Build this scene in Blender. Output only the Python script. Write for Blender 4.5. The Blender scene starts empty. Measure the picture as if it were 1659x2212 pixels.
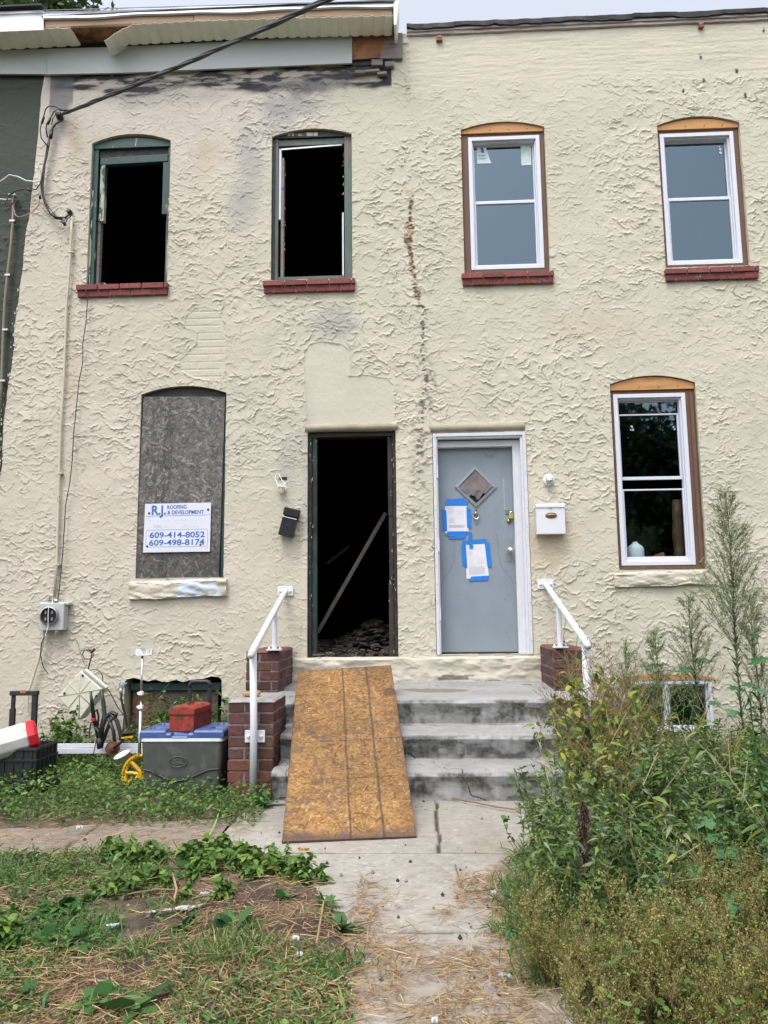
import bpy, math, random
import numpy as np
from mathutils import Vector
rnd = random.Random(7)
rng = np.random.default_rng(11)
SC = bpy.context.scene
COL = SC.collection
R = math.radians

# ---------------------------------------------------------------- camera, sky, sun, exposure
CAM_Y, CAM_H = -7.0, 1.21
PITCH, YAW, ROLL = R(7.50), R(2.614), R(-0.624)
fw = np.array([-math.sin(YAW)*math.cos(PITCH), math.cos(YAW)*math.cos(PITCH), math.sin(PITCH)])
rt = np.cross(fw, [0, 0, 1]); rt /= np.linalg.norm(rt); up = np.cross(rt, fw)
rt, up = rt*math.cos(ROLL)+up*math.sin(ROLL), -rt*math.sin(ROLL)+up*math.cos(ROLL)
cam_d = bpy.data.cameras.new('camera'); cam = bpy.data.objects.new('camera', cam_d); COL.objects.link(cam)
cam_d.sensor_fit = 'VERTICAL'; cam_d.sensor_height = 36.0; cam_d.lens = 36.0*1660/2212
cam_d.clip_start = .05; cam_d.clip_end = 2000
from mathutils import Matrix
cam.matrix_world = Matrix(((rt[0], up[0], -fw[0], 0), (rt[1], up[1], -fw[1], CAM_Y), (rt[2], up[2], -fw[2], CAM_H), (0, 0, 0, 1)))
SC.camera = cam
SUN_EL, SUN_ROT = 64, 205
w = bpy.data.worlds.new('World'); SC.world = w; w.use_nodes = True
nt = w.node_tree; bg = nt.nodes['Background']
sky = nt.nodes.new('ShaderNodeTexSky'); sky.sky_type = 'NISHITA'; sky.sun_disc = False
sky.sun_elevation = R(SUN_EL); sky.sun_rotation = R(SUN_ROT); sky.air_density = 1.0; sky.dust_density = 4.0; sky.ozone_density = 1.0
hs = nt.nodes.new('ShaderNodeHueSaturation'); hs.inputs['Saturation'].default_value = .36; hs.inputs['Value'].default_value = 2.35
nt.links.new(sky.outputs[0], hs.inputs['Color']); nt.links.new(hs.outputs[0], bg.inputs[0]); bg.inputs[1].default_value = .15
sd = bpy.data.lights.new('sun', 'SUN'); sun = bpy.data.objects.new('sun', sd); COL.objects.link(sun)
sd.energy = 1.0; sd.angle = R(12); sd.color = (1, .98, .95)
az = R(SUN_ROT)   # Nishita: rotation 0 = +Y, turning towards +X
sdir = Vector((math.sin(az)*math.cos(R(SUN_EL)), math.cos(az)*math.cos(R(SUN_EL)), math.sin(R(SUN_EL))))
sun.rotation_euler = sdir.to_track_quat('Z', 'Y').to_euler()
SC.view_settings.view_transform = 'Standard'; SC.view_settings.look = 'None'
SC.view_settings.exposure = 0.02; SC.view_settings.gamma = 1.0
SC.render.engine = 'CYCLES'; SC.render.resolution_x, SC.render.resolution_y = 768, 1024

# ---------------------------------------------------------------- measuring: picture points to places on real planes
def ray(px, py):
    return rt*((px-829.5)/1660)+up*(-(py-1106)/1660)+fw
def W(px, py, Y=0.0):
    r = ray(px, py); t = (Y-CAM_Y)/r[1]; return np.array([0, CAM_Y, CAM_H])+r*t
def G(px, py, z=0.0):
    r = ray(px, py); t = (z-CAM_H)/r[2]; return np.array([0, CAM_Y, CAM_H])+r*t
def conv(x0, y0, s): return lambda x, y: (x0+x*s, y0+y*s)
zA = conv(0, 0, .5291); zB = conv(822.9, 0, .504); zC = conv(0, 603.5, .5291); zD = conv(822.9, 603.5, .504)
zE = conv(0, 1261.8, .3968); zF = conv(548.6, 1261.8, .3968); zG = conv(1042.4, 1097.2, .3717)
zH = conv(0, 1645.8, .5291); zI = conv(822.9, 1645.8, .504); zJ = conv(0, 1371.5, .2315); zK = conv(246.9, 1371.5, .2315)
zL = conv(274.3, 1042.4, .1323); zM = conv(932.6, 932.6, .1984); zN = conv(0, 164.6, .2232)
zO = conv(576, 987.5, .2232); zP = conv(1261.8, 795.5, .3101)

# ---------------------------------------------------------------- numpy helpers
_T = np.random.default_rng(3).random((256, 256))
def vnoise(x, y):
    x = np.asarray(x, float); y = np.asarray(y, float)
    xi = np.floor(x).astype(int); yi = np.floor(y).astype(int); fx = x-xi; fy = y-yi
    fx = fx*fx*(3-2*fx); fy = fy*fy*(3-2*fy)
    a = _T[xi & 255, yi & 255]; b = _T[(xi+1) & 255, yi & 255]; c = _T[xi & 255, (yi+1) & 255]; d = _T[(xi+1) & 255, (yi+1) & 255]
    return (a*(1-fx)+b*fx)*(1-fy)+(c*(1-fx)+d*fx)*fy
def fbm(x, y, o=4, s=0.0):
    r = 0; a = .5; t = 0
    for i in range(o):
        r = r+a*vnoise(np.asarray(x)*2**i+s+17.3*i, np.asarray(y)*2**i+s*1.7+9.1*i); t += a; a *= .5
    return r/t
def sstep(a, b, x): t = np.clip((x-a)/(b-a), 0, 1); return t*t*(3-2*t)
def in_poly(X, Y, poly):
    r = np.zeros(X.shape, bool); n = len(poly)
    for i in range(n):
        x1, y1 = poly[i]; x2, y2 = poly[(i+1) % n]
        if y1 == y2: continue
        c = ((y1 > Y) != (y2 > Y)) & (X < (x2-x1)*(Y-y1)/(y2-y1)+x1)
        r ^= c
    return r
def poly_dist(P, poly):
    best = np.full(len(P), 1e9); bp = P.copy(); n = len(poly); poly = np.array(poly)
    for i in range(n):
        a = poly[i]; b = poly[(i+1) % n]; ab = b-a
        t = np.clip(((P-a)@ab)/(ab@ab+1e-12), 0, 1)[:, None]; q = a+ab*t
        d = np.hypot(*(P-q).T); m = d < best; best[m] = d[m]; bp[m] = q[m]
    return best, bp

# ---------------------------------------------------------------- meshes
ORIG = {}
class MB:
    def __init__(s): s.V = []; s.F = []; s.C = []; s.n = 0
    def add(s, v, f, col=None, m=0):
        v = np.asarray(v, float).reshape(-1, 3); s.V.append(v)
        if isinstance(f, np.ndarray): s.F.append((f+s.n, m))
        else:
            for q in f: s.F.append((np.array([q])+s.n, m))
        if col is None: c = np.ones((len(v), 3))
        else: c = np.broadcast_to(np.asarray(col, float), (len(v), 3))
        s.C.append(c); s.n += len(v); return s
    def box(s, a, b, col=None, m=0, rot=None, piv=None):
        a = np.minimum(a, b); b2 = np.maximum(a, b)
        a, b = np.array(a, float), np.array(b2, float)
        v = np.array([[(a, b)[i][0], (a, b)[j][1], (a, b)[k][2]] for i in (0, 1) for j in (0, 1) for k in (0, 1)])
        if rot is not None:
            p = (a+b)/2 if piv is None else np.array(piv); v = (v-p)@np.array(rot).T+p
        return s.add(v, np.array([[0, 1, 3, 2], [4, 6, 7, 5], [0, 4, 5, 1], [2, 3, 7, 6], [0, 2, 6, 4], [1, 5, 7, 3]]), col, m)
    def bx(s, c, d, **k): c = np.array(c, float); d = np.array(d, float)/2; return s.box(c-d, c+d, **k)
    def tube(s, pts, r, n=8, col=None, m=0, cap=True):
        P = np.array(pts, float); k = len(P); rr = np.broadcast_to(np.asarray(r, float), (k,))
        T = np.gradient(P, axis=0); T /= np.linalg.norm(T, axis=1)[:, None]+1e-12
        ref = np.array([0, 0, 1.]) if abs(T[0][2]) < .9 else np.array([1., 0, 0]); N = np.cross(T[0], ref); N /= np.linalg.norm(N)
        A = np.linspace(0, 2*np.pi, n, endpoint=False); vs = []
        for i in range(k):
            N = N-T[i]*(N@T[i]); N /= np.linalg.norm(N)+1e-12; B = np.cross(T[i], N)
            vs.append(P[i]+rr[i]*(np.cos(A)[:, None]*N+np.sin(A)[:, None]*B))
        i = np.arange(k-1)[:, None]*n; j = np.arange(n)[None]; j2 = (j+1) % n
        f = np.stack([i+j, i+j2, i+n+j2, i+n+j], -1).reshape(-1, 4)
        c0 = col
        if col is not None and np.ndim(col) == 2: c0 = np.repeat(col, n, axis=0)
        s.add(np.vstack(vs), f, c0, m)
        if cap:
            s.F.append((np.array([list(range(n))[::-1]])+s.n-k*n, m)); s.F.append((np.array([list(range(n))])+s.n-n, m))
        return s
    def lathe(s, c, prof, axis=(0, 0, 1), n=20, col=None, m=0):
        ax = np.array(axis, float); ax /= np.linalg.norm(ax)
        ref = np.array([1., 0, 0]) if abs(ax[0]) < .9 else np.array([0, 0, 1.]); u = np.cross(ax, ref); u /= np.linalg.norm(u); w_ = np.cross(ax, u)
        A = np.linspace(0, 2*np.pi, n, endpoint=False); vs = []
        for r, h in prof: vs.append(np.array(c)+ax*h+r*(np.cos(A)[:, None]*u+np.sin(A)[:, None]*w_))
        k = len(prof); i = np.arange(k-1)[:, None]*n; j = np.arange(n)[None]; j2 = (j+1) % n
        s.add(np.vstack(vs), np.stack([i+j, i+j2, i+n+j2, i+n+j], -1).reshape(-1, 4), col, m)
        s.F.append((np.array([list(range(n))[::-1]])+s.n-k*n, m)); s.F.append((np.array([list(range(n))])+s.n-n, m)); return s
    def prism(s, poly, y0, y1, col=None, m=0):     # poly in (x,z), pulled from y0 to y1
        n = len(poly); v = [(x, y0, z) for x, z in poly]+[(x, y1, z) for x, z in poly]
        f = [list(range(n)), [n+i for i in range(n)][::-1]]+[[i, n+i, n+(i+1) % n, (i+1) % n] for i in range(n)]
        return s.add(v, f, col, m)
    def grid(s, P, col=None, m=0, keep=None):      # P (a,b,3)
        a, b = P.shape[:2]; i = np.arange(a-1)[:, None]*b; j = np.arange(b-1)[None]
        f = np.stack([i+j, i+j+1, i+b+j+1, i+b+j], -1).reshape(-1, 4)
        if keep is not None: f = f[keep.reshape(-1)]
        return s.add(P.reshape(-1, 3), f, None if col is None else col.reshape(-1, 3), m)
    def each(s, name, mats, parent, **k):     # every loose piece becomes an object of its own
        for (v, c), fs in zip(s.pieces(), s.pf()):
            q = MB(); q.V = [v]; q.C = [c]; q.F = fs; q.n = len(v); q.build(name, mats, parent, **k)
    def pieces(s): return list(zip(s.V, s.C))
    def pf(s):
        ends = np.cumsum([len(v) for v in s.V]); out = [[] for _ in s.V]
        for f, m in s.F:
            i = int(np.searchsorted(ends, f.min(), side='right')); out[i].append((f-(ends[i-1] if i else 0), m))
        return out
    def build(s, name, mats, parent=None, smooth=False, bevel=0, origin=None):
        if not isinstance(mats, (list, tuple)): mats = [mats]
        V = np.vstack(s.V); C = np.vstack(s.C)
        o3 = np.array(ORIG.get(parent.name, (0, 0, 0)) if parent else (origin if origin is not None else (0, 0, 0)), float)
        me = bpy.data.meshes.new(name); me.vertices.add(len(V)); me.vertices.foreach_set('co', (V-o3).astype('f').ravel())
        li = np.concatenate([f.ravel() for f, m in s.F]).astype('i'); tot = np.concatenate([np.full(len(f), f.shape[1]) for f, m in s.F])
        mi = np.concatenate([np.full(len(f), m) for f, m in s.F]).astype('i')
        me.loops.add(len(li)); me.loops.foreach_set('vertex_index', li)
        me.polygons.add(len(tot)); me.polygons.foreach_set('loop_start', np.concatenate([[0], np.cumsum(tot)[:-1]]).astype('i'))
        me.polygons.foreach_set('material_index', mi); me.update(calc_edges=True)
        at = me.color_attributes.new('Col', 'FLOAT_COLOR', 'POINT'); at.data.foreach_set('color', np.hstack([C, np.ones((len(C), 1))]).astype('f').ravel())
        me.polygons.foreach_set('use_smooth', np.full(len(tot), bool(smooth)))
        for m in mats: me.materials.append(m)
        me.validate(); o = bpy.data.objects.new(name, me); COL.objects.link(o)
        if parent: o.parent = parent
        elif origin is not None: o.location = origin
        ORIG[o.name] = tuple(o3)
        if bevel:
            b = o.modifiers.new('Bevel', 'BEVEL'); b.width = bevel; b.segments = 2; b.limit_method = 'ANGLE'; b.angle_limit = R(35)
        return o
def tag(o, label=None, cat=None, group=None, kind=None):
    if label: o['label'] = label
    if cat: o['category'] = cat
    if group: o['group'] = group
    if kind: o['kind'] = kind
    return o
def thing(name, label, cat, loc=(0, 0, 0), group=None):
    o = bpy.data.objects.new(name, None); COL.objects.link(o); o.location = loc; o.empty_display_size = .1
    ORIG[o.name] = tuple(loc); return tag(o, label, cat, group)
def dup(root, loc, rz, sc, label=None):
    r = root.copy(); COL.objects.link(r); r.location = loc; r.rotation_euler = (0, 0, rz); r.scale = (sc, sc, sc)
    if label: r['label'] = label
    for ch in list(root.children):
        c = ch.copy(); COL.objects.link(c); c.parent = r
        for g in list(ch.children):
            d = g.copy(); COL.objects.link(d); d.parent = c
    return r
def rotm(ax, a):
    return np.array(Matrix.Rotation(a, 3, Vector(ax)))
def text_mb(mb, txt, origin, right, upv, height, sx=1.0, depth=.0015, col=None, m=0, bold=0.0, align='LEFT'):
    cu = bpy.data.curves.new('lettering', 'FONT'); cu.body = txt; cu.size = 1; cu.extrude = 0; cu.offset = bold; cu.align_x = align; cu.resolution_u = 3
    ob = bpy.data.objects.new('lettering', cu); COL.objects.link(ob)
    me = bpy.data.meshes.new_from_object(ob.evaluated_get(bpy.context.evaluated_depsgraph_get()))
    V = np.array([v.co[:] for v in me.vertices]); F = [list(p.vertices) for p in me.polygons]
    bpy.data.objects.remove(ob); bpy.data.curves.remove(cu); bpy.data.meshes.remove(me)
    right = np.array(right, float); upv = np.array(upv, float); nrm = np.cross(right, upv)
    s_ = height/.72
    P = np.array(origin)+V[:, :1]*s_*sx*right+V[:, 1:2]*s_*upv+nrm*depth
    if len(F): mb.add(P, F, col, m)

# ---------------------------------------------------------------- materials
MATS = {}
def mat(name, col=(.5, .5, .5), rough=.7, metal=0, var=.15, vs=8, bump=0, bs=60, attr=False, col2=None, c2s=6, c2t=(.5, .6), stretch=None, trans=0, spec=.5, grime=0):
    m = bpy.data.materials.new(name); m.use_nodes = True; n = m.node_tree; p = n.nodes['Principled BSDF']; MATS[name] = m
    p.inputs['Roughness'].default_value = rough; p.inputs['Metallic'].default_value = metal; p.inputs['Specular IOR Level'].default_value = spec
    tc = n.nodes.new('ShaderNodeNewGeometry') if attr != 'obj' else n.nodes.new('ShaderNodeTexCoord')
    co = tc.outputs['Position']
    if stretch:
        mp = n.nodes.new('ShaderNodeMapping'); mp.inputs['Scale'].default_value = stretch; n.links.new(co, mp.inputs[0]); co = mp.outputs[0]
    if attr:
        a = n.nodes.new('ShaderNodeAttribute'); a.attribute_name = 'Col'; src = a.outputs['Color']
    else:
        a = n.nodes.new('ShaderNodeRGB'); a.outputs[0].default_value = (*col, 1); src = a.outputs[0]
    if col2:
        nz = n.nodes.new('ShaderNodeTexNoise'); nz.inputs['Scale'].default_value = c2s; nz.inputs['Detail'].default_value = 6; nz.inputs['Roughness'].default_value = .65; n.links.new(co, nz.inputs['Vector'])
        mr = n.nodes.new('ShaderNodeMapRange'); mr.inputs[1].default_value, mr.inputs[2].default_value = c2t; n.links.new(nz.outputs[0], mr.inputs[0])
        mx = n.nodes.new('ShaderNodeMix'); mx.data_type = 'RGBA'; n.links.new(mr.outputs[0], mx.inputs[0]); n.links.new(src, mx.inputs[6]); mx.inputs[7].default_value = (*col2, 1); src = mx.outputs[2]
    if var:
        nz = n.nodes.new('ShaderNodeTexNoise'); nz.inputs['Scale'].default_value = vs; nz.inputs['Detail'].default_value = 7; nz.inputs['Roughness'].default_value = .6; n.links.new(co, nz.inputs['Vector'])
        mr = n.nodes.new('ShaderNodeMapRange'); mr.inputs[1].default_value = .3; mr.inputs[2].default_value = .7; mr.inputs[3].default_value = 1-var; mr.inputs[4].default_value = 1+var; n.links.new(nz.outputs[0], mr.inputs[0])
        vm = n.nodes.new('ShaderNodeVectorMath'); vm.operation = 'SCALE'; n.links.new(src, vm.inputs[0]); n.links.new(mr.outputs[0], vm.inputs['Scale']); src = vm.outputs[0]
        rr = n.nodes.new('ShaderNodeMapRange'); rr.inputs[3].default_value = max(.03, rough-.1); rr.inputs[4].default_value = min(1, rough+.1); n.links.new(nz.outputs[0], rr.inputs[0]); n.links.new(rr.outputs[0], p.inputs['Roughness'])
    n.links.new(src, p.inputs['Base Color'])
    if bump:
        nz = n.nodes.new('ShaderNodeTexNoise'); nz.inputs['Scale'].default_value = bs; nz.inputs['Detail'].default_value = 5; n.links.new(co, nz.inputs['Vector'])
        bp = n.nodes.new('ShaderNodeBump'); bp.inputs['Strength'].default_value = 1; bp.inputs['Distance'].default_value = bump; n.links.new(nz.outputs[0], bp.inputs['Height']); n.links.new(bp.outputs[0], p.inputs['Normal'])
    if trans:
        tr = n.nodes.new('ShaderNodeBsdfTranslucent'); n.links.new(src, tr.inputs[0]); ms = n.nodes.new('ShaderNodeMixShader'); ms.inputs[0].default_value = trans
        n.links.new(p.outputs[0], ms.inputs[1]); n.links.new(tr.outputs[0], ms.inputs[2]); n.links.new(ms.outputs[0], n.nodes['Material Output'].inputs[0])
    return m
M_stucco = mat('cream_stucco', attr=True, rough=.85, var=.05, vs=3, bump=.0016, bs=70)
M_green = mat('green_stucco', attr=True, rough=.8, var=.12, vs=3, bump=.002, bs=70)
M_vc = mat('weathered_board', attr=True, rough=.75, var=.08, vs=20, bump=.0006, bs=250)
M_brick = mat('red_brick', attr=True, rough=.88, var=.34, vs=38, bump=.004, bs=110, col2=(.24, .19, .18), c2s=16, c2t=(.6, .78))
M_conc = mat('old_concrete', attr=True, rough=.9, var=.12, vs=14, bump=.0018, bs=120)
M_soil = mat('soil', attr=True, rough=.95, var=.25, vs=30, bump=.004, bs=110)
M_leaf = mat('leaf_green', attr=True, rough=.55, var=.0, trans=.25, spec=.35)
M_stem = mat('plant_stem', attr=True, rough=.75, var=0)
M_straw = mat('dry_straw', attr=True, rough=.8, var=0, trans=.1)
M_wpaint = mat('white_paint', (.6, .61, .66), rough=.45, var=.05, vs=25, col2=(.42, .4, .38), c2s=18, c2t=(.66, .7), bump=.0008, bs=60)
M_vinyl = mat('white_vinyl', (.62, .64, .72), rough=.4, var=.04, vs=20)
M_rail = mat('white_rail_paint', (.66, .67, .72), rough=.4, var=.04, vs=25, col2=(.12, .08, .07), c2s=30, c2t=(.74, .76))
M_brown = mat('brown_trim_paint', (.125, .066, .045), rough=.7, var=.2, vs=20, col2=(.28, .2, .15), c2s=25, c2t=(.66, .72), stretch=(1, 1, .3), bump=.001)
M_cedar = mat('new_cedar', (.47, .235, .085), rough=.65, var=.2, vs=14, stretch=(.25, 1, 2.5), col2=(.3, .13, .045), c2s=8, c2t=(.58, .75))
M_rawwood = mat('raw_lumber', (.5, .34, .23), rough=.7, var=.18, vs=12, stretch=(.12, 1, 2.2), col2=(.27, .15, .09), c2s=6, c2t=(.6, .72))
M_plydark = mat('stained_plywood', (.27, .12, .05), rough=.75, var=.3, vs=7, col2=(.08, .04, .025), c2s=4, c2t=(.5, .62))
M_greywood = mat('weathered_grey_wood', (.2, .175, .165), rough=.85, var=.25, vs=12, stretch=(.4, 1, 3), col2=(.06, .05, .05), c2s=9, c2t=(.6, .7))
M_char = mat('charred_wood', (.018, .016, .017), rough=.7, var=.4, vs=30, bump=.006, bs=70, col2=(.05, .05, .055), c2s=22, c2t=(.55, .7))
M_pgreen = mat('peeling_green_paint', (.014, .052, .05), rough=.55, var=.3, vs=14, col2=(.33, .33, .25), c2s=11, c2t=(.63, .655), stretch=(1.4, 1, .35), bump=.0015, bs=40)
M_pgreen2 = mat('faded_green_paint', (.07, .115, .1), rough=.65, var=.3, vs=14, col2=(.13, .1, .09), c2s=9, c2t=(.5, .6), stretch=(1.4, 1, .3), bump=.0015, bs=40)
M_peelwhite = mat('flaking_cream_paint', (.4, .4, .31), rough=.7, var=.25, vs=18, col2=(.02, .06, .055), c2s=14, c2t=(.5, .54), stretch=(1.4, 1, .4), bump=.001)
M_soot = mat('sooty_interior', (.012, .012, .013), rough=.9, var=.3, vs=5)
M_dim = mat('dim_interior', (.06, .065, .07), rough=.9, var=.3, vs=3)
M_frieze = mat('grey_frieze_metal', (.40, .435, .43), rough=.5, var=.07, vs=3, stretch=(.4, 1, 2))
M_soffit = mat('cream_vinyl_soffit', (.8, .79, .7), rough=.5, var=.07, vs=5)
M_fascia = mat('white_fascia_metal', (.6, .65, .76), rough=.4, var=.05, vs=4)
M_tar = mat('black_roofing', (.018, .019, .021), rough=.6, var=.4, vs=12, bump=.004)
M_shingle = mat('dark_shingles', (.05, .052, .055), rough=.9, var=.3, vs=20, bump=.004)
M_oldtrim = mat('old_flaking_trim', (.38, .33, .32), rough=.85, var=.2, vs=16, stretch=(.15, 1, 3), col2=(.2, .13, .1), c2s=9, c2t=(.52, .66), bump=.004, bs=40)
M_black = mat('black_rubber', (.018, .018, .02), rough=.5, var=.2, vs=15)
M_wire = mat('cable_sheath', (.017, .016, .02), rough=.45, var=.2, vs=15)
M_blackmet = mat('black_painted_metal', (.012, .013, .016), rough=.35, var=.25, vs=25, col2=(.05, .03, .02), c2s=20, c2t=(.64, .7))
M_steel = mat('dull_steel', (.42, .42, .42), rough=.3, metal=.9, var=.15, vs=25)
M_chrome = mat('chrome', (.6, .6, .6), rough=.14, metal=1, var=.05)
M_galv = mat('galvanised_box', (.45, .47, .47), rough=.45, metal=.2, var=.15, vs=15, col2=(.25, .24, .22), c2s=12, c2t=(.6, .75))
M_conduit = mat('cream_painted_conduit', (.52, .49, .38), rough=.6, var=.1, vs=8, col2=(.25, .22, .18), c2s=9, c2t=(.66, .72))
M_conduit2 = mat('tan_conduit', (.2, .17, .12), rough=.5, var=.15, vs=8)
M_doorgrey = mat('grey_door_paint', (.22, .26, .305), rough=.42, var=.06, vs=6, col2=(.16, .18, .2), c2s=16, c2t=(.66, .74), stretch=(1, 1, .6))
M_cloth = mat('grey_brown_cloth', (.17, .145, .15), rough=.9, var=.15, vs=20)
M_tape = mat('blue_masking_tape', (.01, .17, .58), rough=.55, var=.12, vs=30)
M_paper = mat('white_paper', (.66, .66, .72), rough=.7, var=.04, vs=10)
M_ink = mat('print_ink', (.12, .12, .15), rough=.8, var=0)
M_faint = mat('faded_print', (.52, .5, .54), rough=.8, var=0)
M_pink = mat('faded_red_print', (.62, .36, .38), rough=.8, var=.3, vs=60)
M_blueink = mat('sign_blue', (.04, .13, .42), rough=.6, var=.12, vs=40)
M_sign = mat('sign_white', (.63, .65, .74), rough=.5, var=.03, vs=8)
M_rust = mat('rusty_metal', (.1, .035, .02), rough=.8, var=.3, vs=40)
M_brass = mat('aged_brass', (.27, .21, .12), rough=.35, metal=.85, var=.2, vs=30)
M_mailw = mat('white_enamel', (.66, .66, .72), rough=.35, var=.03, vs=8)
M_ceramic = mat('old_socket_cream', (.6, .57, .48), rough=.5, var=.1, vs=30)
M_graypl = mat('grey_cooler_plastic', (.07, .075, .073), rough=.5, var=.16, vs=12, col2=(.17, .165, .15), c2s=9, c2t=(.56, .8), bump=.0004)
M_bluepl = mat('blue_lid_plastic', (.05, .09, .25), rough=.45, var=.18, vs=16, col2=(.17, .15, .13), c2s=11, c2t=(.58, .74))
M_whitepl = mat('white_plastic', (.72, .73, .77), rough=.4, var=.06, vs=12)
M_dirtypl = mat('dirty_white_plastic', (.58, .57, .55), rough=.5, var=.15, vs=9, col2=(.36, .3, .22), c2s=7, c2t=(.56, .7))
M_redpl = mat('red_plastic', (.55, .012, .03), rough=.4, var=.1, vs=10)
M_toolred = mat('rusty_red_toolbox', (.27, .025, .014), rough=.6, var=.3, vs=22, col2=(.075, .035, .025), c2s=34, c2t=(.5, .58), bump=.0008)
M_yellow = mat('yellow_plastic', (.62, .36, .01), rough=.4, var=.1, vs=20)
M_bluebr = mat('bright_blue_plastic', (.02, .1, .5), rough=.4, var=.1, vs=20)
M_beigepl = mat('beige_plastic', (.60, .59, .49), rough=.5, var=.08, vs=8, col2=(.4, .37, .28), c2s=6, c2t=(.6, .75))
M_darkpl = mat('dark_green_black_plastic', (.010, .015, .016), rough=.5, var=.2, vs=20)
M_foliage = mat('tree_foliage', attr=True, rough=.6, var=0, trans=.25)
M_bark = mat('bark', (.07, .05, .035), rough=.9, var=.3, vs=9, bump=.01, bs=20)
M_rubble = mat('burnt_rubble', attr=True, rough=.9, var=.3, vs=40)
M_jug = mat('milky_plastic', (.8, .86, .9), rough=.4, var=.05)
def glass_mat():
    m = bpy.data.materials.new('window_glass'); m.use_nodes = True; n = m.node_tree; n.nodes.remove(n.nodes['Principled BSDF'])
    gl = n.nodes.new('ShaderNodeBsdfGlossy'); gl.inputs['Roughness'].default_value = .02; gl.inputs[0].default_value = (.62, .84, 1, 1)
    tr = n.nodes.new('ShaderNodeBsdfTransparent'); tr.inputs[0].default_value = (.86, .9, .9, 1)
    fr = n.nodes.new('ShaderNodeFresnel'); fr.inputs[0].default_value = 2.25
    ms = n.nodes.new('ShaderNodeMixShader'); ge = n.nodes.new('ShaderNodeNewGeometry'); iv = n.nodes.new('ShaderNodeMath'); iv.operation = 'SUBTRACT'; iv.inputs[0].default_value = 1; n.links.new(ge.outputs['Backfacing'], iv.inputs[1]); mu = n.nodes.new('ShaderNodeMath'); mu.operation = 'MULTIPLY'; n.links.new(fr.outputs[0], mu.inputs[0]); n.links.new(iv.outputs[0], mu.inputs[1]); n.links.new(mu.outputs[0], ms.inputs[0]); n.links.new(tr.outputs[0], ms.inputs[1]); n.links.new(gl.outputs[0], ms.inputs[2])
    n.links.new(ms.outputs[0], n.nodes['Material Output'].inputs[0]); return m
M_glass = glass_mat()
# ---------------------------------------------------------------- the houses: one stucco relief, cut into two walls
def arch_poly(xl, xr, z0, zs, rise, n=9):
    p = [(xl, z0), (xr, z0)]
    for i in range(n+1):
        t = i/n; p.append((xr+(xl-xr)*t, zs+rise*4*t*(1-t)))
    return p
OP = {
 'w1': arch_poly(-3.2, -2.405, 4.40, 5.90, .085), 'w2': arch_poly(-1.388, -.6, 4.405, 5.895, .07),
 'w3': arch_poly(.474, 1.282, 4.41, 5.89, .07), 'w4': arch_poly(2.363, 3.142, 4.41, 5.855, .08),
 'w5': arch_poly(-2.622, -1.803, 1.555, 3.30, .075), 'w6': arch_poly(1.787, 2.563, 1.575, 3.29, .075),
 'd1': [(-1.028, .80), (-.205, .80), (-.205, 2.9), (-1.028, 2.91)],
 'd2': [(.135, .835), (1.0, .835), (1.0, 2.855), (.135, 2.865)],
 'b2': [(1.755, .12), (2.54, .12), (2.54, .60), (2.2, .645), (1.765, .60)],
}
b1 = [(-2.69, .0), (-1.80, .0), (-1.80, .63)]
for i in range(14):
    t = i/13; b1.append((-1.83-.84*t, .655-.035*math.sin(t*3.1)*(t > .2)+.012*math.sin(i*2.3)))
OP['b1'] = b1+[(-2.69, .62)]
SPLIT = -.02
X0, X1, Z0, Z1 = -4.15, 4.3, -.1, 7.06
CS = .0064
gx = np.arange(X0, X1, CS); gz = np.arange(Z0, Z1, CS)
GX, GZ = np.meshgrid(gx, gz)          # rows z
H = np.zeros_like(GX)
# regions where the render coat is smooth
def Wp(pts): return [tuple(W(*p)[[0, 2]]) for p in pts]
patch1 = Wp([zC(*p) for p in [(1250, 603), (1240, 400), (1236, 300), (1262, 262), (1310, 250), (1400, 262), (1432, 290), (1432, 350), (1425, 392), (1500, 388), (1580, 400), (1612, 430), (1614, 600)]])
patch2 = Wp([zC(*p) for p in [(750, 200), (755, 150), (790, 115), (840, 108), (890, 125), (915, 160), (925, 210), (925, 370), (900, 420), (800, 410), (735, 380), (730, 330), (800, 260), (795, 210)]])
def feather(poly, r=.02):
    x0 = min(p[0] for p in poly)-.1; x1 = max(p[0] for p in poly)+.1; z0 = min(p[1] for p in poly)-.1; z1 = max(p[1] for p in poly)+.1
    i0, i1 = np.searchsorted(gz, (z0, z1)); j0, j1 = np.searchsorted(gx, (x0, x1)); m = np.zeros_like(GX)
    XX, ZZ = GX[i0:i1, j0:j1], GZ[i0:i1, j0:j1]; wx = XX+.02*(fbm(XX*9, ZZ*9)-.5); wz = ZZ+.02*(fbm(XX*9+50, ZZ*9)-.5)
    ins = in_poly(wx, wz, poly); d = poly_dist(np.stack([wx.ravel(), wz.ravel()], 1), poly)[0].reshape(XX.shape)
    m[i0:i1, j0:j1] = np.where(ins, np.clip(d/r, 0, 1), 0); return m
mp1 = feather(patch1); mp2 = feather(patch2)
roofz = 6.985+.02*np.sin(gx*3)
topband = sstep(6.28, 6.42, GZ+.12*(fbm(GX*4, GZ*4)-.5))*(GX > -.02)
rough = (1-.93*mp1)*(1-.8*mp2)*(1-.8*topband)
calm = sstep(.36, .62, fbm(GX*1.9, GZ*1.9, 4, 5.0))      # quieter and busier stretches of trowelling
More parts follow.
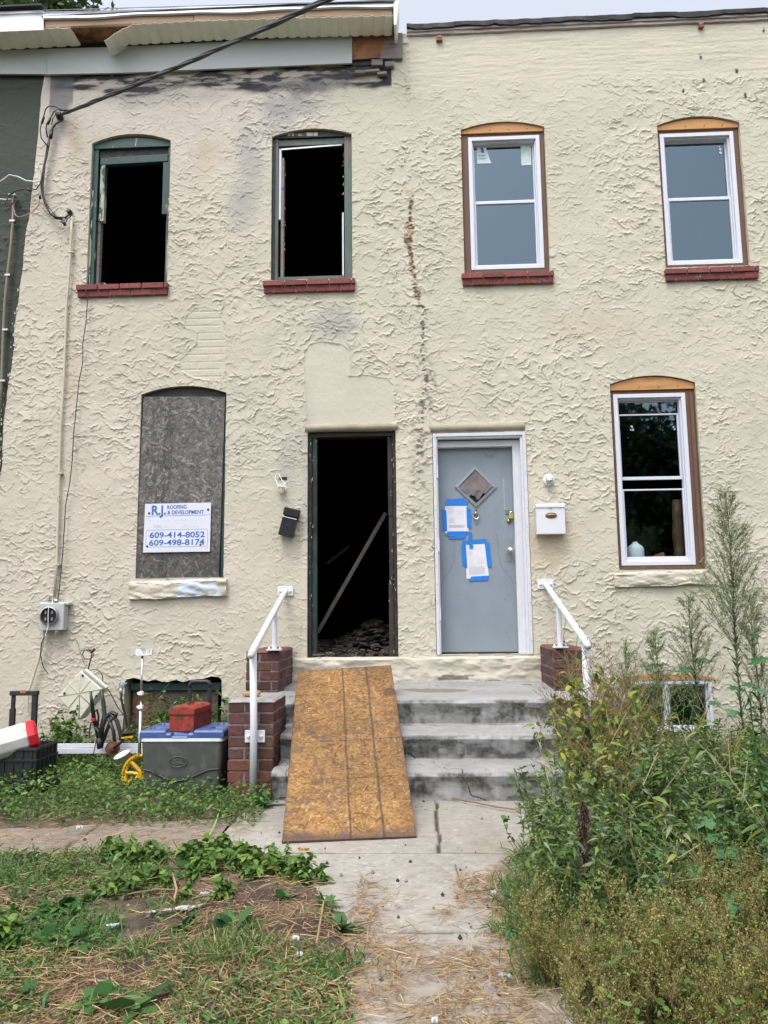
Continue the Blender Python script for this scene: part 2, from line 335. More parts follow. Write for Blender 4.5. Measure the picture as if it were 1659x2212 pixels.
def strokes(n, Lr, wr, Ar, angf, xr=(X0, X1), zr=(Z0, Z1), rg=rng):
    for i in range(n):
        x = rg.uniform(*xr); z = rg.uniform(*zr); L = rg.uniform(*Lr); wd = rg.uniform(*wr); A = rg.uniform(*Ar)*rg.uniform(.5, 1); a = angf(rg)
        hs_ = L*.75; i0, i1 = int((z-hs_-Z0)/CS), int((z+hs_-Z0)/CS)+1; j0, j1 = int((x-hs_-X0)/CS), int((x+hs_-X0)/CS)+1
        i0 = max(i0, 0); j0 = max(j0, 0)
        if i1 <= i0 or j1 <= j0: continue
        XX = GX[i0:i1, j0:j1]-x; ZZ = GZ[i0:i1, j0:j1]-z
        if XX.size == 0: continue
        ca, sa = math.cos(a), math.sin(a); u = XX*ca+ZZ*sa; v = -XX*sa+ZZ*ca
        k = rg.uniform(-4.5, 6.5)/max(L, .08)*.35; ph = rg.uniform(0, 6); wob = .006*np.sin(u*rg.uniform(40, 110)+ph)+.004*np.sin(u*rg.uniform(120, 200)+ph*2)
        vv = v-k*u*u-wob; tap = np.clip(1-(2*u/L)**2, 0, 1)**.6
        hh = A*tap*np.where(vv > 0, np.exp(-vv/wd), np.exp(vv/.0026))
        blk = H[i0:i1, j0:j1]; np.copyto(blk, np.maximum(blk*(.72+.28*np.exp(-np.maximum(hh, 0)/.002)), hh)) 
def ang1(r):
    q = r.random()
    return r.normal(0, .38) if q < .74 else (r.uniform(-1.5, 1.5) if q < .92 else math.pi+r.normal(0, .5))
strokes(3600, (.07, .22), (.025, .07), (.004, .010), ang1)
strokes(9500, (.05, .20), (.004, .012), (.006, .015), ang1)
strokes(13000, (.02, .07), (.003, .009), (.004, .012), lambda r: r.normal(0, .9))
strokes(420, (.14, .34), (.004, .02), (.005, .011), lambda r: r.normal(0, .7))
H *= (.62+.85*calm)*rough
H += .006*(fbm(GX*6, GZ*6, 4, 2.0)-.5)*rough+.0015*(fbm(GX*60, GZ*40, 2, 9.0)-.5)
H += topband*(.006*(fbm(GX*3.5, GZ*32, 3, 12.)-.5)+.0025*(fbm(GX*14, GZ*50, 2, 7.)-.5))
H += mp1*.003*(fbm(GX*14+GZ*6, GZ*16, 3, 3.)-.4)-mp1*.002
# raised bead round the smooth patches; brick courses showing through the second
H += .005*np.exp(-((mp1-.25)/.2)**2)*(mp1 > .01)+.004*np.exp(-((mp2-.25)/.2)**2)*(mp2 > .01)
crs = (GZ % .072); off = ((np.floor(GZ/.072) % 2)*.11); hd = ((GX+off) % .22)
H -= mp2*.0035*((crs < .011) | (hd < .011))*sstep(.35, .5, fbm(GX*5, GZ*5, 2, 8))
H += .012*np.exp(-((GX-.06*np.sin(GZ*2)-.0)/.09)**2)*fbm(GX*20, GZ*20, 3, 14.)*(GZ < 5.2)
H += .02*(sstep(.5, .0, GZ))*fbm(GX*5, GZ*7, 3, 31.)
# ragged reveal round the basement hole
bd = poly_dist(np.stack([GX[:150].ravel(), GZ[:150].ravel()], 1), OP['b1'])[0].reshape(GX[:150].shape)
H[:150] += .02*np.exp(-bd/.05)*fbm(GX[:150]*25, GZ[:150]*25, 3, 40.)
# ---- colour: paint, soot, rust, mildew (marks of the wall itself)
n1 = fbm(GX*.9, GZ*.7, 4, 1.); n2 = fbm(GX*3, GZ*3, 4, 6.)
cr = np.array([.51, .485, .39]); pk = np.array([.50, .452, .385])
C = np.zeros(GX.shape+(3,)); wpk = np.clip(sstep(-.2, -3.2, GX)*.55+.9*(n1-.5)+.25*sstep(.4, .65, n2)*(GX < 0), 0, 1)[..., None]
C[:] = cr*(1-wpk)+pk*wpk
wht = np.clip(sstep(5.1, 6.2, GZ)*sstep(-.5, -1.2, GX)*.8, 0, 1)[..., None]*(.6+.5*n2[..., None]); C = C*(1-wht*.7)+np.array([.55, .49, .45])*wht*.7
C *= (.90+.14*n2+.08*n1)[..., None]
hl = np.abs(fbm(GX*1.3, GZ*1.3, 5, 81)-.5); C *= (1-.35*(hl < .0016)*(fbm(GX*2, GZ*2, 2, 9) > .5))[..., None]
C = C*(1-topband[..., None]*.5)+np.array([.55, .51, .42])*topband[..., None]*.5
def blend(mask, col):
    global C
    mk = np.clip(mask, 0, 1)[..., None]; C = C*(1-mk)+np.array(col)*mk
def blob(px, py, rx, rz, s=3, amt=1, seed=0):
    c = W(px, py); d = np.hypot((GX-c[0])/rx, (GZ-c[2])/rz)+.9*(fbm(GX*s, GZ*s, 4, seed)-.5); return amt*sstep(1.1, .25, d)
blend(.6*mp1, (.53, .505, .425)); blend(.4*mp2, (.54, .515, .43))
for a in ((*zA(1010, 640), .2, .45, 4, .42, 1), (*zA(1000, 850), .22, .3, 5, .38, 2), (*zA(1180, 430), .5, .16, 5, .5, 3), (*zA(1130, 500), .25, .3, 4, .4, 4), (*zC(1370, 170), .28, .22, 4, .45, 5),
          (*zC(1180, 720), .16, .55, 4, .28, 6), (*zA(640, 400), .8, .12, 5, .3, 7), (*zA(250, 520), .12, .22, 5, .3, 8), (*zC(1260, 700), .1, .9, 4, .25, 9)):
    blend(blob(*a), (.22, .22, .25))
for a in ((*zA(840, 640), .22, .35, 4, .4, 11), (*zA(300, 560), .1, .35, 4, .5, 12), (*zC(300, 400), .08, .5, 5, .3, 13), (*zD(700, 1150), .35, .35, 3, .45, 14), (*zD(930, 200), .5, .3, 3, .25, 15)):
    blend(blob(*a), (.47, .36, .24))
band = sstep(.0, .07, GZ-(6.40+.09*(fbm(GX*6, GX*0+3, 3, 2)-.5)+.16*sstep(-1.9, -.9, GX)*0+.05*np.sin(GX*5)))*(GX < -.2)*sstep(-3.75, -3.5, GX+.2*(n2-.5))
blend(band*(.25+.9*sstep(.34, .6, fbm(GX*5, GZ*20, 5, 21))), (.035, .035, .045))
blend(band*.45*sstep(.6, .66, fbm(GX*4, GZ*26, 4, 25)), (.4, .37, .3))
H += band*(.02*(fbm(GX*5, GZ*22, 4, 21)-.5))
blend(sstep(.0, .1, GZ-6.2)*(GX < -3.42)*(GX > -3.66)*.75*sstep(.3, .5, n2), (.11, .11, .13))
blend(blob(*zA(1230, 350), .55, .13, 7, .8, 30), (.08, .08, .1))
# rust and mildew streak down the party line
sx = np.interp(GZ, [2.4, 2.9, 3.4, 4.1, 4.4, 5.0, 5.4], [.0, .04, .09, .06, -.03, -.05, -.04]); dx = np.abs(GX-sx+.05*(fbm(GX*12, GZ*8, 3, 44)-.5)*2)
fl = fbm(GX*28, GZ*60, 4, 33)
st = sstep(.034, .008, dx)*sstep(2.3, 2.9, GZ)*sstep(5.35, 5.1, GZ)
blend(st*sstep(.40, .5, fl)*.9*sstep(3.9, 4.4, GZ), (.2, .09, .04)); blend(st*.4*sstep(4.1, 4.6, GZ), (.42, .27, .15))
blend(st*sstep(.52, .62, fl)*.9, (.03, .025, .025)); blend(sstep(.12, .02, dx)*sstep(1.4, 2.6, GZ)*sstep(3.9, 3.2, GZ)*sstep(.53, .66, fbm(GX*22, GZ*30, 4, 50))*.75, (.06, .055, .05))
for px, py in (zB(1370, 245), zB(1525, 305), zB(1383, 345), zB(1296, 390), zB(1562, 408), zB(1640, 130), zF(1380, 0)):
    blend(blob(px, py, .018, .035, 30, 1, 3), (.03, .03, .03))
blend(blob(*zA(1390, 300), .12, .06, 9, .9, 61), (.03, .03, .035))
# dull splash-back near the ground
blend(sstep(.55, .1, GZ+.3*(n2-.5))*.35, (.25, .24, .17))
# pale lines of old cracks, painted-over
BL = lambda z: np.interp(z, [-.1, 1.0, 2.665, 5.087, 6.63, 7.1], [-4.06, -4.03, -3.955, -3.82, -3.715, -3.7])
gzz = np.linspace(Z0, Z1, 90); bnd = [(BL(z)+.035*(fbm(z*3, 2., 4, 3)-.5)*2, z) for z in gzz]
def wall_mesh(outer, holes, name, mats, parent, col, Hh, yoff=0.0):
    xs = [p[0] for p in outer]; j0 = max(np.searchsorted(gx, min(xs))-2, 0); j1 = min(np.searchsorted(gx, max(xs))+2, len(gx))
    XX, ZZ = GX[:, j0:j1], GZ[:, j0:j1]; cx = (XX[:-1, :-1]+XX[1:, 1:])/2; cz = (ZZ[:-1, :-1]+ZZ[1:, 1:])/2
    keep = in_poly(cx, cz, outer)
    for h in holes: keep &= ~in_poly(cx, cz, h)
    pv = np.zeros(XX.shape, int)
    pv[:-1, :-1] += keep; pv[1:, :-1] += keep; pv[:-1, 1:] += keep; pv[1:, 1:] += keep
    ed = (pv > 0) & (pv < 4); P = np.stack([XX[ed], ZZ[ed]], 1); best = np.full(len(P), 1e9); bp = P.copy()
    for h in [outer]+list(holes):
        d, q = poly_dist(P, h); m = d < best; best[m] = d[m]; bp[m] = q[m]
    ok = best < CS*1.6; P[ok] = bp[ok]; XX = XX.copy(); ZZ = ZZ.copy(); XX[ed] = P[:, 0]; ZZ[ed] = P[:, 1]
    YY = yoff-Hh[:, j0:j1]
    mb = MB(); P3 = np.stack([XX, YY, ZZ], -1); idx = np.full(XX.size, -1); used = (pv > 0).ravel(); idx[used] = np.arange(used.sum())
    b = XX.shape[1]; i = np.arange(XX.shape[0]-1)[:, None]*b; j = np.arange(b-1)[None]
    f = np.stack([i+j, i+j+1, i+b+j+1, i+b+j], -1).reshape(-1, 4)[keep.ravel()]
    mb.add(P3.reshape(-1, 3)[used], idx[f], col[:, j0:j1].reshape(-1, 3)[used])
    for h in holes:     # the thickness of the wall inside each opening
        q = []
        for k in range(len(h)):
            a, c = np.array(h[k]), np.array(h[(k+1) % len(h)]); n_ = max(1, int(np.hypot(*(c-a))/.03))
            q += [a+(c-a)*t/n_ for t in range(n_)]
        q = np.array(q); q = np.vstack([q, q[:1]]); dep = np.array([-.006, .02, .06, .11, .2])
        P = np.zeros((len(q), 5, 3)); wv = .008*(fbm(q[:, 0]*20, q[:, 1]*20, 3, 5)-.5)
        for k in range(5): P[:, k, 0] = q[:, 0]+(wv if k else 0); P[:, k, 1] = yoff+dep[k]; P[:, k, 2] = q[:, 1]+(wv if k else 0)
        mb.grid(P, np.broadcast_to(np.array([.5, .46, .35]) if col is C else np.array([.05, .06, .05]), P.shape)*(.9+.2*fbm(P[..., 0]*9, P[..., 2]*9, 2, 1)[..., None]))
    mb.build(name, mats, parent, smooth=True)

burnt = thing('burnt_row_house', 'fire-gutted cream stucco row house with missing windows, black doorway and hanging soffit', 'house', (-1.9, 0, 0), 'stuccoed row houses')
right = thing('row_house', 'cream stucco row house with white framed windows and closed grey door', 'house', (2.1, 0, 0), 'stuccoed row houses')
greenh = thing('row_house', 'dark green stucco row house at the left edge beyond the cream wall', 'house', (-6, 0, 0), 'stuccoed row houses')
topL = 6.95
outL = [(SPLIT, Z0), (SPLIT, topL)]+[(x, z) for x, z in bnd[::-1] if z < topL]
outR = [(SPLIT, Z0), (X1-.05, Z0), (X1-.05, 7.0)]+[(x, 6.965+.018*math.sin(x*5)+.01*math.sin(x*17)) for x in np.linspace(X1-.2, SPLIT, 30)]
wall_mesh(outL, [OP[k] for k in ('w1', 'w2', 'w5', 'b1', 'd1')], 'wall', M_stucco, burnt, C, H)
wall_mesh(outR, [OP[k] for k in ('w3', 'w4', 'w6', 'b2', 'd2')], 'wall', M_stucco, right, C, H)
# green wall: same trowelling, its own relief, set a little behind the cream coat
Hg = np.roll(H*1.0, 331, axis=1); Hg = np.maximum(0, Hg)*.8
gX0 = -8.2; gxx = np.arange(gX0, -3.6, .012); gzz2 = np.arange(-.1, 6.9, .012); PX, PZ = np.meshgrid(gxx, gzz2)
jj = ((PX-gX0)/CS).astype(int) % Hg.shape[1]; ii = np.clip(((PZ-Z0)/CS).astype(int), 0, Hg.shape[0]-1)
keep = (PX[:-1, :-1] < np.interp(PZ[:-1, :-1], [p[1] for p in bnd], [p[0] for p in bnd])+.03)
cg = np.array([.036, .046, .036])*(.85+.4*fbm(PX*2, PZ*2, 4, 4))[..., None]
mb = MB(); mb.grid(np.stack([PX, .016-Hg[ii, jj]*1.15, PZ], -1), cg, keep=keep)
mb.build('wall', M_green, greenh, smooth=True)
# torn white paint edge between the two coats
mb = MB()
for i in range(110):
    z = rnd.uniform(.2, 4.6)+rnd.gauss(0, .1); x = np.interp(z, [p[1] for p in bnd], [p[0] for p in bnd])+rnd.uniform(-.035, .004); s = rnd.uniform(.002, .011)
    if z > 4.8 and rnd.random() < .8: continue
    mb.add([(x-s, -.004, z-s*1.4), (x+s*.6, -.006, z-s), (x+s*.3, -.007, z+s*1.2), (x-s*.8, -.005, z+s*2)], [[0, 1, 2, 3]], (.55, .53, .45))
tag(mb.build('paint_flakes', M_vc, burnt), kind='stuff')
# bodies behind the fronts: floors, party walls and backs, rooms left open
def body(parent, xa, xb, ztop, mt, out):
    mb = MB(); d0, d1 = .21, 5.0
    mb.box((xa, d0, -.1), (xa+.12, d1, ztop)); mb.box((xb-.12, d0, -.1), (xb, d1, ztop)); mb.box((xa+.12, d1-.12, -.1), (xb-.12, d1, ztop))
    mb.box((xa+.12, d0, -.1), (xb-.12, d1-.12, .0)); mb.box((xa+.12, d0, .60), (xb-.12, d1-.12, .78)); mb.box((xa+.12, d0, 3.72), (xb-.12, d1-.12, 3.95)); mb.box((xa+.12, d0, ztop-.12), (xb-.12, d1-.12, ztop))
    mb.build('interior', mt, parent)
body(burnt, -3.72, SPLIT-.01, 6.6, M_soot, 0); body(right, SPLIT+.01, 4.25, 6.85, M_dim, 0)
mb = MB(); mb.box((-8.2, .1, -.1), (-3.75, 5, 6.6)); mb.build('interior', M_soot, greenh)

# ---------------------------------------------------------------- windows
def brick_sill(parent, pxl, pxr, ytop, win=None):
    a, b = W(*pxl), W(*pxr); x0, x1 = a[0], b[0]; z1 = a[2]; mb = MB(); n = 4
    mb.box((x0+.02, -.028, z1-.115), (x1-.01, .05, z1-.006), col=(.2, .18, .17))
    bw = (x1-x0)/4.15; xs = x0-.3*bw*rnd.random()
    for row, (ya, zt, hh, of) in enumerate(((-.052, z1, .052, 0), (-.036, z1-.058, .058, .5))):
        x = x0-of*bw
        while x < x1-.01:
            xa, xb = max(x, x0+(.01 if row else 0)), min(x+bw-.01, x1-(.005 if row else 0))
            if xb-xa > .02: mb.box((xa, ya+rnd.uniform(-.003, .003), zt-hh+rnd.uniform(0, .002)), (xb, .04, zt+rnd.uniform(-.003, .002)), col=np.array([.205, .062, .058] if row == 0 else [.16, .04, .038])*rnd.uniform(.8, 1.15))
            x += bw
    return mb.build('brick_sill', M_brick, parent, bevel=.004)
def rect(mb, x0, x1, z0, z1, t, y0, y1, col=None, tb=None, tt=None):   # a frame: stiles full height, rails between
    tb = t if tb is None else tb; tt = t if tt is None else tt
    mb.box((x0, y0, z0), (x0+t, y1, z1), col); mb.box((x1-t, y0, z0), (x1, y1, z1), col)
    mb.box((x0+t, y0+.001, z0), (x1-t, y1, z0+tb), col); mb.box((x0+t, y0+.001, z1-tt), (x1-t, y1, z1), col)
def arch_board(xl, xr, zb, zs, rise, y0, y1, n=10):
    return [(xl, zb), (xr, zb)]+[(xr+(xl-xr)*i/n, zs+rise*4*(i/n)*(1-i/n)) for i in range(n+1)]
def vinyl_window(parent, op, fr, meet, lower=False):
    (xl, z0), (xr, _) = op[0], op[1]; zs = op[2][1]
    fx0, fx1, fz0, fz1 = fr
    mb = MB(); rect(mb, fx0, fx1, fz0, fz1, .038, .02, .12)
    rect(mb, fx0+.038, fx1-.038, fz0+.038, fz1-.038, .012, .045, .11)
    win = mb.build('window', M_vinyl, parent, bevel=.003)
    mb = MB(); mb.box((xl+.004, .028, z0+.004), (fx0-.002, .13, fz1+.03)); mb.box((fx1+.002, .028, z0+.004), (xr-.004, .13, fz1+.03))
    if fx1 < xr-.06: mb.box((fx1+.035, .012, z0+.05), (xr-.02, .027, fz1))
    mb.box((fx0-.002, .026, z0+.004), (fx1+.002, .13, fz0-.002)); mb.box((fx0-.002, .03, fz1+.003), (fx1+.002, .13, fz1+.03))
    mb.build('casing', M_brown, win, bevel=.002)
    mb = MB(); mb.prism([(x, z) for x, z in arch_board(xl+.006, xr-.006, fz1+.033, zs-.004, .07, 0, 0)], .012, .1)
    hd = mb.build('header_board', M_cedar, win, bevel=.002)
    mb = MB()
    for t in (.35, .58, .8): mb.lathe((xl+(xr-xl)*t, .0125, fz1+.06), [(.006, 0), (.005, .003)], axis=(0, -1, 0), n=8)
    mb.each('nail_head', M_rust, win)
    ix0, ix1 = fx0+.051, fx1-.051; iz0, iz1 = fz0+.051, fz1-.051
    mb = MB()
    if not lower:
        rect(mb, ix0, ix1, iz0, meet+.012, .014, .06, .085, tb=.012, tt=.026); rect(mb, ix0, ix1, meet-.012+.03, iz1, .012, .09, .112, tb=.016, tt=.012)
    else:
        rect(mb, ix0, ix1, iz0, meet, .014, .06, .085, tb=.03, tt=.014)
        rect(mb, ix0, ix1, meet+.09, iz1-.125, .014, .088, .11, tb=.03, tt=.014); mb.box((ix0, .1, iz1-.012), (ix1, .112, iz1))
    mb.build('sash', M_vinyl, win, bevel=.002)
    if not lower: panes = ((iz0+.012, meet-.012, .075), (meet+.034, iz1-.012, .102))
    else: panes = ((iz0+.03, meet-.014, .075), (meet+.12, iz1-.139, .1), (iz1-.125, iz1-.012, .106))
    for za, zb, y in panes:
        mb = MB(); mb.box((ix0+.012, y, za-.003), (ix1-.012, y+.003, zb+.003)); mb.build('pane', M_glass, win)
    return win
def fr_from(pts):  # left,top,right,bottom picture corners on the frame plane y=.02
    (l, t), (r, b) = pts; a = W(l, t, .02); c = W(r, b, .02); return (a[0], c[0], c[2], a[2])
def frx(xl, xr, zb, zt): return (xl, xr, zb, zt)
w3 = vinyl_window(right, OP['w3'], (W(*zB(380, 860), .02)[0], W(*zB(690, 860), .02)[0], W(*zB(540, 1152), .02)[2], W(*zB(520, 583), .02)[2]), W(*zB(530, 866), .06)[2])
w4 = vinyl_window(right, OP['w4'], (W(*zB(1212, 860), .02)[0], W(*zB(1532, 860), .02)[0], W(*zB(1395, 1132), .02)[2], W(*zB(1345, 568), .02)[2]), W(*zB(1365, 852), .06)[2])
w6 = vinyl_window(right, OP['w6'], (W(*zP(232, 780), .02)[0], W(*zP(742, 780), .02)[0], W(*zP(520, 1372), .02)[2], W(*zP(450, 175), .02)[2]), W(*zP(490, 840), .06)[2], lower=True)
brick_sill(right, zB(345, 1180), zB(738, 1177), 0); brick_sill(right, zB(1212, 1160), zB(1612, 1157), 0)
brick_sill(burnt, zA(320, 1172), zA(690, 1168), 0); brick_sill(burnt, zA(1077, 1155), zA(1451, 1148), 0)
for wn, (xa, xb) in ():
    mb = MB(); n = 40; xx = np.linspace(xa-.05, xb+.05, n); zz = np.linspace(4.42, 5.9, 6)
    P = np.stack(np.broadcast_arrays(xx[None], (.2+.008*np.sin(xx*60))[None], zz[:, None]), -1); mb.grid(P)
    mb.build('curtain', mat('grey_curtain', (.05, .056, .06), rough=.95, var=.06, vs=2), wn, smooth=True)
# window film sticker with its lettering, and paper scraps
st = MB(); a = W(*zB(410, 618), .098); c = W(*zB(473, 700), .098); b_ = W(*zB(446, 618), .098)
st.add([(a[0], .0975, c[2]), (c[0], .0975, c[2]), (c[0]-.01, .0975, c[2]+.03), (b_[0], .0975, a[2]), (a[0], .0975, a[2])], [[0, 1, 2, 3, 4]])
sticker = st.build('sticker', mat('pale_sticker', (.55, .68, .7), rough=.6, var=.05), w3)
st = MB(); a2 = W(*zB(418, 671), .0975); text_mb(st, 'Ameri', (a2[0], .0975, a2[2]), (1, 0, 0), (0, 0, 1), .02, 1.0, .002); a2 = W(*zB(418, 684), .0975); text_mb(st, 'Craftsm', (a2[0], .0975, a2[2]), (1, 0, 0), (0, 0, 1), .02, .85, .002); a2 = W(*zB(441, 692), .0975); text_mb(st, 'by', (a2[0], .0975, a2[2]), (1, 0, 0), (0, 0, 1), .008, 1, .002)
st.build('sticker_lettering', M_ink, w3)
st = MB(); a2 = W(*zB(430, 655), .0975); st.add([(a2[0], .0955, a2[2]), (a2[0]+.03, .0955, a2[2]), (a2[0]+.014, .0955, a2[2]+.06), (a2[0]-.004, .0955, a2[2]+.055)], [[0, 1, 2, 3]]); st.build('sticker_mark', M_blueink, w3)
st = MB(); a = W(*zB(598, 612), .0975); c = W(*zB(645, 708), .0975); st.box((a[0], .096, c[2]), (c[0], .0978, a[2])); st.build('sticker', mat('pale_sticker_film', (.5, .62, .6), rough=.6, var=.1, vs=12), w3)
st = MB()
for px, py, s in ((1453, 640, .02), (1455, 655, .02), (1430, 605, .012), (1450, 630, .012)):
    a = W(*zB(px, py), .0975); st.lathe((a[0], .097, a[2]), [(s*.6, 0), (s*.7, .001)], axis=(0, -1, 0), n=7)
st.each('paint_spot', M_whitepl, w4)
st = MB()
for px, py, s in ((330, 405, .02), (340, 430, .02), (335, 415, .015), (325, 430, .015), (622, 410, .018), (630, 425, .02), (305, 485, .006), (545, 430, .008), (668, 687, .008)):
    a = W(*zP(px, py), .0975); st.box((a[0]-s*.5, .0955, a[2]-s*.35), (a[0]+s*.5, .0965, a[2]+s*.35), rot=rotm((0, 1, 0), rnd.uniform(-.6, .6)))
st.each('paint_spot', mat('grey_paint_spots', (.35, .37, .4), var=.3, vs=90), w6)
# rendered sills of the ground-floor windows
def plaster_sill(parent, x0, x1, z0, z1, out, seed, tint=None):
    n = 110; xs = np.linspace(x0, x1, n); prof = np.array([(0, z1+.02), (-out*.85, z1+.008), (-out, z1-.006), (-out*1.0, (z0+z1)/2), (-out*.9, z0+.01), (-out*.8, z0), (0, z0-.002)]); q_ = np.linspace(0, 6, 31); prof = np.stack([np.interp(q_, range(7), prof[:, 0]), np.interp(q_, range(7), prof[:, 1])], 1)
    P = np.zeros((n, len(prof), 3)); 
    for k, (y, z) in enumerate(prof):
        P[:, k, 0] = xs; P[:, k, 1] = y+(.03*(fbm(xs*9+z*20, xs*3+k*.25, 4, seed)-.5)+.01*(fbm(xs*30+k, xs*12+k*.6, 3, seed+2)-.5))*(k > 2); P[:, k, 2] = z+.022*(fbm(xs*5, xs*0+k*.08, 3, seed+5)-.5)+.01*np.sin(xs*3)
    c = np.broadcast_to(np.array([.5, .47, .385]), P.shape)*(.85+.3*fbm(P[..., 0]*6, P[..., 2]*8, 3, seed)[..., None])
    if tint: m = (sstep(tint[0], tint[0]+.06, P[..., 0])*sstep(tint[1]+.03, tint[1]-.03, P[..., 0])*sstep(.35, .5, fbm(P[..., 0]*7, P[..., 2]*7, 3, 9)))[..., None]; c = c*(1-m)+np.array([.5, .56, .62])*m
    mb = MB(); mb.grid(P, c)
    for e in (0, n-1): mb.add(P[e], [list(range(len(prof)))], c[e])
    return mb.build('window_ledge', M_stucco, parent, smooth=True)
a, b = W(*zC(533, 1240)), W(*zC(928, 1240)); plaster_sill(burnt, a[0], b[0], W(*zC(700, 1300))[2], W(*zC(700, 1236))[2], .045, 3, (W(*zC(700, 1260))[0], W(*zC(905, 1260))[0]))
a, b = W(*zP(205, 1450)), W(*zP(900, 1450)); plaster_sill(right, a[0], b[0], W(*zP(500, 1520))[2], W(*zP(500, 1430))[2], .034, 8)
# burnt upper windows
def burnt_window(op, plan):
    (xl, z0), (xr, _) = op[0], op[1]; zs = op[2][1]
    out = plan['outer']; mb = MB()
    mb.box((xl+.003, .03, z0), (xl+out[0], .14, zs)); mb.box((xr-out[1], .03, z0), (xr-.003, .14, zs)); mb.box((xl+out[0], .035, z0+.0), (xr-out[1], .14, z0+out[2]))
    win = mb.build('window', plan['m0'], burnt, bevel=.003)
    mb = MB(); mb.prism(arch_board(xl+.004, xr-.004, zs-out[3], zs-.003, .06, 0, 0), .02, .12); mb.build('arched_head', plan['mh'], win, bevel=.003)
    return win, z0, zs
w1, z0, zs = burnt_window(OP['w1'], dict(outer=(.055, .03, .01, .045), m0=M_pgreen, mh=M_pgreen))
mb = MB(); xl, xr = -3.2, -2.405
mb.box((xl+.058, .05, zs-.12), (xr-.033, .12, zs-.047)); mb.build('head_board', M_char, w1)
mb = MB(); mb.box((xl+.07, .04, zs-.2), (xr-.04, .1, zs-.123), rot=rotm((0, 1, 0), R(-1.2))); mb.build('sash_rail', M_pgreen, w1, bevel=.003)
mb = MB(); mb.box((xl+.075, .045, 5.1), (xl+.122, .1, zs-.2)); mb.build('sash_stile', M_peelwhite, w1)
mb = MB(); mb.box((xr-.085, .045, 5.15), (xr-.034, .1, zs-.2)); mb.build('sash_stile', M_pgreen, w1)
mb = MB(); mb.box((xl+.06, .07, z0+.01), (xl+.085, .13, 5.1)); mb.build('jamb_track', M_greywood, w1); mb = MB(); mb.box((xr-.05, .08, z0+.01), (xr-.034, .13, 5.15)); mb.build('jamb_track', M_greywood, w1)
mb = MB(); mb.box((xl+.003, .022, z0), (xl+.02, .029, 5.45)); mb.build('outer_trim', M_peelwhite, w1); mb = MB(); mb.box((xr-.018, .022, z0), (xr-.004, .029, 5.3)); mb.build('outer_trim', M_peelwhite, w1)
mb = MB(); pts = [(xl+.1+.1*t, .02, z0+.01+.03*math.sin(t*3.1)) for t in np.linspace(0, 1, 9)]; mb.tube(pts, .003, 5); mb.build('loose_wire', M_steel, w1)
w2, z0, zs = burnt_window(OP['w2'], dict(outer=(.06, .075, .045, .005), m0=M_pgreen2, mh=M_char))
xl, xr = -1.388, -.6
mb = MB(); mb.box((xl+.06, .04, zs-.075), (xr-.075, .1, zs-.01)); mb.build('head_board', M_pgreen2, w2, bevel=.003)
mb = MB(); mb.box((xl+.0, .018, z0), (xl+.028, .029, zs-.02)); mb.build('outer_trim', M_char, w2)
mb = MB(); mb.box((xl+.15, .0185, zs+.012), (xl+.45, .0195, zs+.045), rot=rotm((0, 1, 0), R(2))); mb.build('paint_remnant', M_peelwhite, w2)
mb = MB(); mb.box((xl+.08, .045, zs-.10), (xr-.1, .06, zs-.085), rot=rotm((0, 1, 0), R(-2.6))); mb.build('bent_screen_bar', M_steel, w2)
mb = MB(); mb.box((xl+.062, .045, 5.05), (xl+.085, .09, zs-.1)); mb.box((xr-.1, .045, z0+.05), (xr-.085, .08, 5.1)); mb.each('torn_vinyl_track', M_vinyl, w2)
mb = MB(); mb.box((xl+.085, .05, z0+.045), (xl+.112, .12, 5.7)); mb.build('jamb_track', M_greywood, w2)
sh = MB()
for i in range(26):
    s = rnd.random(); z = rnd.uniform(z0+.06, zs-.1); x = xl+.112 if s < .5 else xr-.085; d = 1 if s < .5 else -1; l = rnd.uniform(.004, .02)
    sh.add([(x, .07, z), (x+d*l, .07, z+rnd.uniform(-.01, .02)), (x, .07, z+rnd.uniform(.02, .05))], [[0, 1, 2]])
tag(sh.build('glass_shards', M_peelwhite, w2), kind='stuff')
# ---------------------------------------------------------------- OSB flakes laid as colour and relief on a fine grid
def osb(wd, ht, res, pal, n, Lr=(.03, .10), Wr=(.006, .024), seed=1, ang=None):
    r = np.random.default_rng(seed); nx, ny = int(wd/res)+1, int(ht/res)+1; xs = np.linspace(0, wd, nx); ys = np.linspace(0, ht, ny)
    Cc = np.ones((ny, nx, 3))*np.array(pal[0]); Hh = np.zeros((ny, nx)); pal = np.array(pal)
    for i in range(n):
        x, y = r.uniform(0, wd), r.uniform(0, ht); L, w_ = r.uniform(*Lr), r.uniform(*Wr); a = r.normal(ang[0], ang[1]) if ang else r.uniform(0, math.pi)
        e = L*.6; i0, i1 = max(0, int((y-e)/res)), min(ny, int((y+e)/res)+2); j0, j1 = max(0, int((x-e)/res)), min(nx, int((x+e)/res)+2)
        XX, YY = np.meshgrid(xs[j0:j1]-x, ys[i0:i1]-y); u = XX*math.cos(a)+YY*math.sin(a); v = -XX*math.sin(a)+YY*math.cos(a)
        m = (np.abs(u) < L/2) & (np.abs(v) < w_/2*(1-.5*np.abs(2*u/L)**3)+.002*np.sin(u*150))
        c = pal[r.integers(len(pal))]*r.uniform(.75, 1.22); st_ = 1+.16*np.sin(v*900+r.uniform(0, 6)+u*20)
        Cc[i0:i1, j0:j1][m] = (c*st_[..., None])[m]; Hh[i0:i1, j0:j1][m] = r.uniform(0, .0014)+v[m]*.04
        ed = m & (np.abs(v) > w_/2*.75); Cc[i0:i1, j0:j1][ed] *= .8
    return xs, ys, Cc, Hh
PAL_NEW = [(.44, .225, .07), (.52, .29, .10), (.37, .17, .045), (.60, .37, .15), (.48, .25, .075), (.3, .12, .03), (.54, .31, .11)]
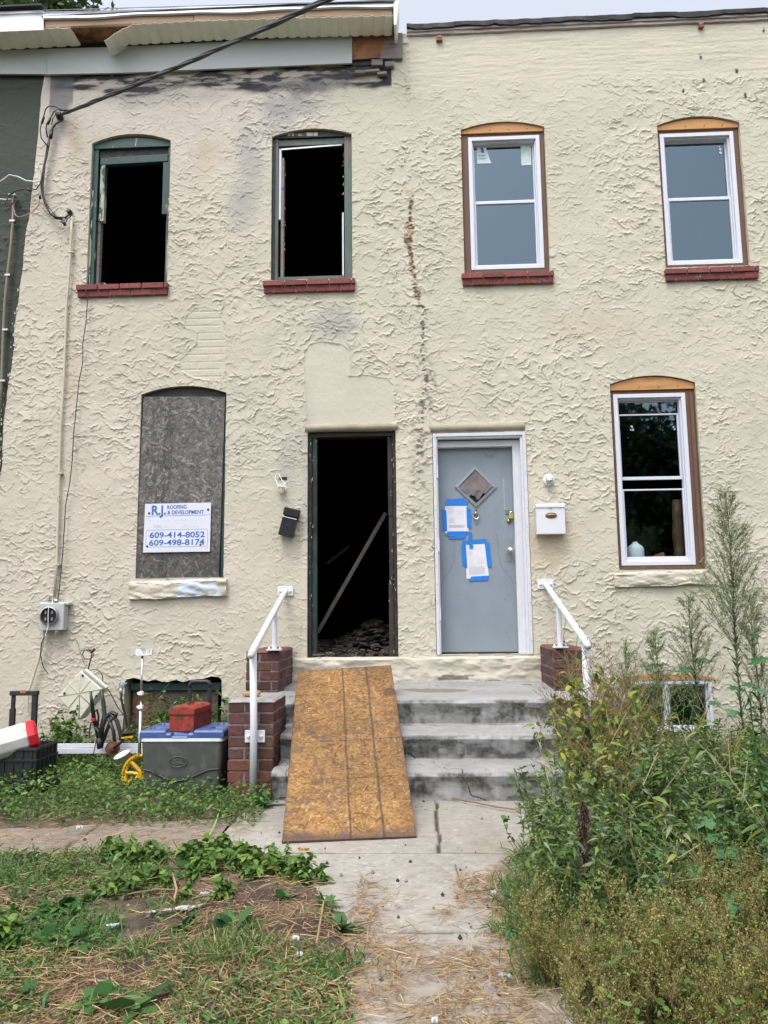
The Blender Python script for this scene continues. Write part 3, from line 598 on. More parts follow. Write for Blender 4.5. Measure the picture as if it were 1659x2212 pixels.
PAL_OLD = [(.11, .105, .10), (.15, .145, .14), (.075, .07, .068), (.22, .21, .2), (.13, .118, .105), (.09, .09, .09)]
def board(name, mats, parent, c4, th, Cc, Hh, origin=None, edge=(.1, .05, .03)):
    bl, br, tr, tl = [np.array(p, float) for p in c4]; ny, nx = Hh.shape; u = np.linspace(0, 1, nx)[None, :, None]; v = np.linspace(0, 1, ny)[:, None, None]
    P = (bl*(1-u)+br*u)*(1-v)+(tl*(1-u)+tr*u)*v; nrm = np.cross(br-bl, tl-bl); nrm /= np.linalg.norm(nrm); P = P+nrm*Hh[..., None]
    mb = MB(); mb.grid(P, Cc)
    cs = [bl, br, tr, tl]; q = [p-nrm*th for p in cs]; cs = [p+nrm*.0002 for p in cs]
    mb.add(cs+q, [[0, 4, 5, 1], [1, 5, 6, 2], [2, 6, 7, 3], [3, 7, 4, 0], [7, 6, 5, 4]], edge)
    return mb.build(name, mats, parent, origin=origin)
def stamp(Cc, xs, ys, x, y, w_, h, col, seed, dens=.5):   # worn printing
    XX, YY = np.meshgrid(xs, ys); m = (np.abs(XX-x) < w_/2) & (np.abs(YY-y) < h/2) & (fbm(XX*120, YY*90, 2, seed) > 1-dens); Cc[m] = Cc[m]*.3+np.array(col)*.7
# boarded window of the burnt house
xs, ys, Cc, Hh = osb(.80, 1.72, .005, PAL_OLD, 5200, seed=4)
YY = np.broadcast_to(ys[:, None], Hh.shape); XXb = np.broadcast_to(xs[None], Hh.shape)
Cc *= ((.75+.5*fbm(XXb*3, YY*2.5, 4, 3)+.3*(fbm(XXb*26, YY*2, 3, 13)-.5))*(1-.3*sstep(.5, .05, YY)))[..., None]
for y, h in ((1.37, .45), (.99, .34), (.75, .12), (.1, .2), (.27, .1)): stamp(Cc, xs, ys, .26, y, .085, h, (.02, .02, .025), int(y*10), .47)
xs_, z_ = [W(*zC(*p), .005) for p in ((552, 1221), (893, 1216), (918, 478), (585, 478))], 0
bl, br, tr, tl = xs_
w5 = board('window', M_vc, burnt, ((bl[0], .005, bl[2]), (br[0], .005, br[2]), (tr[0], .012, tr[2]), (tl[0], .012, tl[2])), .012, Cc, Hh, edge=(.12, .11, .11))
w5['label'] = 'window closed with weathered grey strand board'
mb = MB(); mb.prism(arch_board(-2.612, -1.812, 3.19, 3.295, .07, 0, 0), .03, .09); mb.build('charred_head', M_char, w5)
mb = MB(); mb.box((-1.84, .028, 1.56), (-1.808, .09, 3.2)); mb.build('jamb', M_pgreen, w5)
mb = MB(); mb.box((-2.616, .028, 1.56), (-2.58, .09, 3.2)); mb.build('jamb', M_char, w5)
# basement opening of the burnt house: dark lintel, two old boards inside the hole
mb = MB(); mb.box((-2.66, .06, .535), (-1.83, .12, .60)); bw = mb.build('basement_window', M_pgreen, burnt)
xs, ys, Cc, Hh = osb(.84, .55, .005, PAL_OLD[:3]+[(.2, .13, .09), (.14, .12, .11)], 1700, seed=9); XX, YY = np.meshgrid(xs, ys)
m = (sstep(.35, .05, np.hypot((XX-.08)*1.2, (YY-.42)*.8)))[..., None]; Cc = Cc*(1-m)+Cc*np.array([1.8, 1.1, .65])*m; Cc *= .8
board('board_panel', M_vc, bw, ((-2.65, .1, .0), (-1.86, .1, .0), (-1.86, .1, .53), (-2.65, .1, .53)), .012, Cc, Hh)
# ---------------------------------------------------------------- doorways
mb = MB(); xl, xr = -1.028, -.205
mb.box((xl+.004, .03, .80), (xl+.035, .14, 2.9), m=0); mb.box((xr-.03, .03, .80), (xr-.004, .14, 2.9)); mb.box((xl+.035, .032, 2.855), (xr-.03, .14, 2.895))
dframe = mb.build('door_frame', M_char, burnt, bevel=.004)
mb = MB(); mb.box((xl+.037, .05, .80), (xl+.082, .13, 2.86)); mb.build('door_jamb', mat('scorched_green_paint', (.014, .05, .045), rough=.6, var=.4, vs=14, col2=(.012, .011, .012), c2s=7, c2t=(.42, .55), bump=.003), dframe, bevel=.004)
mb = MB()
for i, (za, zb, dx) in enumerate(((.8, 1.5, .05), (1.5, 2.1, .042), (2.1, 2.86, .046))): mb.box((xr-.032-dx, .06, za), (xr-.032, .13, zb-.004))
mb.build('door_jamb', mat('charred_split_wood', (.035, .024, .02), rough=.8, var=.5, vs=25, bump=.01, bs=30, stretch=(1, 1, .3)), dframe, bevel=.006)
mb = MB()
for i in range(60):
    z = rnd.uniform(.85, 2.85); s = rnd.uniform(.003, .01); x = rnd.choice([xl+rnd.uniform(.01, .08), xr-rnd.uniform(.01, .08)]); y = .028
    mb.box((x-s*.4, y, z-s), (x+s*.4, y+.004, z+s*rnd.uniform(1, 2.5)), col=None)
tag(mb.build('paint_flecks', M_peelwhite, dframe), kind='stuff')
# thin rendered band over both doors
def head_band(parent, x0, x1, z0, z1, out, seed):
    n = 50; xs = np.linspace(x0, x1, n); prof = [(0, z1+.01), (-out, z1), (-out, z0+.004), (0.03, z0)]; P = np.zeros((n, 4, 3))
    for k, (y, z) in enumerate(prof): P[:, k] = np.stack([xs, y+.006*(fbm(xs*12, xs*0+k, 3, seed)-.5), z+.014*(fbm(xs*8, xs*0, 3, seed+k)-.5)], 1)
    mb = MB(); mb.grid(P, np.broadcast_to(np.array([.38, .35, .27]), P.shape)*(.7+.5*fbm(P[..., 0]*10, P[..., 2]*30, 3, 6)[..., None])); return mb.build('door_head', M_stucco, parent, smooth=True)
head_band(burnt, -1.05, -.185, 2.905, 2.965, .02, 4); head_band(right, .12, .99, 2.875, 2.945, .018, 14)
# doorstep plinth: one long rendered ledge under both doors
def plinth(parent, x0, x1, seed):
    n = int((x1-x0)/.012); xs = np.linspace(x0, x1, n); prof = np.array([(.15, .815), (.02, .822), (-.03, .818), (-.045, .80), (-.042, .76), (-.036, .7), (-.04, .65), (-.036, .59)]); q_ = np.linspace(0, 7, 43); prof = np.stack([np.interp(q_, range(8), prof[:, 0]), np.interp(q_, range(8), prof[:, 1])], 1)
    P = np.zeros((n, len(prof), 3))
    for k, (y, z) in enumerate(prof): P[:, k] = np.stack([xs, y-(.035*(fbm(xs*9, xs*0+z*16, 4, 3)-.5)+.016*np.maximum(0, fbm(xs*24, xs*0+z*60, 3, 6)-.5))*(k > 12), z+.012*(fbm(xs*7, xs*0+k*.15, 3, 5)-.5)*(k > 0)], 1)
    c = np.broadcast_to(np.array([.50, .47, .39]), P.shape)*(.85+.3*fbm(P[..., 0]*5, P[..., 2]*12, 4, 7)[..., None])
    g = (sstep(-.02, .05, P[..., 1]))[..., None]; c = c*(1-g)+np.array([.4, .39, .36])*g
    mk = ((fbm(P[..., 0]*3, P[..., 2]*16+8, 4, 31) > .56) & (P[..., 2] < .66))[..., None]*.75; c = c*(1-mk)+np.array([.09, .08, .07])*mk
    mb = MB(); mb.grid(P, c); mb.build('doorstep', M_stucco, parent, smooth=True)
plinth(burnt, -1.17, SPLIT, 2); plinth(right, SPLIT, 1.07, 3)

# grey front door in its white metal storm frame
def Wx(px, py, y): return W(px, py, y)[0]
def Wz(px, py, y): return W(px, py, y)[2]
fx0, fx1 = .14, .997
mb = MB()
mb.box((fx0, -.012, .836), (fx0+.03, .05, 2.858)); mb.box((fx1-.03, -.012, .836), (fx1, .05, 2.858)); mb.box((fx0+.03, -.011, 2.826), (fx1-.03, .05, 2.858))
mb.box((fx0+.03, .0, .836), (fx0+.042, .06, 2.826)); mb.box((fx1-.052, .002, .836), (fx1-.03, .06, 2.826)); mb.box((fx0+.042, .002, 2.808), (fx1-.052, .06, 2.826))
sf = mb.build('storm_door_frame', M_wpaint, right, bevel=.003)
mb = MB()
for z in np.arange(.95, 2.85, .17):
    for x in (fx0+.015, fx1-.014): mb.lathe((x, -.012, z), [(.004, 0), (.004, .0015)], axis=(0, -1, 0), n=8)
mb.each('frame_screw', M_steel, sf)
mb = MB()
for z in (1.2, 1.82, 2.5): mb.box((fx0+.031, -.014, z-.06), (fx0+.043, -.001, z+.06))
mb.each('hinge_leaf', M_vinyl, sf)
mb = MB(); mb.box((fx1-.118, .062, .836), (fx1-.005, .2, 2.80), m=0); mb.box((fx0+.0, .062, .836), (fx0+.035, .2, 2.80)); mb.box((fx0+.035, .064, 2.74), (fx1-.118, .2, 2.80)); 
jb = mb.build('door_jamb', M_wpaint, sf, bevel=.003)
dy = .125
dx0, dx1 = .177, fx1-.12; dz0, dz1 = .85, 2.738
mb = MB(); n = 30
mb.box((dx0, dy, dz0), (dx1, dy+.045, dz1)); door = mb.build('front_door', M_doorgrey, right, bevel=.002)
mb = MB(); mb.box((dx0, dy-.012, dz0-.03), (dx1, dy+.03, dz0+.0-.002)); mb.build('door_sweep', M_char, door)
# diamond light, its frame and the cloth stuffed in it
def DP(px, py, y=dy-.012): a = W(*zM(px, py), y); return np.array([a[0], a[2]])
ot = [DP(472, 370), DP(708, 602), DP(485, 822), DP(252, 600)]; it = [DP(472, 410), DP(668, 602), DP(484, 780), DP(290, 600)]
mb = MB(); v = [(p[0], dy-.012, p[1]) for p in ot]+[(p[0], dy-.016, p[1]) for p in it]+[(p[0], dy-.0005, p[1]) for p in ot]+[(p[0], dy-.0008, p[1]) for p in it]
mb.add(v, [[i, (i+1) % 4, 4+(i+1) % 4, 4+i] for i in range(4)]+[[i, 8+i, 8+(i+1) % 4, (i+1) % 4] for i in range(4)]+[[4+i, 4+(i+1) % 4, 12+(i+1) % 4, 12+i] for i in range(4)])
dl = mb.build('diamond_light_frame', M_doorgrey, door)
mb = MB(); mb.add([(p[0], dy-.002, p[1]) for p in it], [[0, 1, 2, 3]]); mb.build('diamond_opening', M_soot, dl)
c0 = sum(it)/4; mb = MB(); n = 44; u, v = np.meshgrid(np.linspace(-1, 1, n), np.linspace(-1, 1, n))
hx = (it[1][0]-it[3][0])/2*.97; hz = (it[0][1]-it[2][1])/2*.97
X = c0[0]+(u+v)/2*hx; Z = c0[1]+(v-u)/2*hz; t = (c0[1]+hz-Z)/(2*hz)
fold = .016*np.abs(np.sin(7*np.arctan2(X-c0[0], Z-c0[1]-.16)+2*fbm(X*9, Z*9, 2, 1)))*sstep(.3, .75, t)+.02*fbm(X*14, Z*14, 3, 2)
mb.grid(np.stack([X, dy-.004-fold*.7, Z], -1), keep=((Z[:-1, :-1] > c0[1]-hz*.60-.03*np.sin(X[:-1, :-1]*60)) | (fbm(X[:-1, :-1]*30, Z[:-1, :-1]*30, 2, 3) > .62)))
mb.build('stuffed_cloth', M_cloth, dl, smooth=True)
# knocker
kx, kz = DP(483, 900); mb = MB(); mb.lathe((kx, dy-.002, DP(483, 850)[1]), [(.009, 0), (.012, .006), (.007, .012)], axis=(0, -1, 0), n=12); mb.lathe((kx, dy-.002, DP(485, 890)[1]), [(.018, 0), (.017, .008), (.008, .015)], axis=(0, -1, 0), n=16)
mb.box((kx-.026, dy-.016, DP(483, 902)[1]), (kx+.026, dy-.004, DP(483, 890)[1]))
rr = [(kx+.026*math.cos(a), dy-.014-.004*math.sin(-a), DP(483, 905)[1]+.042*math.sin(a)*(1 if math.sin(a) < 0 else 0)) for a in np.linspace(math.pi, 2*math.pi, 13)]
mb.tube(rr, [.004]*3+[.005, .006, .007, .009, .007, .006, .005]+[.004]*3, 8); mb.tube([(kx, dy-.012, DP(483, 905)[1]-.04), (kx, dy-.012, DP(483, 1008)[1])], [.005, .002], 8)
mb.lathe((kx, dy-.001, DP(483, 838)[1]), [(.004, -.001), (.009, .004), (.003, .01)], axis=(0, -1, 0), n=10)
mb.build('door_knocker', M_steel, door, smooth=False)
# knob plate, knob, deadbolt, hasp
def box_px(mb, x0, y0, x1, y1, ya, yb, z=DP): a = z(x0, y0); b = z(x1, y1); mb.box((min(a[0], b[0]), ya, min(a[1], b[1])), (max(a[0], b[0]), yb, max(a[1], b[1])))
mb = MB(); box_px(mb, 808, 1158, 922, 1415, dy-.004, dy-.0005); kp = mb.build('knob_plate', mat('worn_grey_plate', (.3, .32, .34), rough=.4, metal=.5, var=.15), door)
k = DP(853, 1290); mb = MB(); mb.lathe((k[0], dy-.004, k[1]), [(.024, 0), (.022, .004), (.011, .008), (.011, .025), (.022, .034), (.026, .045), (.024, .055), (.014, .06), (.0, .061)], axis=(0, -1, 0), n=24); mb.build('door_knob', M_chrome, kp, smooth=True)
k = DP(840, 975); mb = MB(); mb.lathe((k[0], dy, k[1]), [(.021, 0), (.021, .006), (.016, .012), (.008, .013), (.006, .02), (0, .021)], axis=(0, -1, 0), n=20); mb.build('deadbolt', M_brass, door, smooth=True)
mb = MB(); box_px(mb, 800, 845, 918, 892, dy-.007, dy-.001); mb.box((fx1-.12, dy-.012, DP(0, 890)[1]), (fx1-.1, dy-.004, DP(0, 838)[1])); k = DP(855, 870); mb.lathe((k[0], dy-.007, k[1]), [(.008, 0), (.008, .012), (0, .013)], axis=(0, -1, 0), n=10)
hasp = mb.build('hasp', M_steel, door, bevel=.001)
mb = MB(); k = DP(790, 700); mb.box((k[0]-.003, dy-.002, DP(0, 860)[1]), (k[0]+.003, dy-.0006, DP(0, 520)[1])); mb.build('worn_scratch', M_galv, door)
lock = thing('padlock', 'small yellow padlock hanging from the steel hasp of the grey door', 'padlock', (DP(862, 920)[0], dy-.02, DP(862, 945)[1]))
mb = MB(); box_px(mb, 838, 893, 888, 947, dy-.03, dy-.012); mb.build('lock_body', mat('yellow_lock_body', (.42, .42, .05), rough=.4, metal=.3), lock, bevel=.002)
k = DP(862, 893); mb = MB(); mb.tube([(k[0]+.011*math.cos(a), dy-.021, k[1]+.018*math.sin(a)-.001) for a in np.linspace(0, math.pi, 9)], .003, 6); mb.build('shackle', M_chrome, lock)
M_gline = mat('dull_glue', (.13, .145, .155), var=.3, vs=60)
# marks on the door paint: a worn old outline
mb = MB()
for pts in ([(248, 1175), (246, 1300), (240, 1420), (185, 1530), (120, 1600), (100, 1700), (105, 1790)], [(700, 1105), (722, 1200), (730, 1330), (752, 1460), (800, 1530), (870, 1600), (895, 1700), (900, 1790)]):
    P = [DP(*p) for p in pts]; mb = MB(); mb.tube([(p[0], dy, p[1]) for p in P], .0014, 4); mb.build('old_glue_line', M_gline, door)

mb = MB()
for i in range(46):
    x = rnd.uniform(dx0+.02, dx1-.02); z = rnd.uniform(dz0+.05, dz1-.05); l = rnd.uniform(.004, .03)
    if i % 3 == 0: x = dx1-rnd.uniform(.01, .1)
    mb.box((x-l*rnd.random(), dy-.0012, z), (x+l*.4, dy-.0004, z+.002), rot=rotm((0, 1, 0), rnd.uniform(-1.5, 1.5)))
tag(mb.build('scuff_marks', mat('dark_scuff', (.1, .11, .12), var=.2), door), kind='stuff')
# safety chain and closer arm under the head
mb = MB(); P0 = W(*zM(525, 140), dy-.02); P1 = W(*zM(740, 122), dy-.02)
for t in np.linspace(0, 1, 34):
    p = P0*(1-t)+P1*t; z = p[2]-.115*math.sin(math.pi*t)**.75; mb.bx((p[0], dy-.018, z), (.006, .004, .005), rot=rotm((0, 1, 0), t*9))
a = W(*zM(460, 70), .05); b = W(*zM(570, 128), dy-.02); mb.tube([a, b], .006, 6); mb.tube([b, W(*zM(740, 122), dy-.02)], .002, 5); mb.lathe(W(*zM(528, 155), dy-.002), [(.012, 0), (.012, .01), (.004, .016)], axis=(0, -1, 0), n=10)
mb.build('chain', M_greywood, door)
# taped notices
def notice(name, label, corners, tapes, lines, y):
    P = [DP(*c, y) for c in corners]; c = sum(P)/4; t = thing(name, label, 'notice', (c[0], y, c[1]), 'notices taped to the grey door')
    mb = MB(); mb.add([(p[0], y, p[1]) for p in P]+[(p[0], y+.001, p[1]) for p in P], [[0, 1, 2, 3], [7, 6, 5, 4], [0, 4, 5, 1], [1, 5, 6, 2], [2, 6, 7, 3], [3, 7, 4, 0]]); mb.build('sheet', M_paper, t)
    mb = MB()
    for i, tp in enumerate(tapes):
        Q = [DP(*p, y) for p in tp]; yy = y-.0012-.0004*i; n = len(Q); mb.add([(q[0], yy-.0012*(k % 2), q[1]) for k, q in enumerate(Q)], [list(range(n))])
    mb.build('tape', M_tape, t)
    mb = MB()
    for x0, y0, x1, y1, th in lines:
        a, b = DP(x0, y0, y), DP(x1, y1, y); mb.add([(a[0], y-.0006, a[1]-th), (b[0], y-.0006, b[1]-th), (b[0], y-.0006, b[1]+th), (a[0], y-.0006, a[1]+th)], [[0, 1, 2, 3]])
    mb.build('print', mat('small_print', (.3, .3, .36), var=.5, vs=220), t); return t
L1 = [(165, 828+i*8, 165+rnd.uniform(40, 90), 826+i*8, .0006) for i in range(3)]+[(182, 858, 272, 855, .0005), (182, 915, 275, 912, .0005)]+[(185, 870+i*9, 185+rnd.uniform(30, 70), 869+i*9, .0006) for i in range(4)]+[(280, 862+i*13, 370-rnd.uniform(0, 40), 860+i*13, .0006) for i in range(4)]
L1 += [(185, 936+i*8.5, 185+rnd.uniform(40, 85), 935+i*8.5, .0008) for i in range(8)]+[(190, 1018+i*6.5, 365-rnd.uniform(0, 15), 1016+i*6.5, .001) for i in range(5)]
notice('notice', 'upper of two white notices taped in blue to the grey door, left of the knocker', [(145, 805), (382, 805), (402, 1100), (145, 1107)],
       [[(158, 735), (355, 724), (358, 752), (398, 748), (392, 806), (140, 808)], [(105, 838), (160, 860), (168, 1085), (118, 1072)], [(376, 822), (425, 845), (432, 1055), (385, 1045)], [(176, 1085), (400, 1083), (385, 1108), (355, 1165), (178, 1170), (195, 1136), (143, 1132)], [(395, 1090), (435, 1092), (452, 1272), (412, 1275)]], L1, dy-.004)
L2 = [(392, 1240+i*9, 392+rnd.uniform(40, 110), 1238+i*9, .0006) for i in range(4)]+[(398, 1285, 545, 1281, .0007)]+[(392, 1305+i*9, 392+rnd.uniform(30, 70), 1304+i*9, .0006) for i in range(6)]+[(405, 1378, 492, 1372, .0006), (408, 1460, 495, 1455, .0006)]+[(410, 1392+i*14, 410+rnd.uniform(30, 60), 1390+i*14, .0006) for i in range(4)]+[(500, 1380+i*15, 560, 1376+i*15, .0006) for i in range(5)]
L2 += [(405, 1474+i*10, 582-rnd.uniform(0, 12), 1468+i*10, .0011) for i in range(9)]
notice('notice', 'lower of two white notices taped in blue to the grey door, below the knocker', [(372, 1232), (578, 1218), (624, 1575), (378, 1602)],
       [[(322, 1205), (350, 1185), (600, 1165), (590, 1215), (370, 1232), (338, 1245)], [(320, 1240), (372, 1232), (388, 1490), (335, 1450)], [(574, 1200), (628, 1210), (655, 1478), (606, 1470)], [(430, 1578), (625, 1565), (608, 1620), (402, 1630)]], L2, dy-.0035)

# ---------------------------------------------------------------- what hangs on the front
sg = [W(*zL(*p), -.012) for p in ((296, 348), (1372, 326), (1352, 1126), (262, 1142))]
sign = thing('company_sign', 'white roofing company sign with blue phone numbers nailed to the grey strand board', 'sign', (sg[2]+sg[3])/2)
mb = MB(); mb.add([(p[0], -.012, p[2]) for p in sg]+[(p[0], -.006, p[2]) for p in sg], [[0, 1, 2, 3], [7, 6, 5, 4], [0, 4, 5, 1], [1, 5, 6, 2], [2, 6, 7, 3], [3, 7, 4, 0]]); mb.build('sign_panel', M_sign, sign)
def LP(x, y): p = W(*zL(x, y), -.012); return np.array([p[0], -.012, p[2]])
def sgtext(mb, t, x0, y0, x1, y1, hz_px, m=0, bold=.012):   # lower-left, lower-right in the zoom, cap height in its pixels
    a, b = LP(x0, y0), LP(x1, y1); r = (b-a); wd = np.linalg.norm(r); r /= wd; u = np.cross((0, -1, 0), r)*1.0; u = np.array([-r[2], 0, r[0]])
    h = np.linalg.norm(LP(x0, y0-hz_px)-a); tmp = MB(); text_mb(tmp, t, (0, 0, 0), (1, 0, 0), (0, 0, 1), h, 1, 0, bold=bold); V = tmp.V[0]; span = V[:, 0].max()-V[:, 0].min()
    V = V.copy(); V[:, 0] -= V[:, 0].min(); V[:, 0] *= wd/span; mb.add(a+V[:, :1]*r+V[:, 2:]*u+np.array([0, -.001, 0]), [f for f in [q[0][0]-0 for q in tmp.F]], m=m)
mb = MB(); sgtext(mb, 'R.J.', 402, 524, 636, 520, 150, bold=.03); sgtext(mb, 'ROOFING', 658, 432, 972, 424, 62, bold=.025); sgtext(mb, '& DEVELOPMENT', 658, 518, 1255, 508, 62, bold=.025)
sgtext(mb, '609-414-8052', 368, 905, 1270, 890, 95, bold=.022); sgtext(mb, '609-498-8174', 360, 1030, 1265, 1012, 95, bold=.022)
def lp_line(mb, pts, th):
    P = [LP(*p) for p in pts]
    for a, b in zip(P[:-1], P[1:]):
        d = (b-a)/np.linalg.norm(b-a); n_ = np.array([-d[2], 0, d[0]])*th; mb.add([a-n_+(0, -.001, 0), b-n_+(0, -.001, 0), b+n_+(0, -.001, 0), a+n_+(0, -.001, 0)], [[0, 1, 2, 3]])
lp_line(mb, [(300, 551), (1352, 527)], .0016)
lp_line(mb, [(345, 778), (1298, 758), (1314, 765), (1320, 782), (1316, 1018), (1308, 1032), (1292, 1038), (325, 1054), (310, 1048), (305, 1035), (315, 800), (325, 785), (345, 778)], .0013)
mb.build('lettering', M_blueink, sign)
mb = MB(); sgtext(mb, 'WIN', 430, 748, 560, 746, 60)
rq = random.Random(5)
for yy, xa, xb in ((640, 380, 1280), (740, 590, 1225)):
    x = xa
    while x < xb:
        if rq.random() < .8:
            p = LP(x, yy-(x-xa)*.016); w_ = rq.uniform(.0012, .003); h_ = rq.uniform(.003, .007); mb.box((p[0]-w_, -.0131, p[2]+.003), (p[0]+w_, -.0125, p[2]+.003+h_*2))
        x += rq.uniform(18, 42)
mb.build('faded_lettering', mat('ghost_print', (.5, .5, .56), var=.25, vs=70), sign)
mb = MB()
for x, y, r_ in ((362, 500, .011), (1325, 440, .011), (330, 1040, .010), (1200, 1012, .010)):
    p = LP(x, y); mb.lathe(p, [(r_, 0), (r_*.9, .004), (r_*.4, .006), (0, .0065)], axis=(0, -1, 0), n=12)
mb.each('screw', M_rust, sign)
mb = MB()
for x, y, s in ((358, 560, .004), (356, 580, .003), (350, 600, .002), (900, 600, .003), (960, 610, .003), (880, 575, .002), (940, 690, .003), (960, 720, .003), (1290, 1075, .004), (1310, 1060, .003), (1230, 1080, .003), (320, 1100, .003)):
    p = LP(x, y); mb.box((p[0]-s, -.0131, p[2]-s*1.4), (p[0]+s*.7, -.0124, p[2]+s*1.6))
tag(mb.build('rust_drips', M_pink, sign), kind='stuff')

# mailboxes
def MP(px, py, y, z=zM): return W(*z(px, py), y)
a = MP(1135, 1130, -.1); b = MP(1447, 768, -.1); x0, x1, z0, z1 = a[0]+.012, b[0], a[2]+.012, b[2]-.01
mbx = thing('mailbox', 'white enamel mailbox with oval brass plate on the stucco right of the grey door', 'mailbox', ((x0+x1)/2, 0, z0))
mb = MB(); mb.box((x0, -.095, z0), (x1, -.008, z1-.03)); mb.build('box', M_mailw, mbx, bevel=.004)
mb = MB(); mb.prism([(0, 0)], 0, 0) if 0 else None
mb = MB(); v = []
for x in (x0-.004, x1+.004): v += [(x, -.006, z1+.012), (x, -.085, z1), (x, -.102, z1-.012), (x, -.102, z1-.035), (x, -.097, z1-.035), (x, -.006, z1-.028)]
mb.add(v, [[0, 1, 2, 3, 4, 5], [11, 10, 9, 8, 7, 6]]+[[i, 6+i, 6+(i+1) % 6, (i+1) % 6] for i in range(6)]); mb.build('lid', M_mailw, mbx, bevel=.002)
c = MP(1300, 910, -.097); mb = MB(); A = np.linspace(0, 2*np.pi, 28, endpoint=False)
v = []; 
for rx, rz, y in ((.052, .026, -.0955), (.052, .026, -.1005), (.044, .019, -.1015), (.042, .017, -.098), (.02, .007, -.102)): v += [(c[0]+rx*math.cos(t), y, c[2]+rz*math.sin(t)) for t in A]
v.append((c[0], -.1025, c[2])); n = 28
mb.add(v, [[k*n+i, k*n+(i+1) % n, (k+1)*n+(i+1) % n, (k+1)*n+i] for k in range(4) for i in range(n)]+[[4*n+i, 4*n+(i+1) % n, 5*n] for i in range(n)]); mb.build('oval_plate', M_brass, mbx, smooth=False)
mb = MB(); mb.box(((x0+x1)/2-.01, -.1045, z1-.045), ((x0+x1)/2+.01, -.1025, z1-.036)); mb.box(((x0+x1)/2-.006, -.1, z0-.008), ((x0+x1)/2+.006, -.09, z0+.004)); mb.build('catch', M_steel, mbx)
# black mailbox, hanging askew, lid open
def OPt(x, y, yy): return W(*zO(x, y), yy)
cc = OPt(215, 650, -.06); tilt = R(-14)   # leans so its top goes to the right
bm = thing('mailbox', 'black metal mailbox hanging crooked with its lid up left of the burnt doorway', 'mailbox', tuple(cc))
Rt = rotm((0, 1, 0), -tilt)
def tb(mb, a, b, **k): mb.box(np.array(a)+cc, np.array(b)+cc, rot=Rt, piv=cc, **k)
mb = MB(); tb(mb, (-.066, -.045, -.115), (.066, .04, .055)); bb = mb.build('box', M_blackmet, bm, bevel=.003)
mb = MB(); tb(mb, (-.066, .02, .05), (.07, .045, .14)); mb.build('back_plate', M_blackmet, bm, bevel=.002)
mb = MB(); tb(mb, (-.075, -.03, .075), (.075, .03, .15)); mb.build('lid', M_blackmet, bm, bevel=.008)
mb = MB(); tb(mb, (-.066, -.05, .053), (.066, -.02, .059)); mb.build('rim', M_whitepl, bm)
mb = MB()
for ang, l in ((0, .026), (0.8, .016), (-.8, .016), (math.pi, .016)):
    p0 = np.array([0, -.046, -.03]); d = np.array([math.sin(ang), 0, math.cos(ang)]); P = [cc+Rt@(p0+d*t*l+np.array([.004*math.sin(t*3)*np.sign(math.sin(ang)), 0, 0])) for t in np.linspace(0, 1, 5)]; mb.tube(P, [.002, .005, .006, .004, .001], 6)
mb.build('relief_ornament', M_blackmet, bb)
# porch lights, both missing their shades
p = W(*zO(150, 300), 0); pl = thing('porch_light', 'broken porch light socket with dangling white wires above the black mailbox', 'lamp', (p[0], 0, p[2]))
mb = MB(); mb.lathe((p[0]+.0, -.0, p[2]-.005), [(.045, 0), (.045, .006), (.03, .01)], axis=(0, -1, 0), n=18); mb.build('backplate', M_ceramic, pl)
mb = MB(); mb.lathe((p[0], -.045, p[2]-.06), [(.018, 0), (.026, .02), (.03, .045), (.036, .06), (.033, .062), (.028, .05)], n=18); mb.box((p[0]-.03, -.05, p[2]-.02), (p[0]+.03, -.0, p[2]-.005)); mb.build('socket', M_ceramic, pl, bevel=.002)
mb = MB()
for k in ([(90, 170), (80, 200), (100, 250), (118, 285)], [(90, 170), (120, 160), (150, 230), (180, 262), (200, 240)], [(120, 285), (150, 262), (170, 250), (195, 262)]):
    mb.tube([W(*zO(*q), -.055-.01*i) for i, q in enumerate(k)], .0045, 6)
mb.each('wire', M_whitepl, pl)
mb = MB(); q = W(*zO(160, 205), -.004); mb.box((q[0]-.035, -.006, q[2]-.012), (q[0]+.035, -.001, q[2]+.012)); mb.build('wall_hole', M_soot, pl)
p = W(*zM(1268, 530), 0); pl = thing('porch_light', 'round white porch light base without shade above the white mailbox', 'lamp', (p[0], 0, p[2]))
mb = MB(); mb.lathe((p[0], -.0, p[2]), [(.052, 0), (.052, .018), (.046, .026), (.02, .03)], axis=(0, -1, 0), n=28); mb.build('backplate', M_mailw, pl, smooth=False)
mb = MB(); mb.lathe((p[0]+.004, -.055, p[2]-.006), [(.03, -.012), (.034, -.006), (.032, .016), (.024, .02)], n=20); mb.tube([(p[0], -.02, p[2]-.01), (p[0], -.05, p[2]-.012)], .012, 8); mb.lathe((p[0]+.006, -.055, p[2]-.032), [(.012, 0), (.018, .01), (.02, .014)], n=12)
mb.tube([(p[0]-.045, -.055, p[2]-.008), (p[0]+.05, -.055, p[2]-.008)], .003, 6); mb.build('bulb_holder', M_chrome, pl)
# ---------------------------------------------------------------- eaves, roofs
def strip(mb, pa, pb, col=None, m=0, th=None):   # quad strip between two polylines of points
    n = len(pa); v = list(pa)+list(pb); mb.add(v, [[i, i+1, n+i+1, n+i] for i in range(n-1)], col, m)
OV = -.27
def AP(x, y, Y): return W(*zA(x, y), Y)
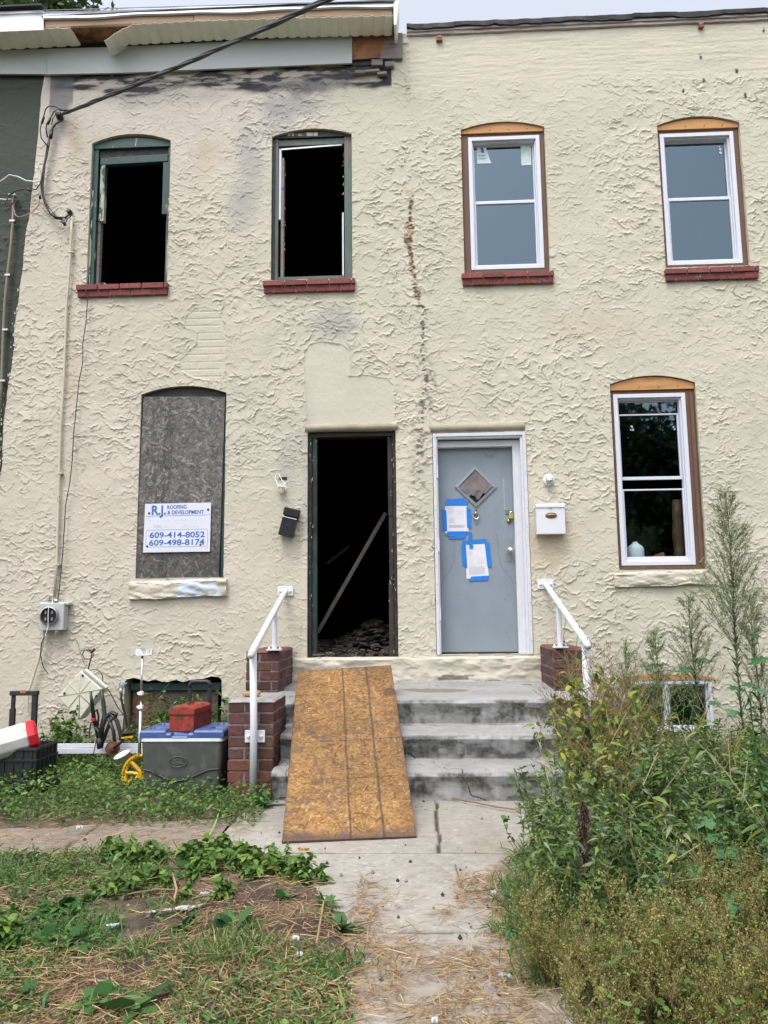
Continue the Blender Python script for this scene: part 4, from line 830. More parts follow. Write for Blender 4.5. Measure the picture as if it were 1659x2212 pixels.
# frieze: two lapped lengths
def frieze(parent, top, bot, y, th):
    a = [AP(*p, y) for p in top]; b = [AP(*p, y) for p in bot]; mb = MB(); n = len(a)
    v = a+b+[p+np.array([0, th, 0]) for p in a]+[p+np.array([0, th, 0]) for p in b]
    mb.add(v, [[i, i+1, n+i+1, n+i] for i in range(n-1)]+[[2*n+i, 3*n+i, 3*n+i+1, 2*n+i+1] for i in range(n-1)]+[[n+i, n+i+1, 3*n+i+1, 3*n+i] for i in range(n-1)]+[[0, n, 3*n, 2*n], [n-1, 3*n-1, 4*n-1, 2*n-1]])
    return mb
f1 = frieze(burnt, [(192, 199), (520, 190), (1000, 165), (1437, 143)], [(192, 303), (520, 296), (1000, 275), (1437, 257)], -.045, .02)
zl = AP(192, 303, -.045)
roof = MB()   # roof slope of the burnt house and of the green one, rising to the back
rz = AP(800, 12, OV)[2]
xe = AP(1606, 40, OV)[0]; xs_ = AP(185, 60, OV)[0]
def slope(x0, x1, z0, parent):
    mb = MB(); mb.add([(x0, OV-.03, z0), (x1, OV-.03, z0), (x1, 4.2, z0+1.0), (x0, 4.2, z0+1.0), (x0, OV-.03, z0-.02), (x1, OV-.03, z0-.02), (x1, 4.2, z0+.9), (x0, 4.2, z0+.9)],
        [[0, 1, 2, 3], [7, 6, 5, 4], [0, 4, 5, 1], [1, 5, 6, 2], [2, 6, 7, 3], [3, 7, 4, 0]]); return mb.build('roof', M_shingle, parent)
tl0, tl1 = AP(-20, 38, OV), AP(1608, 8, OV)
z_r = AP(900, 20, OV)[2]
rf = slope(xs_-.02, xe+.02, tl1[2]+.005, burnt)
f1.build('frieze_board', M_frieze, rf)
def plank_px(name, mt, parent, quad, Y, th, bevel=.002):   # four zoom corners on a vertical plane, given thickness
    P = [AP(*p, Y) for p in quad]; mb = MB(); mb.add(P+[p+np.array([0, th, 0]) for p in P], [[0, 1, 2, 3], [7, 6, 5, 4], [0, 4, 5, 1], [1, 5, 6, 2], [2, 6, 7, 3], [3, 7, 4, 0]]); return mb.build(name, mt, parent, bevel=bevel)
plank_px('subfascia_board', M_rawwood, rf, [(180, 72), (790, 42), (790, 84), (182, 112)], OV, .03)
plank_px('subfascia_board', M_rawwood, rf, [(792, 38), (1240, 30), (1240, 68), (792, 84)], OV-.004, .03)
plank_px('subfascia_board', M_rawwood, rf, [(1243, 34), (1600, 22), (1600, 60), (1243, 68)], OV, .03)
# white metal drip fascia, bent and wavy
n = 60; xs = np.linspace(0, 1, n); top = [AP(175+1435*t, 48-42*t+2*math.sin(t*9), OV-.02) for t in xs]; bot = [AP(175+1435*t, 74-52*t+3*math.sin(t*14)-1.5*math.sin(t*31), OV-.035) for t in xs]; lip = [p+np.array([0, .03, .002]) for p in bot]
mb = MB(); strip(mb, top, bot); strip(mb, bot, lip); strip(mb, [p+np.array([0, .12, .02]) for p in top], top); mb.build('fascia_cover', M_fascia, rf)
n = 50; mb = MB(); a = [AP(175+1435*t, 40-40*t, OV-.03)+np.array([0, 0, .0]) for t in np.linspace(0, 1, n)]; b = [p+np.array([0, -.012, -.016-.01*vnoise(p[0]*6, 0)]) for p in a]; strip(mb, a, b); mb.build('shingle_edge', M_tar, rf)
# sagging vented soffit: rear edge by the frieze, front edge by the fascia
def soffit(parent, front, back, Yf, Yb, nseg, ribs=.4, name='soffit_panel'):
    f = np.array(front, float); b = np.array(back, float); t = np.linspace(0, 1, nseg)
    def at(P, t): s = np.r_[0, np.cumsum(np.hypot(*np.diff(P, axis=0).T))]; s /= s[-1]; return np.stack([np.interp(t, s, P[:, 0]), np.interp(t, s, P[:, 1])], 1)
    F, B = at(f, t), at(b, t); Pf = np.array([AP(*p, Yf) for p in F]); Pb = np.array([AP(*p, Yb) for p in B]); mb = MB()
    u = np.linspace(0, 1, 5)[:, None, None]; P = Pf*(1-u)+Pb*u
    k = (np.arange(nseg) % 6)
    P[..., 2] += np.where(k == 0, .012, np.where(k == 1, .012, 0))[None]; P[..., 2] += .006*np.sin(u[..., 0]*3.1)
    mb.grid(P); mb.grid(P+np.array([0, 0, .004]));
    lip = Pf+np.array([0, -.003, .007]); strip(mb, list(P[0]), list(lip)); return mb.build(name, M_soffit, parent)
soffit(rf, [(425, 172), (480, 132), (545, 102), (800, 88), (1200, 76), (1605, 66)], [(448, 222), (482, 204), (522, 186), (760, 172), (1060, 158), (1600, 146)], OV-.01, -.07, 6*27+1)
mb = MB(); q = [AP(1600, 66, OV-.012), AP(1612, 60, OV-.012), AP(1622, 140, OV+.1), AP(1600, 150, -.08)]
e0 = [AP(1606, 5, OV-.03), AP(1628, 2, OV-.03), AP(1618, 100, OV-.03), AP(1608, 100, OV-.03)]
mb.add(e0+[p+np.array([0, .25, 0]) for p in e0], [[0, 1, 2, 3], [7, 6, 5, 4], [0, 4, 5, 1], [1, 5, 6, 2], [2, 6, 7, 3], [3, 7, 4, 0]])
mb.build('end_return', M_soffit, rf)
x_e = xe; mb = MB(); mb.box((x_e-.02, OV+.01, AP(1600, 60, OV)[2]-.0), (x_e+.02, .9, tl1[2]-.01)); mb.box((x_e-.02, 0.0, 6.62), (x_e+.015, .9, 6.9)); mb.build('gable_trim', M_greywood, rf)
# stained plywood showing in the soffit gap
def deck(parent, xa, xb):
    mb = MB(); zz = AP(800, 95, OV)[2]+.05; mb.box((xa, OV+.03, zz), (xb, -.02, zz+.015)); return mb.build('roof_decking', M_plydark, parent)
deck(rf, xs_, xe-.02)
plank_px('frieze_backing', M_plydark, rf, [(1437, 150), (1580, 142), (1560, 235), (1437, 243)], -.035, .02); plank_px('frieze_backing', M_greywood, rf, [(1583, 135), (1643, 133), (1643, 238), (1550, 238), ][:4], -.04, .03)
# loose bricks and debris at the broken corner below
mb = MB()
for x, y, w_, h in ((1540, 262, 45, 26), (1590, 268, 35, 22), (1520, 295, 60, 14), (1560, 305, 40, 12), (1470, 300, 40, 14)):
    a = AP(x-w_/2, y+h/2, -.02); b = AP(x+w_/2, y-h/2, -.02); mb.box((a[0], -.05, a[2]), (b[0], .0, b[2]), rot=rotm((0, 1, 0), rnd.uniform(-.1, .1)))
mb.each('broken_masonry', M_greywood, burnt, bevel=.004)
mb = MB(); a = AP(1430, 262, -.01); b = AP(1600, 250, -.01); mb.box((a[0], -.01, a[2]-.02), (b[0], .0, b[2]+.02)); mb.build('gap_shade_strip', M_char, burnt)  # thin dark strip added to stand for the shade in the gap
# green house eave
rg2 = slope(-8.2, xs_-.03, AP(0, 38, OV)[2]+.02, greenh)
f2 = frieze(greenh, [(-900, 245), (0, 205), (191, 200)], [(-900, 330), (0, 301), (191, 302)], -.038, .02); f2.build('frieze_board', M_frieze, rg2)
mb = MB(); n = 40; tt = np.linspace(0, 1, n); strip(mb, [AP(-900+1078*t, 85-40*t, OV-.02) for t in tt], [AP(-900+1078*t, 165-43*t, OV-.03) for t in tt]); mb.build('fascia_cover', M_fascia, rg2)
soffit(rg2, [(-900, 190), (0, 122), (285, 117)], [(-900, 260), (0, 205), (330, 188)], OV-.01, -.05, 6*22+1)
mb = MB(); a = [AP(-900+1078*t, 83-42*t, OV-.03) for t in tt]; strip(mb, a, [p+np.array([0, -.01, -.016-.012*vnoise(p[0]*9, 3)]) for p in a]); mb.build('shingle_edge', M_tar, rg2)
deck(rg2, -8.1, xs_-.01)
# right house: flat roof with a strip of ragged flashing over old trim
def BP(x, y, Y): return W(*zB(x, y), Y)
n = 160; xs = np.linspace(-.04, 4.24, n); zt = 7.035+.0*xs
jag = .018*(fbm(xs*7, xs*0+2, 4, 3)-.5)*2+.014*((np.floor(xs*2.3) % 2)-.5)
mb = MB(); rows = [(0.35, .03), (-.03, .0), (-.055, -.02), (-.05, -.062), (-.02, -.066)]
P = np.zeros((len(rows), n, 3))
for k, (y, dz) in enumerate(rows): P[k] = np.stack([xs, y+.012*(fbm(xs*9, xs*0+k, 3, 7)-.5)*(k > 0), zt+dz+jag*(.4 if k < 3 else .9)+(.01*(fbm(xs*30, xs*0, 2, 4)-.5))*(k == 3)], 1)
mb.grid(P); fl = mb.build('roof', M_tar, right)
mb = MB(); mb.box((-.03, .3, 6.86), (4.24, 5, 7.05)); mb.build('roof_deck', M_tar, fl)
rows = [(-.012, -.05), (-.03, -.058), (-.034, -.085), (-.02, -.088), (-.022, -.118), (-.004, -.124)]
P = np.zeros((len(rows), n, 3))
for k, (y, dz) in enumerate(rows): P[k] = np.stack([xs, y+.01*(fbm(xs*12, xs*0+k, 3, 17)-.5), zt+dz+.01*(fbm(xs*9, xs*0+k, 4, 27)-.5)], 1)
mb = MB(); mb.grid(P); mb.build('parapet_trim', M_oldtrim, fl)
for (x, y), s in (((250, 165), 1), ((1372, 108), .8)):
    p = BP(x, y, -.02); mb = MB(); mb.box((p[0]-.03*s, -.035, p[2]-.03), (p[0]+.03*s, .0, p[2]-.002), col=(.24, .09, .05)); mb.box((p[0]-.025*s, -.032, p[2]+.002), (p[0]+.028*s, .0, p[2]+.026), col=(.3, .2, .14)); mb.build('exposed_brick', M_brick, right, bevel=.004)
# ---------------------------------------------------------------- service cables and pipes
def NPt(x, y, Y=-.04): return W(*zN(x, y), Y)
drop = thing('service_cable', 'thick twisted black service cable running from the wall up over the eave', 'cable', tuple(NPt(575, 385, -.06)))
A0 = NPt(610, 365, -.08); far = W(705, 0, -2.4)+0; dirv = far-A0
mb = MB(); t = np.linspace(0, 3.6, 420)
base = A0+dirv*t[:, None]; base[:, 2] -= .0; sagz = .16*t*(t-1.0)*1.0; base[:, 2] += sagz*.55
for k in range(3):
    ph = t*26+k*2.094; r = .019*np.minimum(1, .25+t*6); off = np.stack([np.cos(ph)*r, np.sin(ph)*r*.6, np.sin(ph)*r], 1); mb.tube(base+off, .0125 if k else .0095, 8)
mb.build('twisted_strands', M_wire, drop, smooth=True)
mb = MB(); p = NPt(572, 388, -.03); mb.lathe((p[0], .0, p[2]), [(.035, 0), (.035, .03), (.022, .045), (.03, .06), (.026, .08), (0, .085)], axis=(.1, -1, .1), n=14); mb.build('wall_anchor', M_black, drop)
mb = MB()
LN = [[(590, 430), (540, 460), (510, 500), (480, 590), (455, 700), (440, 800), (420, 900), (405, 1000), (400, 1080), (415, 1160), (440, 1240), (480, 1320), (540, 1375), (600, 1385), (625, 1435)],
      [(480, 600), (470, 680), (455, 760), (432, 860), (425, 940), (415, 1050), (420, 1160), (450, 1270), (500, 1345), (560, 1365), (630, 1370), (672, 1335)],
      [(470, 690), (400, 600), (388, 520), (400, 460), (425, 380), (440, 320), (470, 290), (530, 292), (600, 325), (680, 330)],
      [(460, 590), (445, 510), (455, 460), (485, 410), (520, 345), (560, 325), (640, 335)], [(500, 470), (510, 410), (540, 360)],
      [(405, 960), (390, 1040), (350, 1095), (300, 1105), (230, 1090), (150, 1110), (90, 1150), (55, 1220), (65, 1262), (100, 1255), (140, 1200), (130, 1160)],
      [(440, 1220), (520, 1330), (610, 1400), (650, 1370)], [(625, 1445), (650, 1380), (690, 1350)]]
for i, L in enumerate(LN): mb.tube([NPt(x, y, -.05-.012*(i % 3)) for x, y in L], [.0095, .0085, .006, .0065, .005, .0055, .004, .004][i], 7)
for (x, y), (x2, y2), r in (((425, 395), (405, 455), .012), ((488, 405), (462, 465), .012), ((500, 535), (490, 600), .018), ((385, 1150), (388, 1185), .013), ((255, 1085), (300, 1108), .015), ((500, 1335), (545, 1375), .014), ((600, 1400), (632, 1440), .014)):
    mb.tube([NPt(x, y, -.06), NPt(x2, y2, -.06)], r, 8)
mb.build('branch_cables', M_wire, drop, smooth=True)
mb = MB(); mb.tube([NPt(*p, -.06) for p in ((385, 1190), (370, 1250), (320, 1310), (240, 1350), (180, 1365), (150, 1345), (130, 1280), (118, 1180))], .0055, 6); mb.build('pink_wire', mat('faded_pink_wire', (.4, .22, .2), rough=.5), drop)
tag(MB().tube([NPt(*p, -.05) for p in ((-150, 1120), (0, 1020), (90, 955), (180, 975), (250, 1010), (330, 1022), (400, 1015))], .006, 6).tube([NPt(*p, -.05) for p in ((-150, 1170), (0, 1190), (60, 1195), (110, 1190))], .006, 6).build('wire', M_whitepl, origin=tuple(NPt(90, 955, -.05))), 'thin white wire looping across the green wall above the tan conduit', 'wire')
mb = MB(); mb.lathe(NPt(680, 1325, -.005), [(.026, 0), (.024, .03), (.016, .045)], axis=(0, -1, .2), n=12); mb.build('cable_entry', M_black, drop)
# cream conduit down to the meter
def CPt(x, y, Y=-.03): return W(*zC(x, y), Y)
cd = thing('conduit', 'cream painted conduit running down the cream wall to the electric meter', 'pipe', tuple(CPt(225, 1290)))
p_ = [NPt(695, 1365), NPt(692, 1500), NPt(680, 1750), NPt(660, 2050), CPt(272, 100), CPt(262, 380), CPt(248, 600), CPt(242, 790), CPt(232, 1160), CPt(222, 1300)]
mb = MB(); mb.tube(p_, .0125, 9); mb.build('pipe', M_conduit, cd, smooth=True)
mb = MB()
for q in (NPt(686, 1705), CPt(243, 792), CPt(232, 1165)): mb.box(q+np.array([-.028, -.016, -.006]), q+np.array([.028, .03, .006]))
mb.each('pipe_strap', M_conduit, cd)
tag(MB().tube([W(*zA(*p), -.05) for p in ((335, 1160), (345, 1175), (352, 1188))]+[CPt(*p, -.045) for p in ((358, 70), (352, 170), (338, 260), (338, 340), (322, 420), (310, 540), (300, 640), (295, 740), (285, 830), (268, 920), (262, 1020), (256, 1120), (245, 1240), (236, 1320), (228, 1345))]+[W(*zE(*p), -.07) for p in ((300, 130), (270, 200), (240, 290), (225, 320), (220, 380), (235, 450), (262, 490))], .0042, 6).build('wire', M_wire, origin=tuple(CPt(300, 640))), 'thin black wire sagging from the burnt window sill down past the electric meter', 'wire')
g2 = thing('conduit', 'tan conduit with steel straps running down the dark green wall', 'pipe', tuple(W(0, 850, -.03)))
mb = MB(); mb.tube([NPt(130, 1170), NPt(125, 1400), NPt(105, 1650), NPt(75, 1900), NPt(45, 2200), CPt(14, 210), CPt(6, 420), CPt(-20, 650), CPt(-60, 1100)], .014, 9); mb.build('pipe', M_conduit2, g2, smooth=True)
mb = MB()
for q in (NPt(120, 1405), NPt(75, 1928), CPt(22, 207), CPt(10, 415)): mb.box(q+np.array([-.022, -.018, -.01]), q+np.array([.03, .03, .01]))
mb.each('pipe_strap', M_steel, g2)
mb = MB(); q = NPt(130, 1160); mb.box(q+np.array([-.035, -.03, -.006]), q+np.array([.035, .03, .01])); mb.build('pipe_cap', M_galv, g2)
# electric meter
def EP(x, y, Y=-.1): return W(*zE(x, y), Y)
a, b = EP(208, 252), EP(350, 102); mt = thing('electric_meter', 'grey electric meter box with round glass socket low on the cream wall', 'meter', ((a[0]+b[0])/2, 0, a[2]))
mb = MB(); mb.box((a[0], -.1, a[2]), (b[0], -.005, b[2])); mb.box((a[0]-.008, -.08, b[2]-.02), (b[0]+.035, -.006, b[2]+.006)); mb.build('box', M_galv, mt, bevel=.006)
c = EP(272, 172, -.1); mb = MB(); mb.lathe((c[0], -.1, c[2]), [(.084, 0), (.084, .03), (.074, .033), (.07, .02), (.069, .012)], axis=(0, -1, 0), n=36); rg_ = mb.build('socket_ring', M_steel, mt, smooth=False)
mb = MB(); mb.lathe((c[0], -.101, c[2]), [(.068, 0), (.068, .0145), (.0, .0155)], axis=(0, -1, 0), n=30); mb.build('socket_face', M_soot, rg_)
mb = MB()
for dx in (-.03, .03):
    for dz in (-.03, .03): mb.box((c[0]+dx-.008, -.125, c[2]+dz-.014), (c[0]+dx+.008, -.11, c[2]+dz+.014))
mb.each('meter_jaw', M_greywood, rg_)
mb = MB(); q = EP(262, 88); mb.lathe(q+np.array([0, .03, -.01]), [(.016, 0), (.018, .01), (.016, .04), (0, .042)], n=10); q = EP(298, 88); mb.lathe(q+np.array([0, .03, -.02]), [(.026, 0), (.026, .02), (.02, .03)], n=12); q = EP(305, 262); mb.lathe(q+np.array([0, .03, .02]), [(.014, 0), (.018, -.02), (.016, -.045), (0, -.047)], axis=(.3, 0, 1), n=12); mb.each('fitting', M_steel, mt)
tag(MB().tube([EP(*p, -.05) for p in ((240, 255), (232, 330), (205, 430), (170, 540), (150, 600))]+[EP(150, 700, -.05)], .0125, 8).build('conduit', M_conduit, origin=tuple(EP(150, 600, -.05))), 'cream pipe slanting down from the electric meter into the weeds', 'pipe')
tag(MB().tube([EP(*p, -.13) for p in ((266, 118), (262, 170), (262, 230), (245, 285))], .0035, 6).build('wire', M_whitepl, origin=tuple(EP(262, 230, -.13))), 'short grey wire hanging over the face of the electric meter', 'wire')
# ---------------------------------------------------------------- rotten things inside
inn = MB(); r2 = np.random.default_rng(8)
for i in range(900):
    x = r2.uniform(-1.15, -.08); y = r2.uniform(.03, 1.5); z = .80+.05*y+r2.uniform(0, .05)+.22*max(0, 1-abs(x+.5)/.4)*sstep(.4, 1.1, y); s = r2.uniform(.008, .032)*(1+y*.6)
    if y < .22 and not (-1.01 < x < -.22): continue
    c = [(.06, .05, .04), (.03, .026, .022), (.12, .1, .085), (.02, .018, .018), (.06, .045, .03)][r2.integers(5)]
    inn.bx((x, y, z), (s*r2.uniform(.8, 2.4), s*r2.uniform(.6, 1.3), s*r2.uniform(.25, .6)), col=c, rot=rotm((r2.random(), r2.random(), r2.random()+.5), r2.uniform(-1, 1)))
tag(inn.build('rubble', M_rubble, origin=(-.6, .5, .8), bevel=0), 'charred rubble heaped on the floor inside the burnt doorway', 'rubble', kind='stuff')
def beam(name, label, a, b, w_, d_, mt, cat='plank'):
    a, b = np.array(a), np.array(b); L = np.linalg.norm(b-a); q = Vector(b-a).to_track_quat('Z', 'Y').to_matrix(); mb = MB(); mb.box((-w_/2, -d_/2, 0), (w_/2, d_/2, L), rot=np.array(q), piv=(0, 0, 0)); V = mb.V[0]+a; mb.V[0] = V
    o = mb.build(name, mt, origin=tuple(a), bevel=.004); return tag(o, label, cat)
M_ash = mat('ash_grey_wood', (.06, .055, .047), rough=.85, var=.3, vs=12, col2=(.03, .028, .028), c2s=8, c2t=(.58, .68))
beam('fallen_timber', 'long pale scorched timber leaning diagonally inside the burnt doorway', W(*zO(490, 1700), .28), W(*zO(1150, 545), .42), .06, .035, M_ash)
beam('fallen_timber', 'short dark batten slanting in the upper left of the burnt doorway', W(*zO(580, 1035), .9), W(*zO(800, 860), 1.1), .03, .03, M_char)
# things on the inner sill of the ground-floor window
def PP(x, y, Y=.2): return W(*zP(x, y), Y)
sz = PP(400, 1335)[2]
mb = MB(); mb.box((1.80, .135, sz-.04), (2.55, .35, sz-.002)); mb.build('inner_sill', M_vinyl, right)
a, b = PP(297, 1335), PP(413, 1335); cx = (a[0]+b[0])/2; r_ = (b[0]-a[0])/2; hj = PP(340, 1212)[2]-sz
tag(MB().lathe((cx, .17, sz), [(r_*.9, 0), (r_, .01), (r_, hj*.6), (r_*.9, hj*.72), (r_*.45, hj*.88), (.022, hj*.93), (.022, hj), (0, hj)], n=22).build('milk_jug', M_jug, origin=(cx, .22, sz), smooth=True), 'milky plastic jug standing inside the ground floor window, lower left', 'jug')
q = PP(515, 1318); tag(MB().bx((q[0], .2, sz+.028), (.11, .05, .045), rot=rotm((0, 1, 0), -.35)).build('small_carton', mat('orange_brown_carton', (.36, .12, .06), var=.4, vs=60), origin=(q[0], .2, sz)), 'small orange carton lying inside the ground floor window beside the jug', 'box')
q = PP(675, 1335, .22); tag(MB().lathe((q[0], .24, sz-.3), [(.05, 0), (.05, .34), (.06, .36), (.045, .38), (.055, .45), (.06, .55), (.045, .66), (.05, .70), (.04, .86)], n=16).build('turned_post', mat('brown_turned_wood', (.10, .055, .03), rough=.6, var=.3), origin=(q[0], .24, sz-.3), smooth=True), 'brown turned wooden post behind the right edge of the ground floor window', 'post')
# ---------------------------------------------------------------- ground, paths
path_main = [(1.12, -1.7), (1.05, -2.3), (.92, -2.9), (.72, -3.3), (.55, -3.8), (.47, -4.3), (.42, -5.2), (.42, -8), (-.25, -8), (-.2, -4.9), (-.22, -4.45), (-.28, -4.1), (-.36, -3.7), (-.5, -3.35), (-.66, -3.08), (-.95, -2.92), (-1.5, -2.92), (-2.2, -3.02), (-9, -3.15), (-9, -2.42), (-2.45, -2.5), (-1.8, -2.36), (-1.25, -2.24), (-1.02, -2.05), (-1.0, -1.7)]
def stretch_axis(a, b, st, far, n=26): g = np.geomspace(st, far, n); return np.r_[(a-np.cumsum(g))[::-1], np.arange(a, b, st), b+np.cumsum(g)-st*.5]
ax = stretch_axis(-3.3, 3.4, .016, 120); ay = stretch_axis(-5.2, .02, .016, 120); XX, YY = np.meshgrid(ax, ay)
wx = XX+.10*(fbm(XX*5, YY*5, 4, 3)-.5); wy = YY+.10*(fbm(XX*5+40, YY*5, 4, 3)-.5)
near = (np.abs(XX) < 10) & (np.abs(YY+3) < 8)
def ground_z(X, Y):
    return .014+.05*(fbm(X*1.3, Y*1.3, 3, 5)-.5)+.03*(fbm(X*7, Y*7, 3, 8)-.5)+.05*sstep(.2, 1.5, X-.8)*0
inp = np.where(near, in_poly(wx, wy, path_main), False)
ZZ = np.where(near, ground_z(XX, YY)+.012*(fbm(XX*30, YY*30, 3, 2)-.5), 0); ZZ = np.where(inp, -.035, np.maximum(ZZ, .004)); ZZ = np.where(YY > -.0, -.06, ZZ)
n1 = fbm(XX*2, YY*2, 4, 3)[..., None]; n2 = fbm(XX*9, YY*9, 4, 6)[..., None]
soil = np.array([.05, .036, .026])*(.6+.8*n2); gr = np.array([.07, .085, .035]); stw = np.array([.2, .145, .085])
cG = soil.copy(); sm = (sstep(.35, .7, n2)*.4*np.ones_like(XX)[..., None]); cG = cG*(1-sm)+stw*sm
far_ = (~near)[..., None]; cG = np.where(far_, gr*(.7+.5*n1), cG)
mb = MB(); mb.grid(np.stack([XX, YY, ZZ], -1), cG); tag(mb.build('ground', M_soil, smooth=True), kind='structure')
# concrete: walkway and cross path as one sheet with tooled joints and worn edges
jx = G(945, 1790)[0]; j1 = G(1000, 1843)[1]; j2 = G(1000, 2014)[1]
def conc(name, x0, x1, y0, y1, jxs, jys, base, seed, res=.011, rough=1.0):
    xs = np.arange(x0, x1, res); ys = np.arange(y0, y1, res); X, Y = np.meshgrid(xs, ys); z = .0+.006*(fbm(X*2, Y*2, 3, seed)-.5)+.0022*(fbm(X*40, Y*40, 2, seed)-.5)*rough
    c = np.array(base)*(.82+.26*fbm(X*2.5, Y*2.5, 4, seed)[..., None]+.14*(fbm(X*30, Y*30, 3, seed+3)[..., None]-.5)*2)
    sp = (fbm(X*60, Y*60, 2, seed+9) > .78)[..., None]; c = np.where(sp, c*1.3, c); sp = (fbm(X*55+9, Y*55, 2, seed+19) > .79)[..., None]; c = np.where(sp, c*.66, c)
    lw = (sstep(.55, .75, fbm(X*3, Y*1.3, 4, seed+2))*.3)[..., None]; c = c*(1-lw)+np.array([.23, .18, .125])*lw
    for j, a, b in jxs: g = (np.abs(X-j-.006*np.sin(Y*9)) < .010) & (Y > a) & (Y < b); z = np.where(g, z-.012, z); c = np.where(g[..., None], np.array([.05, .04, .032])*(.5+1.6*fbm(X*60, Y*60, 2, 1)[..., None]), c)
    for j in jys: g = (np.abs(Y-j-.004*np.sin(X*8)) < .008); z = np.where(g, z-.010, z); c = np.where(g[..., None], np.array([.07, .058, .045]), c)
    mb = MB(); mb.grid(np.stack([X, Y, z], -1), c); return tag(mb.build(name, M_conc, smooth=True), kind='structure')
conc('path', -1.12, 1.2, -8.5, -1.72, [(jx, j1, -1.7)], [j1, j2, -5.0, -6.0], (.31, .292, .258), 4)
conc('side_path', -9, -1.125, -3.2, -2.2, [(-1.9, -4, 0), (-3.1, -4, 0)], [], (.225, .19, .155), 9, rough=2.5)
# ---------------------------------------------------------------- steps
PROF = [(.02, .606), (-.3, .602), (-.8, .588), (-1.11, .578), (-1.145, .568), (-1.165, .545), (-1.15, .505), (-1.135, .45), (-1.13, .39), (-1.2, .384), (-1.46, .375), (-1.495, .366), (-1.515, .342), (-1.5, .30), (-1.487, .25), (-1.48, .203), (-1.55, .198), (-1.78, .192), (-1.815, .182), (-1.835, .158), (-1.82, .12), (-1.808, .06), (-1.80, -.04)]
pr = np.array(PROF); sL = np.r_[0, np.cumsum(np.hypot(*np.diff(pr, axis=0).T))]; tt = np.arange(0, sL[-1], .006)
py_ = np.interp(tt, sL, pr[:, 0]); pz_ = np.interp(tt, sL, pr[:, 1]); nX = 400; u = np.linspace(0, 1, nX)
xl_ = np.where(py_ < -1.28, -.995, -1.15); xr_ = np.where(py_ < -1.28, .95, 1.05)
X = xl_[:, None]*(1-u)+xr_[:, None]*u; Y = np.broadcast_to(py_[:, None], X.shape).copy(); Z = np.broadcast_to(pz_[:, None], X.shape).copy(); Tt = np.broadcast_to(tt[:, None], X.shape)
ris = ((Z < .565) & (Z > .385)) | ((Z < .362) & (Z > .205)) | ((Z < .178)); rsf = sstep(0, 1, np.convolve(ris[:, 0].astype(float), np.ones(5)/5, 'same'))[:, None]*np.ones_like(X)
q = fbm(X*7, Tt*14, 4, 2)-.5; Y += q*.018*rsf; Z += q*.008*(1-rsf)+.006*(fbm(X*3, Tt*2, 3, 9)-.5)
Z += -.012*sstep(.62, .8, fbm(X*9, Tt*6, 3, 21))*(1-rsf)
base = np.array([.265, .265, .26])*(.8+.4*fbm(X*4, Tt*4, 5, 5))[..., None]
n_ = fbm(X*5, Tt*11, 5, 12); hgt = np.select([Z > .37, Z > .19], [(Z-.385)/.18, (Z-.203)/.16], Z/.18)
n_ = .5*n_+.3*fbm(X*26, Tt*20, 4, 15)+.2*fbm(X*40, Tt*5, 3, 25); mild = rsf*sstep(.40, .64, n_+.08*np.clip(hgt, 0, 1)+.02)*.95*sstep(.0, .35, hgt+.3*n_); mild = mild*(.55+.75*fbm(X*60, Tt*60, 2, 5))
base = base*(1-mild[..., None])+np.array([.075, .078, .07])*mild[..., None]
wh = rsf*sstep(.5, .64, fbm(X*6, Tt*12, 4, 44))*.5; base = base*(1-wh[..., None])+np.array([.46, .47, .48])*wh[..., None]
c0 = G(*zF(980, 580), .59); pd = sstep(1.0, .6, np.hypot((X-c0[0])/.32, (Y-c0[1])/.16)+.8*(fbm(X*7, Y*7, 4, 3)-.5))*(Z > .55)*(1-rsf); base = base*(1-pd[..., None]*.85)+np.array([.16, .13, .09])*pd[..., None]*.85
for s_, f_ in ((7, 1.7),):
    ck = np.abs(fbm(X*f_, Tt*f_, 4, s_)-.5); k = (ck < .0028)[..., None]; base = np.where(k, base*.2, base); Y += (ck < .0028)*rsf*.006
mb = MB(); mb.grid(np.stack([X, Y, Z], -1), base)
for e in (0, -1):
    yy, zz = py_, pz_
    for i in range(len(yy)-1):
        pass
    xx = X[:, e]; mb.add(np.vstack([np.stack([xx, Y[:, e], Z[:, e]], 1), np.stack([xx, np.minimum(Y[:, e], .02), np.full(len(yy), -.05)], 1)]), [[i, i+1, len(yy)+i+1, len(yy)+i] for i in range(len(yy)-1)], (.09, .09, .085))
tag(mb.build('concrete_steps', M_conc, smooth=True, origin=(0, -1.8, 0)), 'cracked mildewed concrete steps with landing shared by both doorways', 'steps')
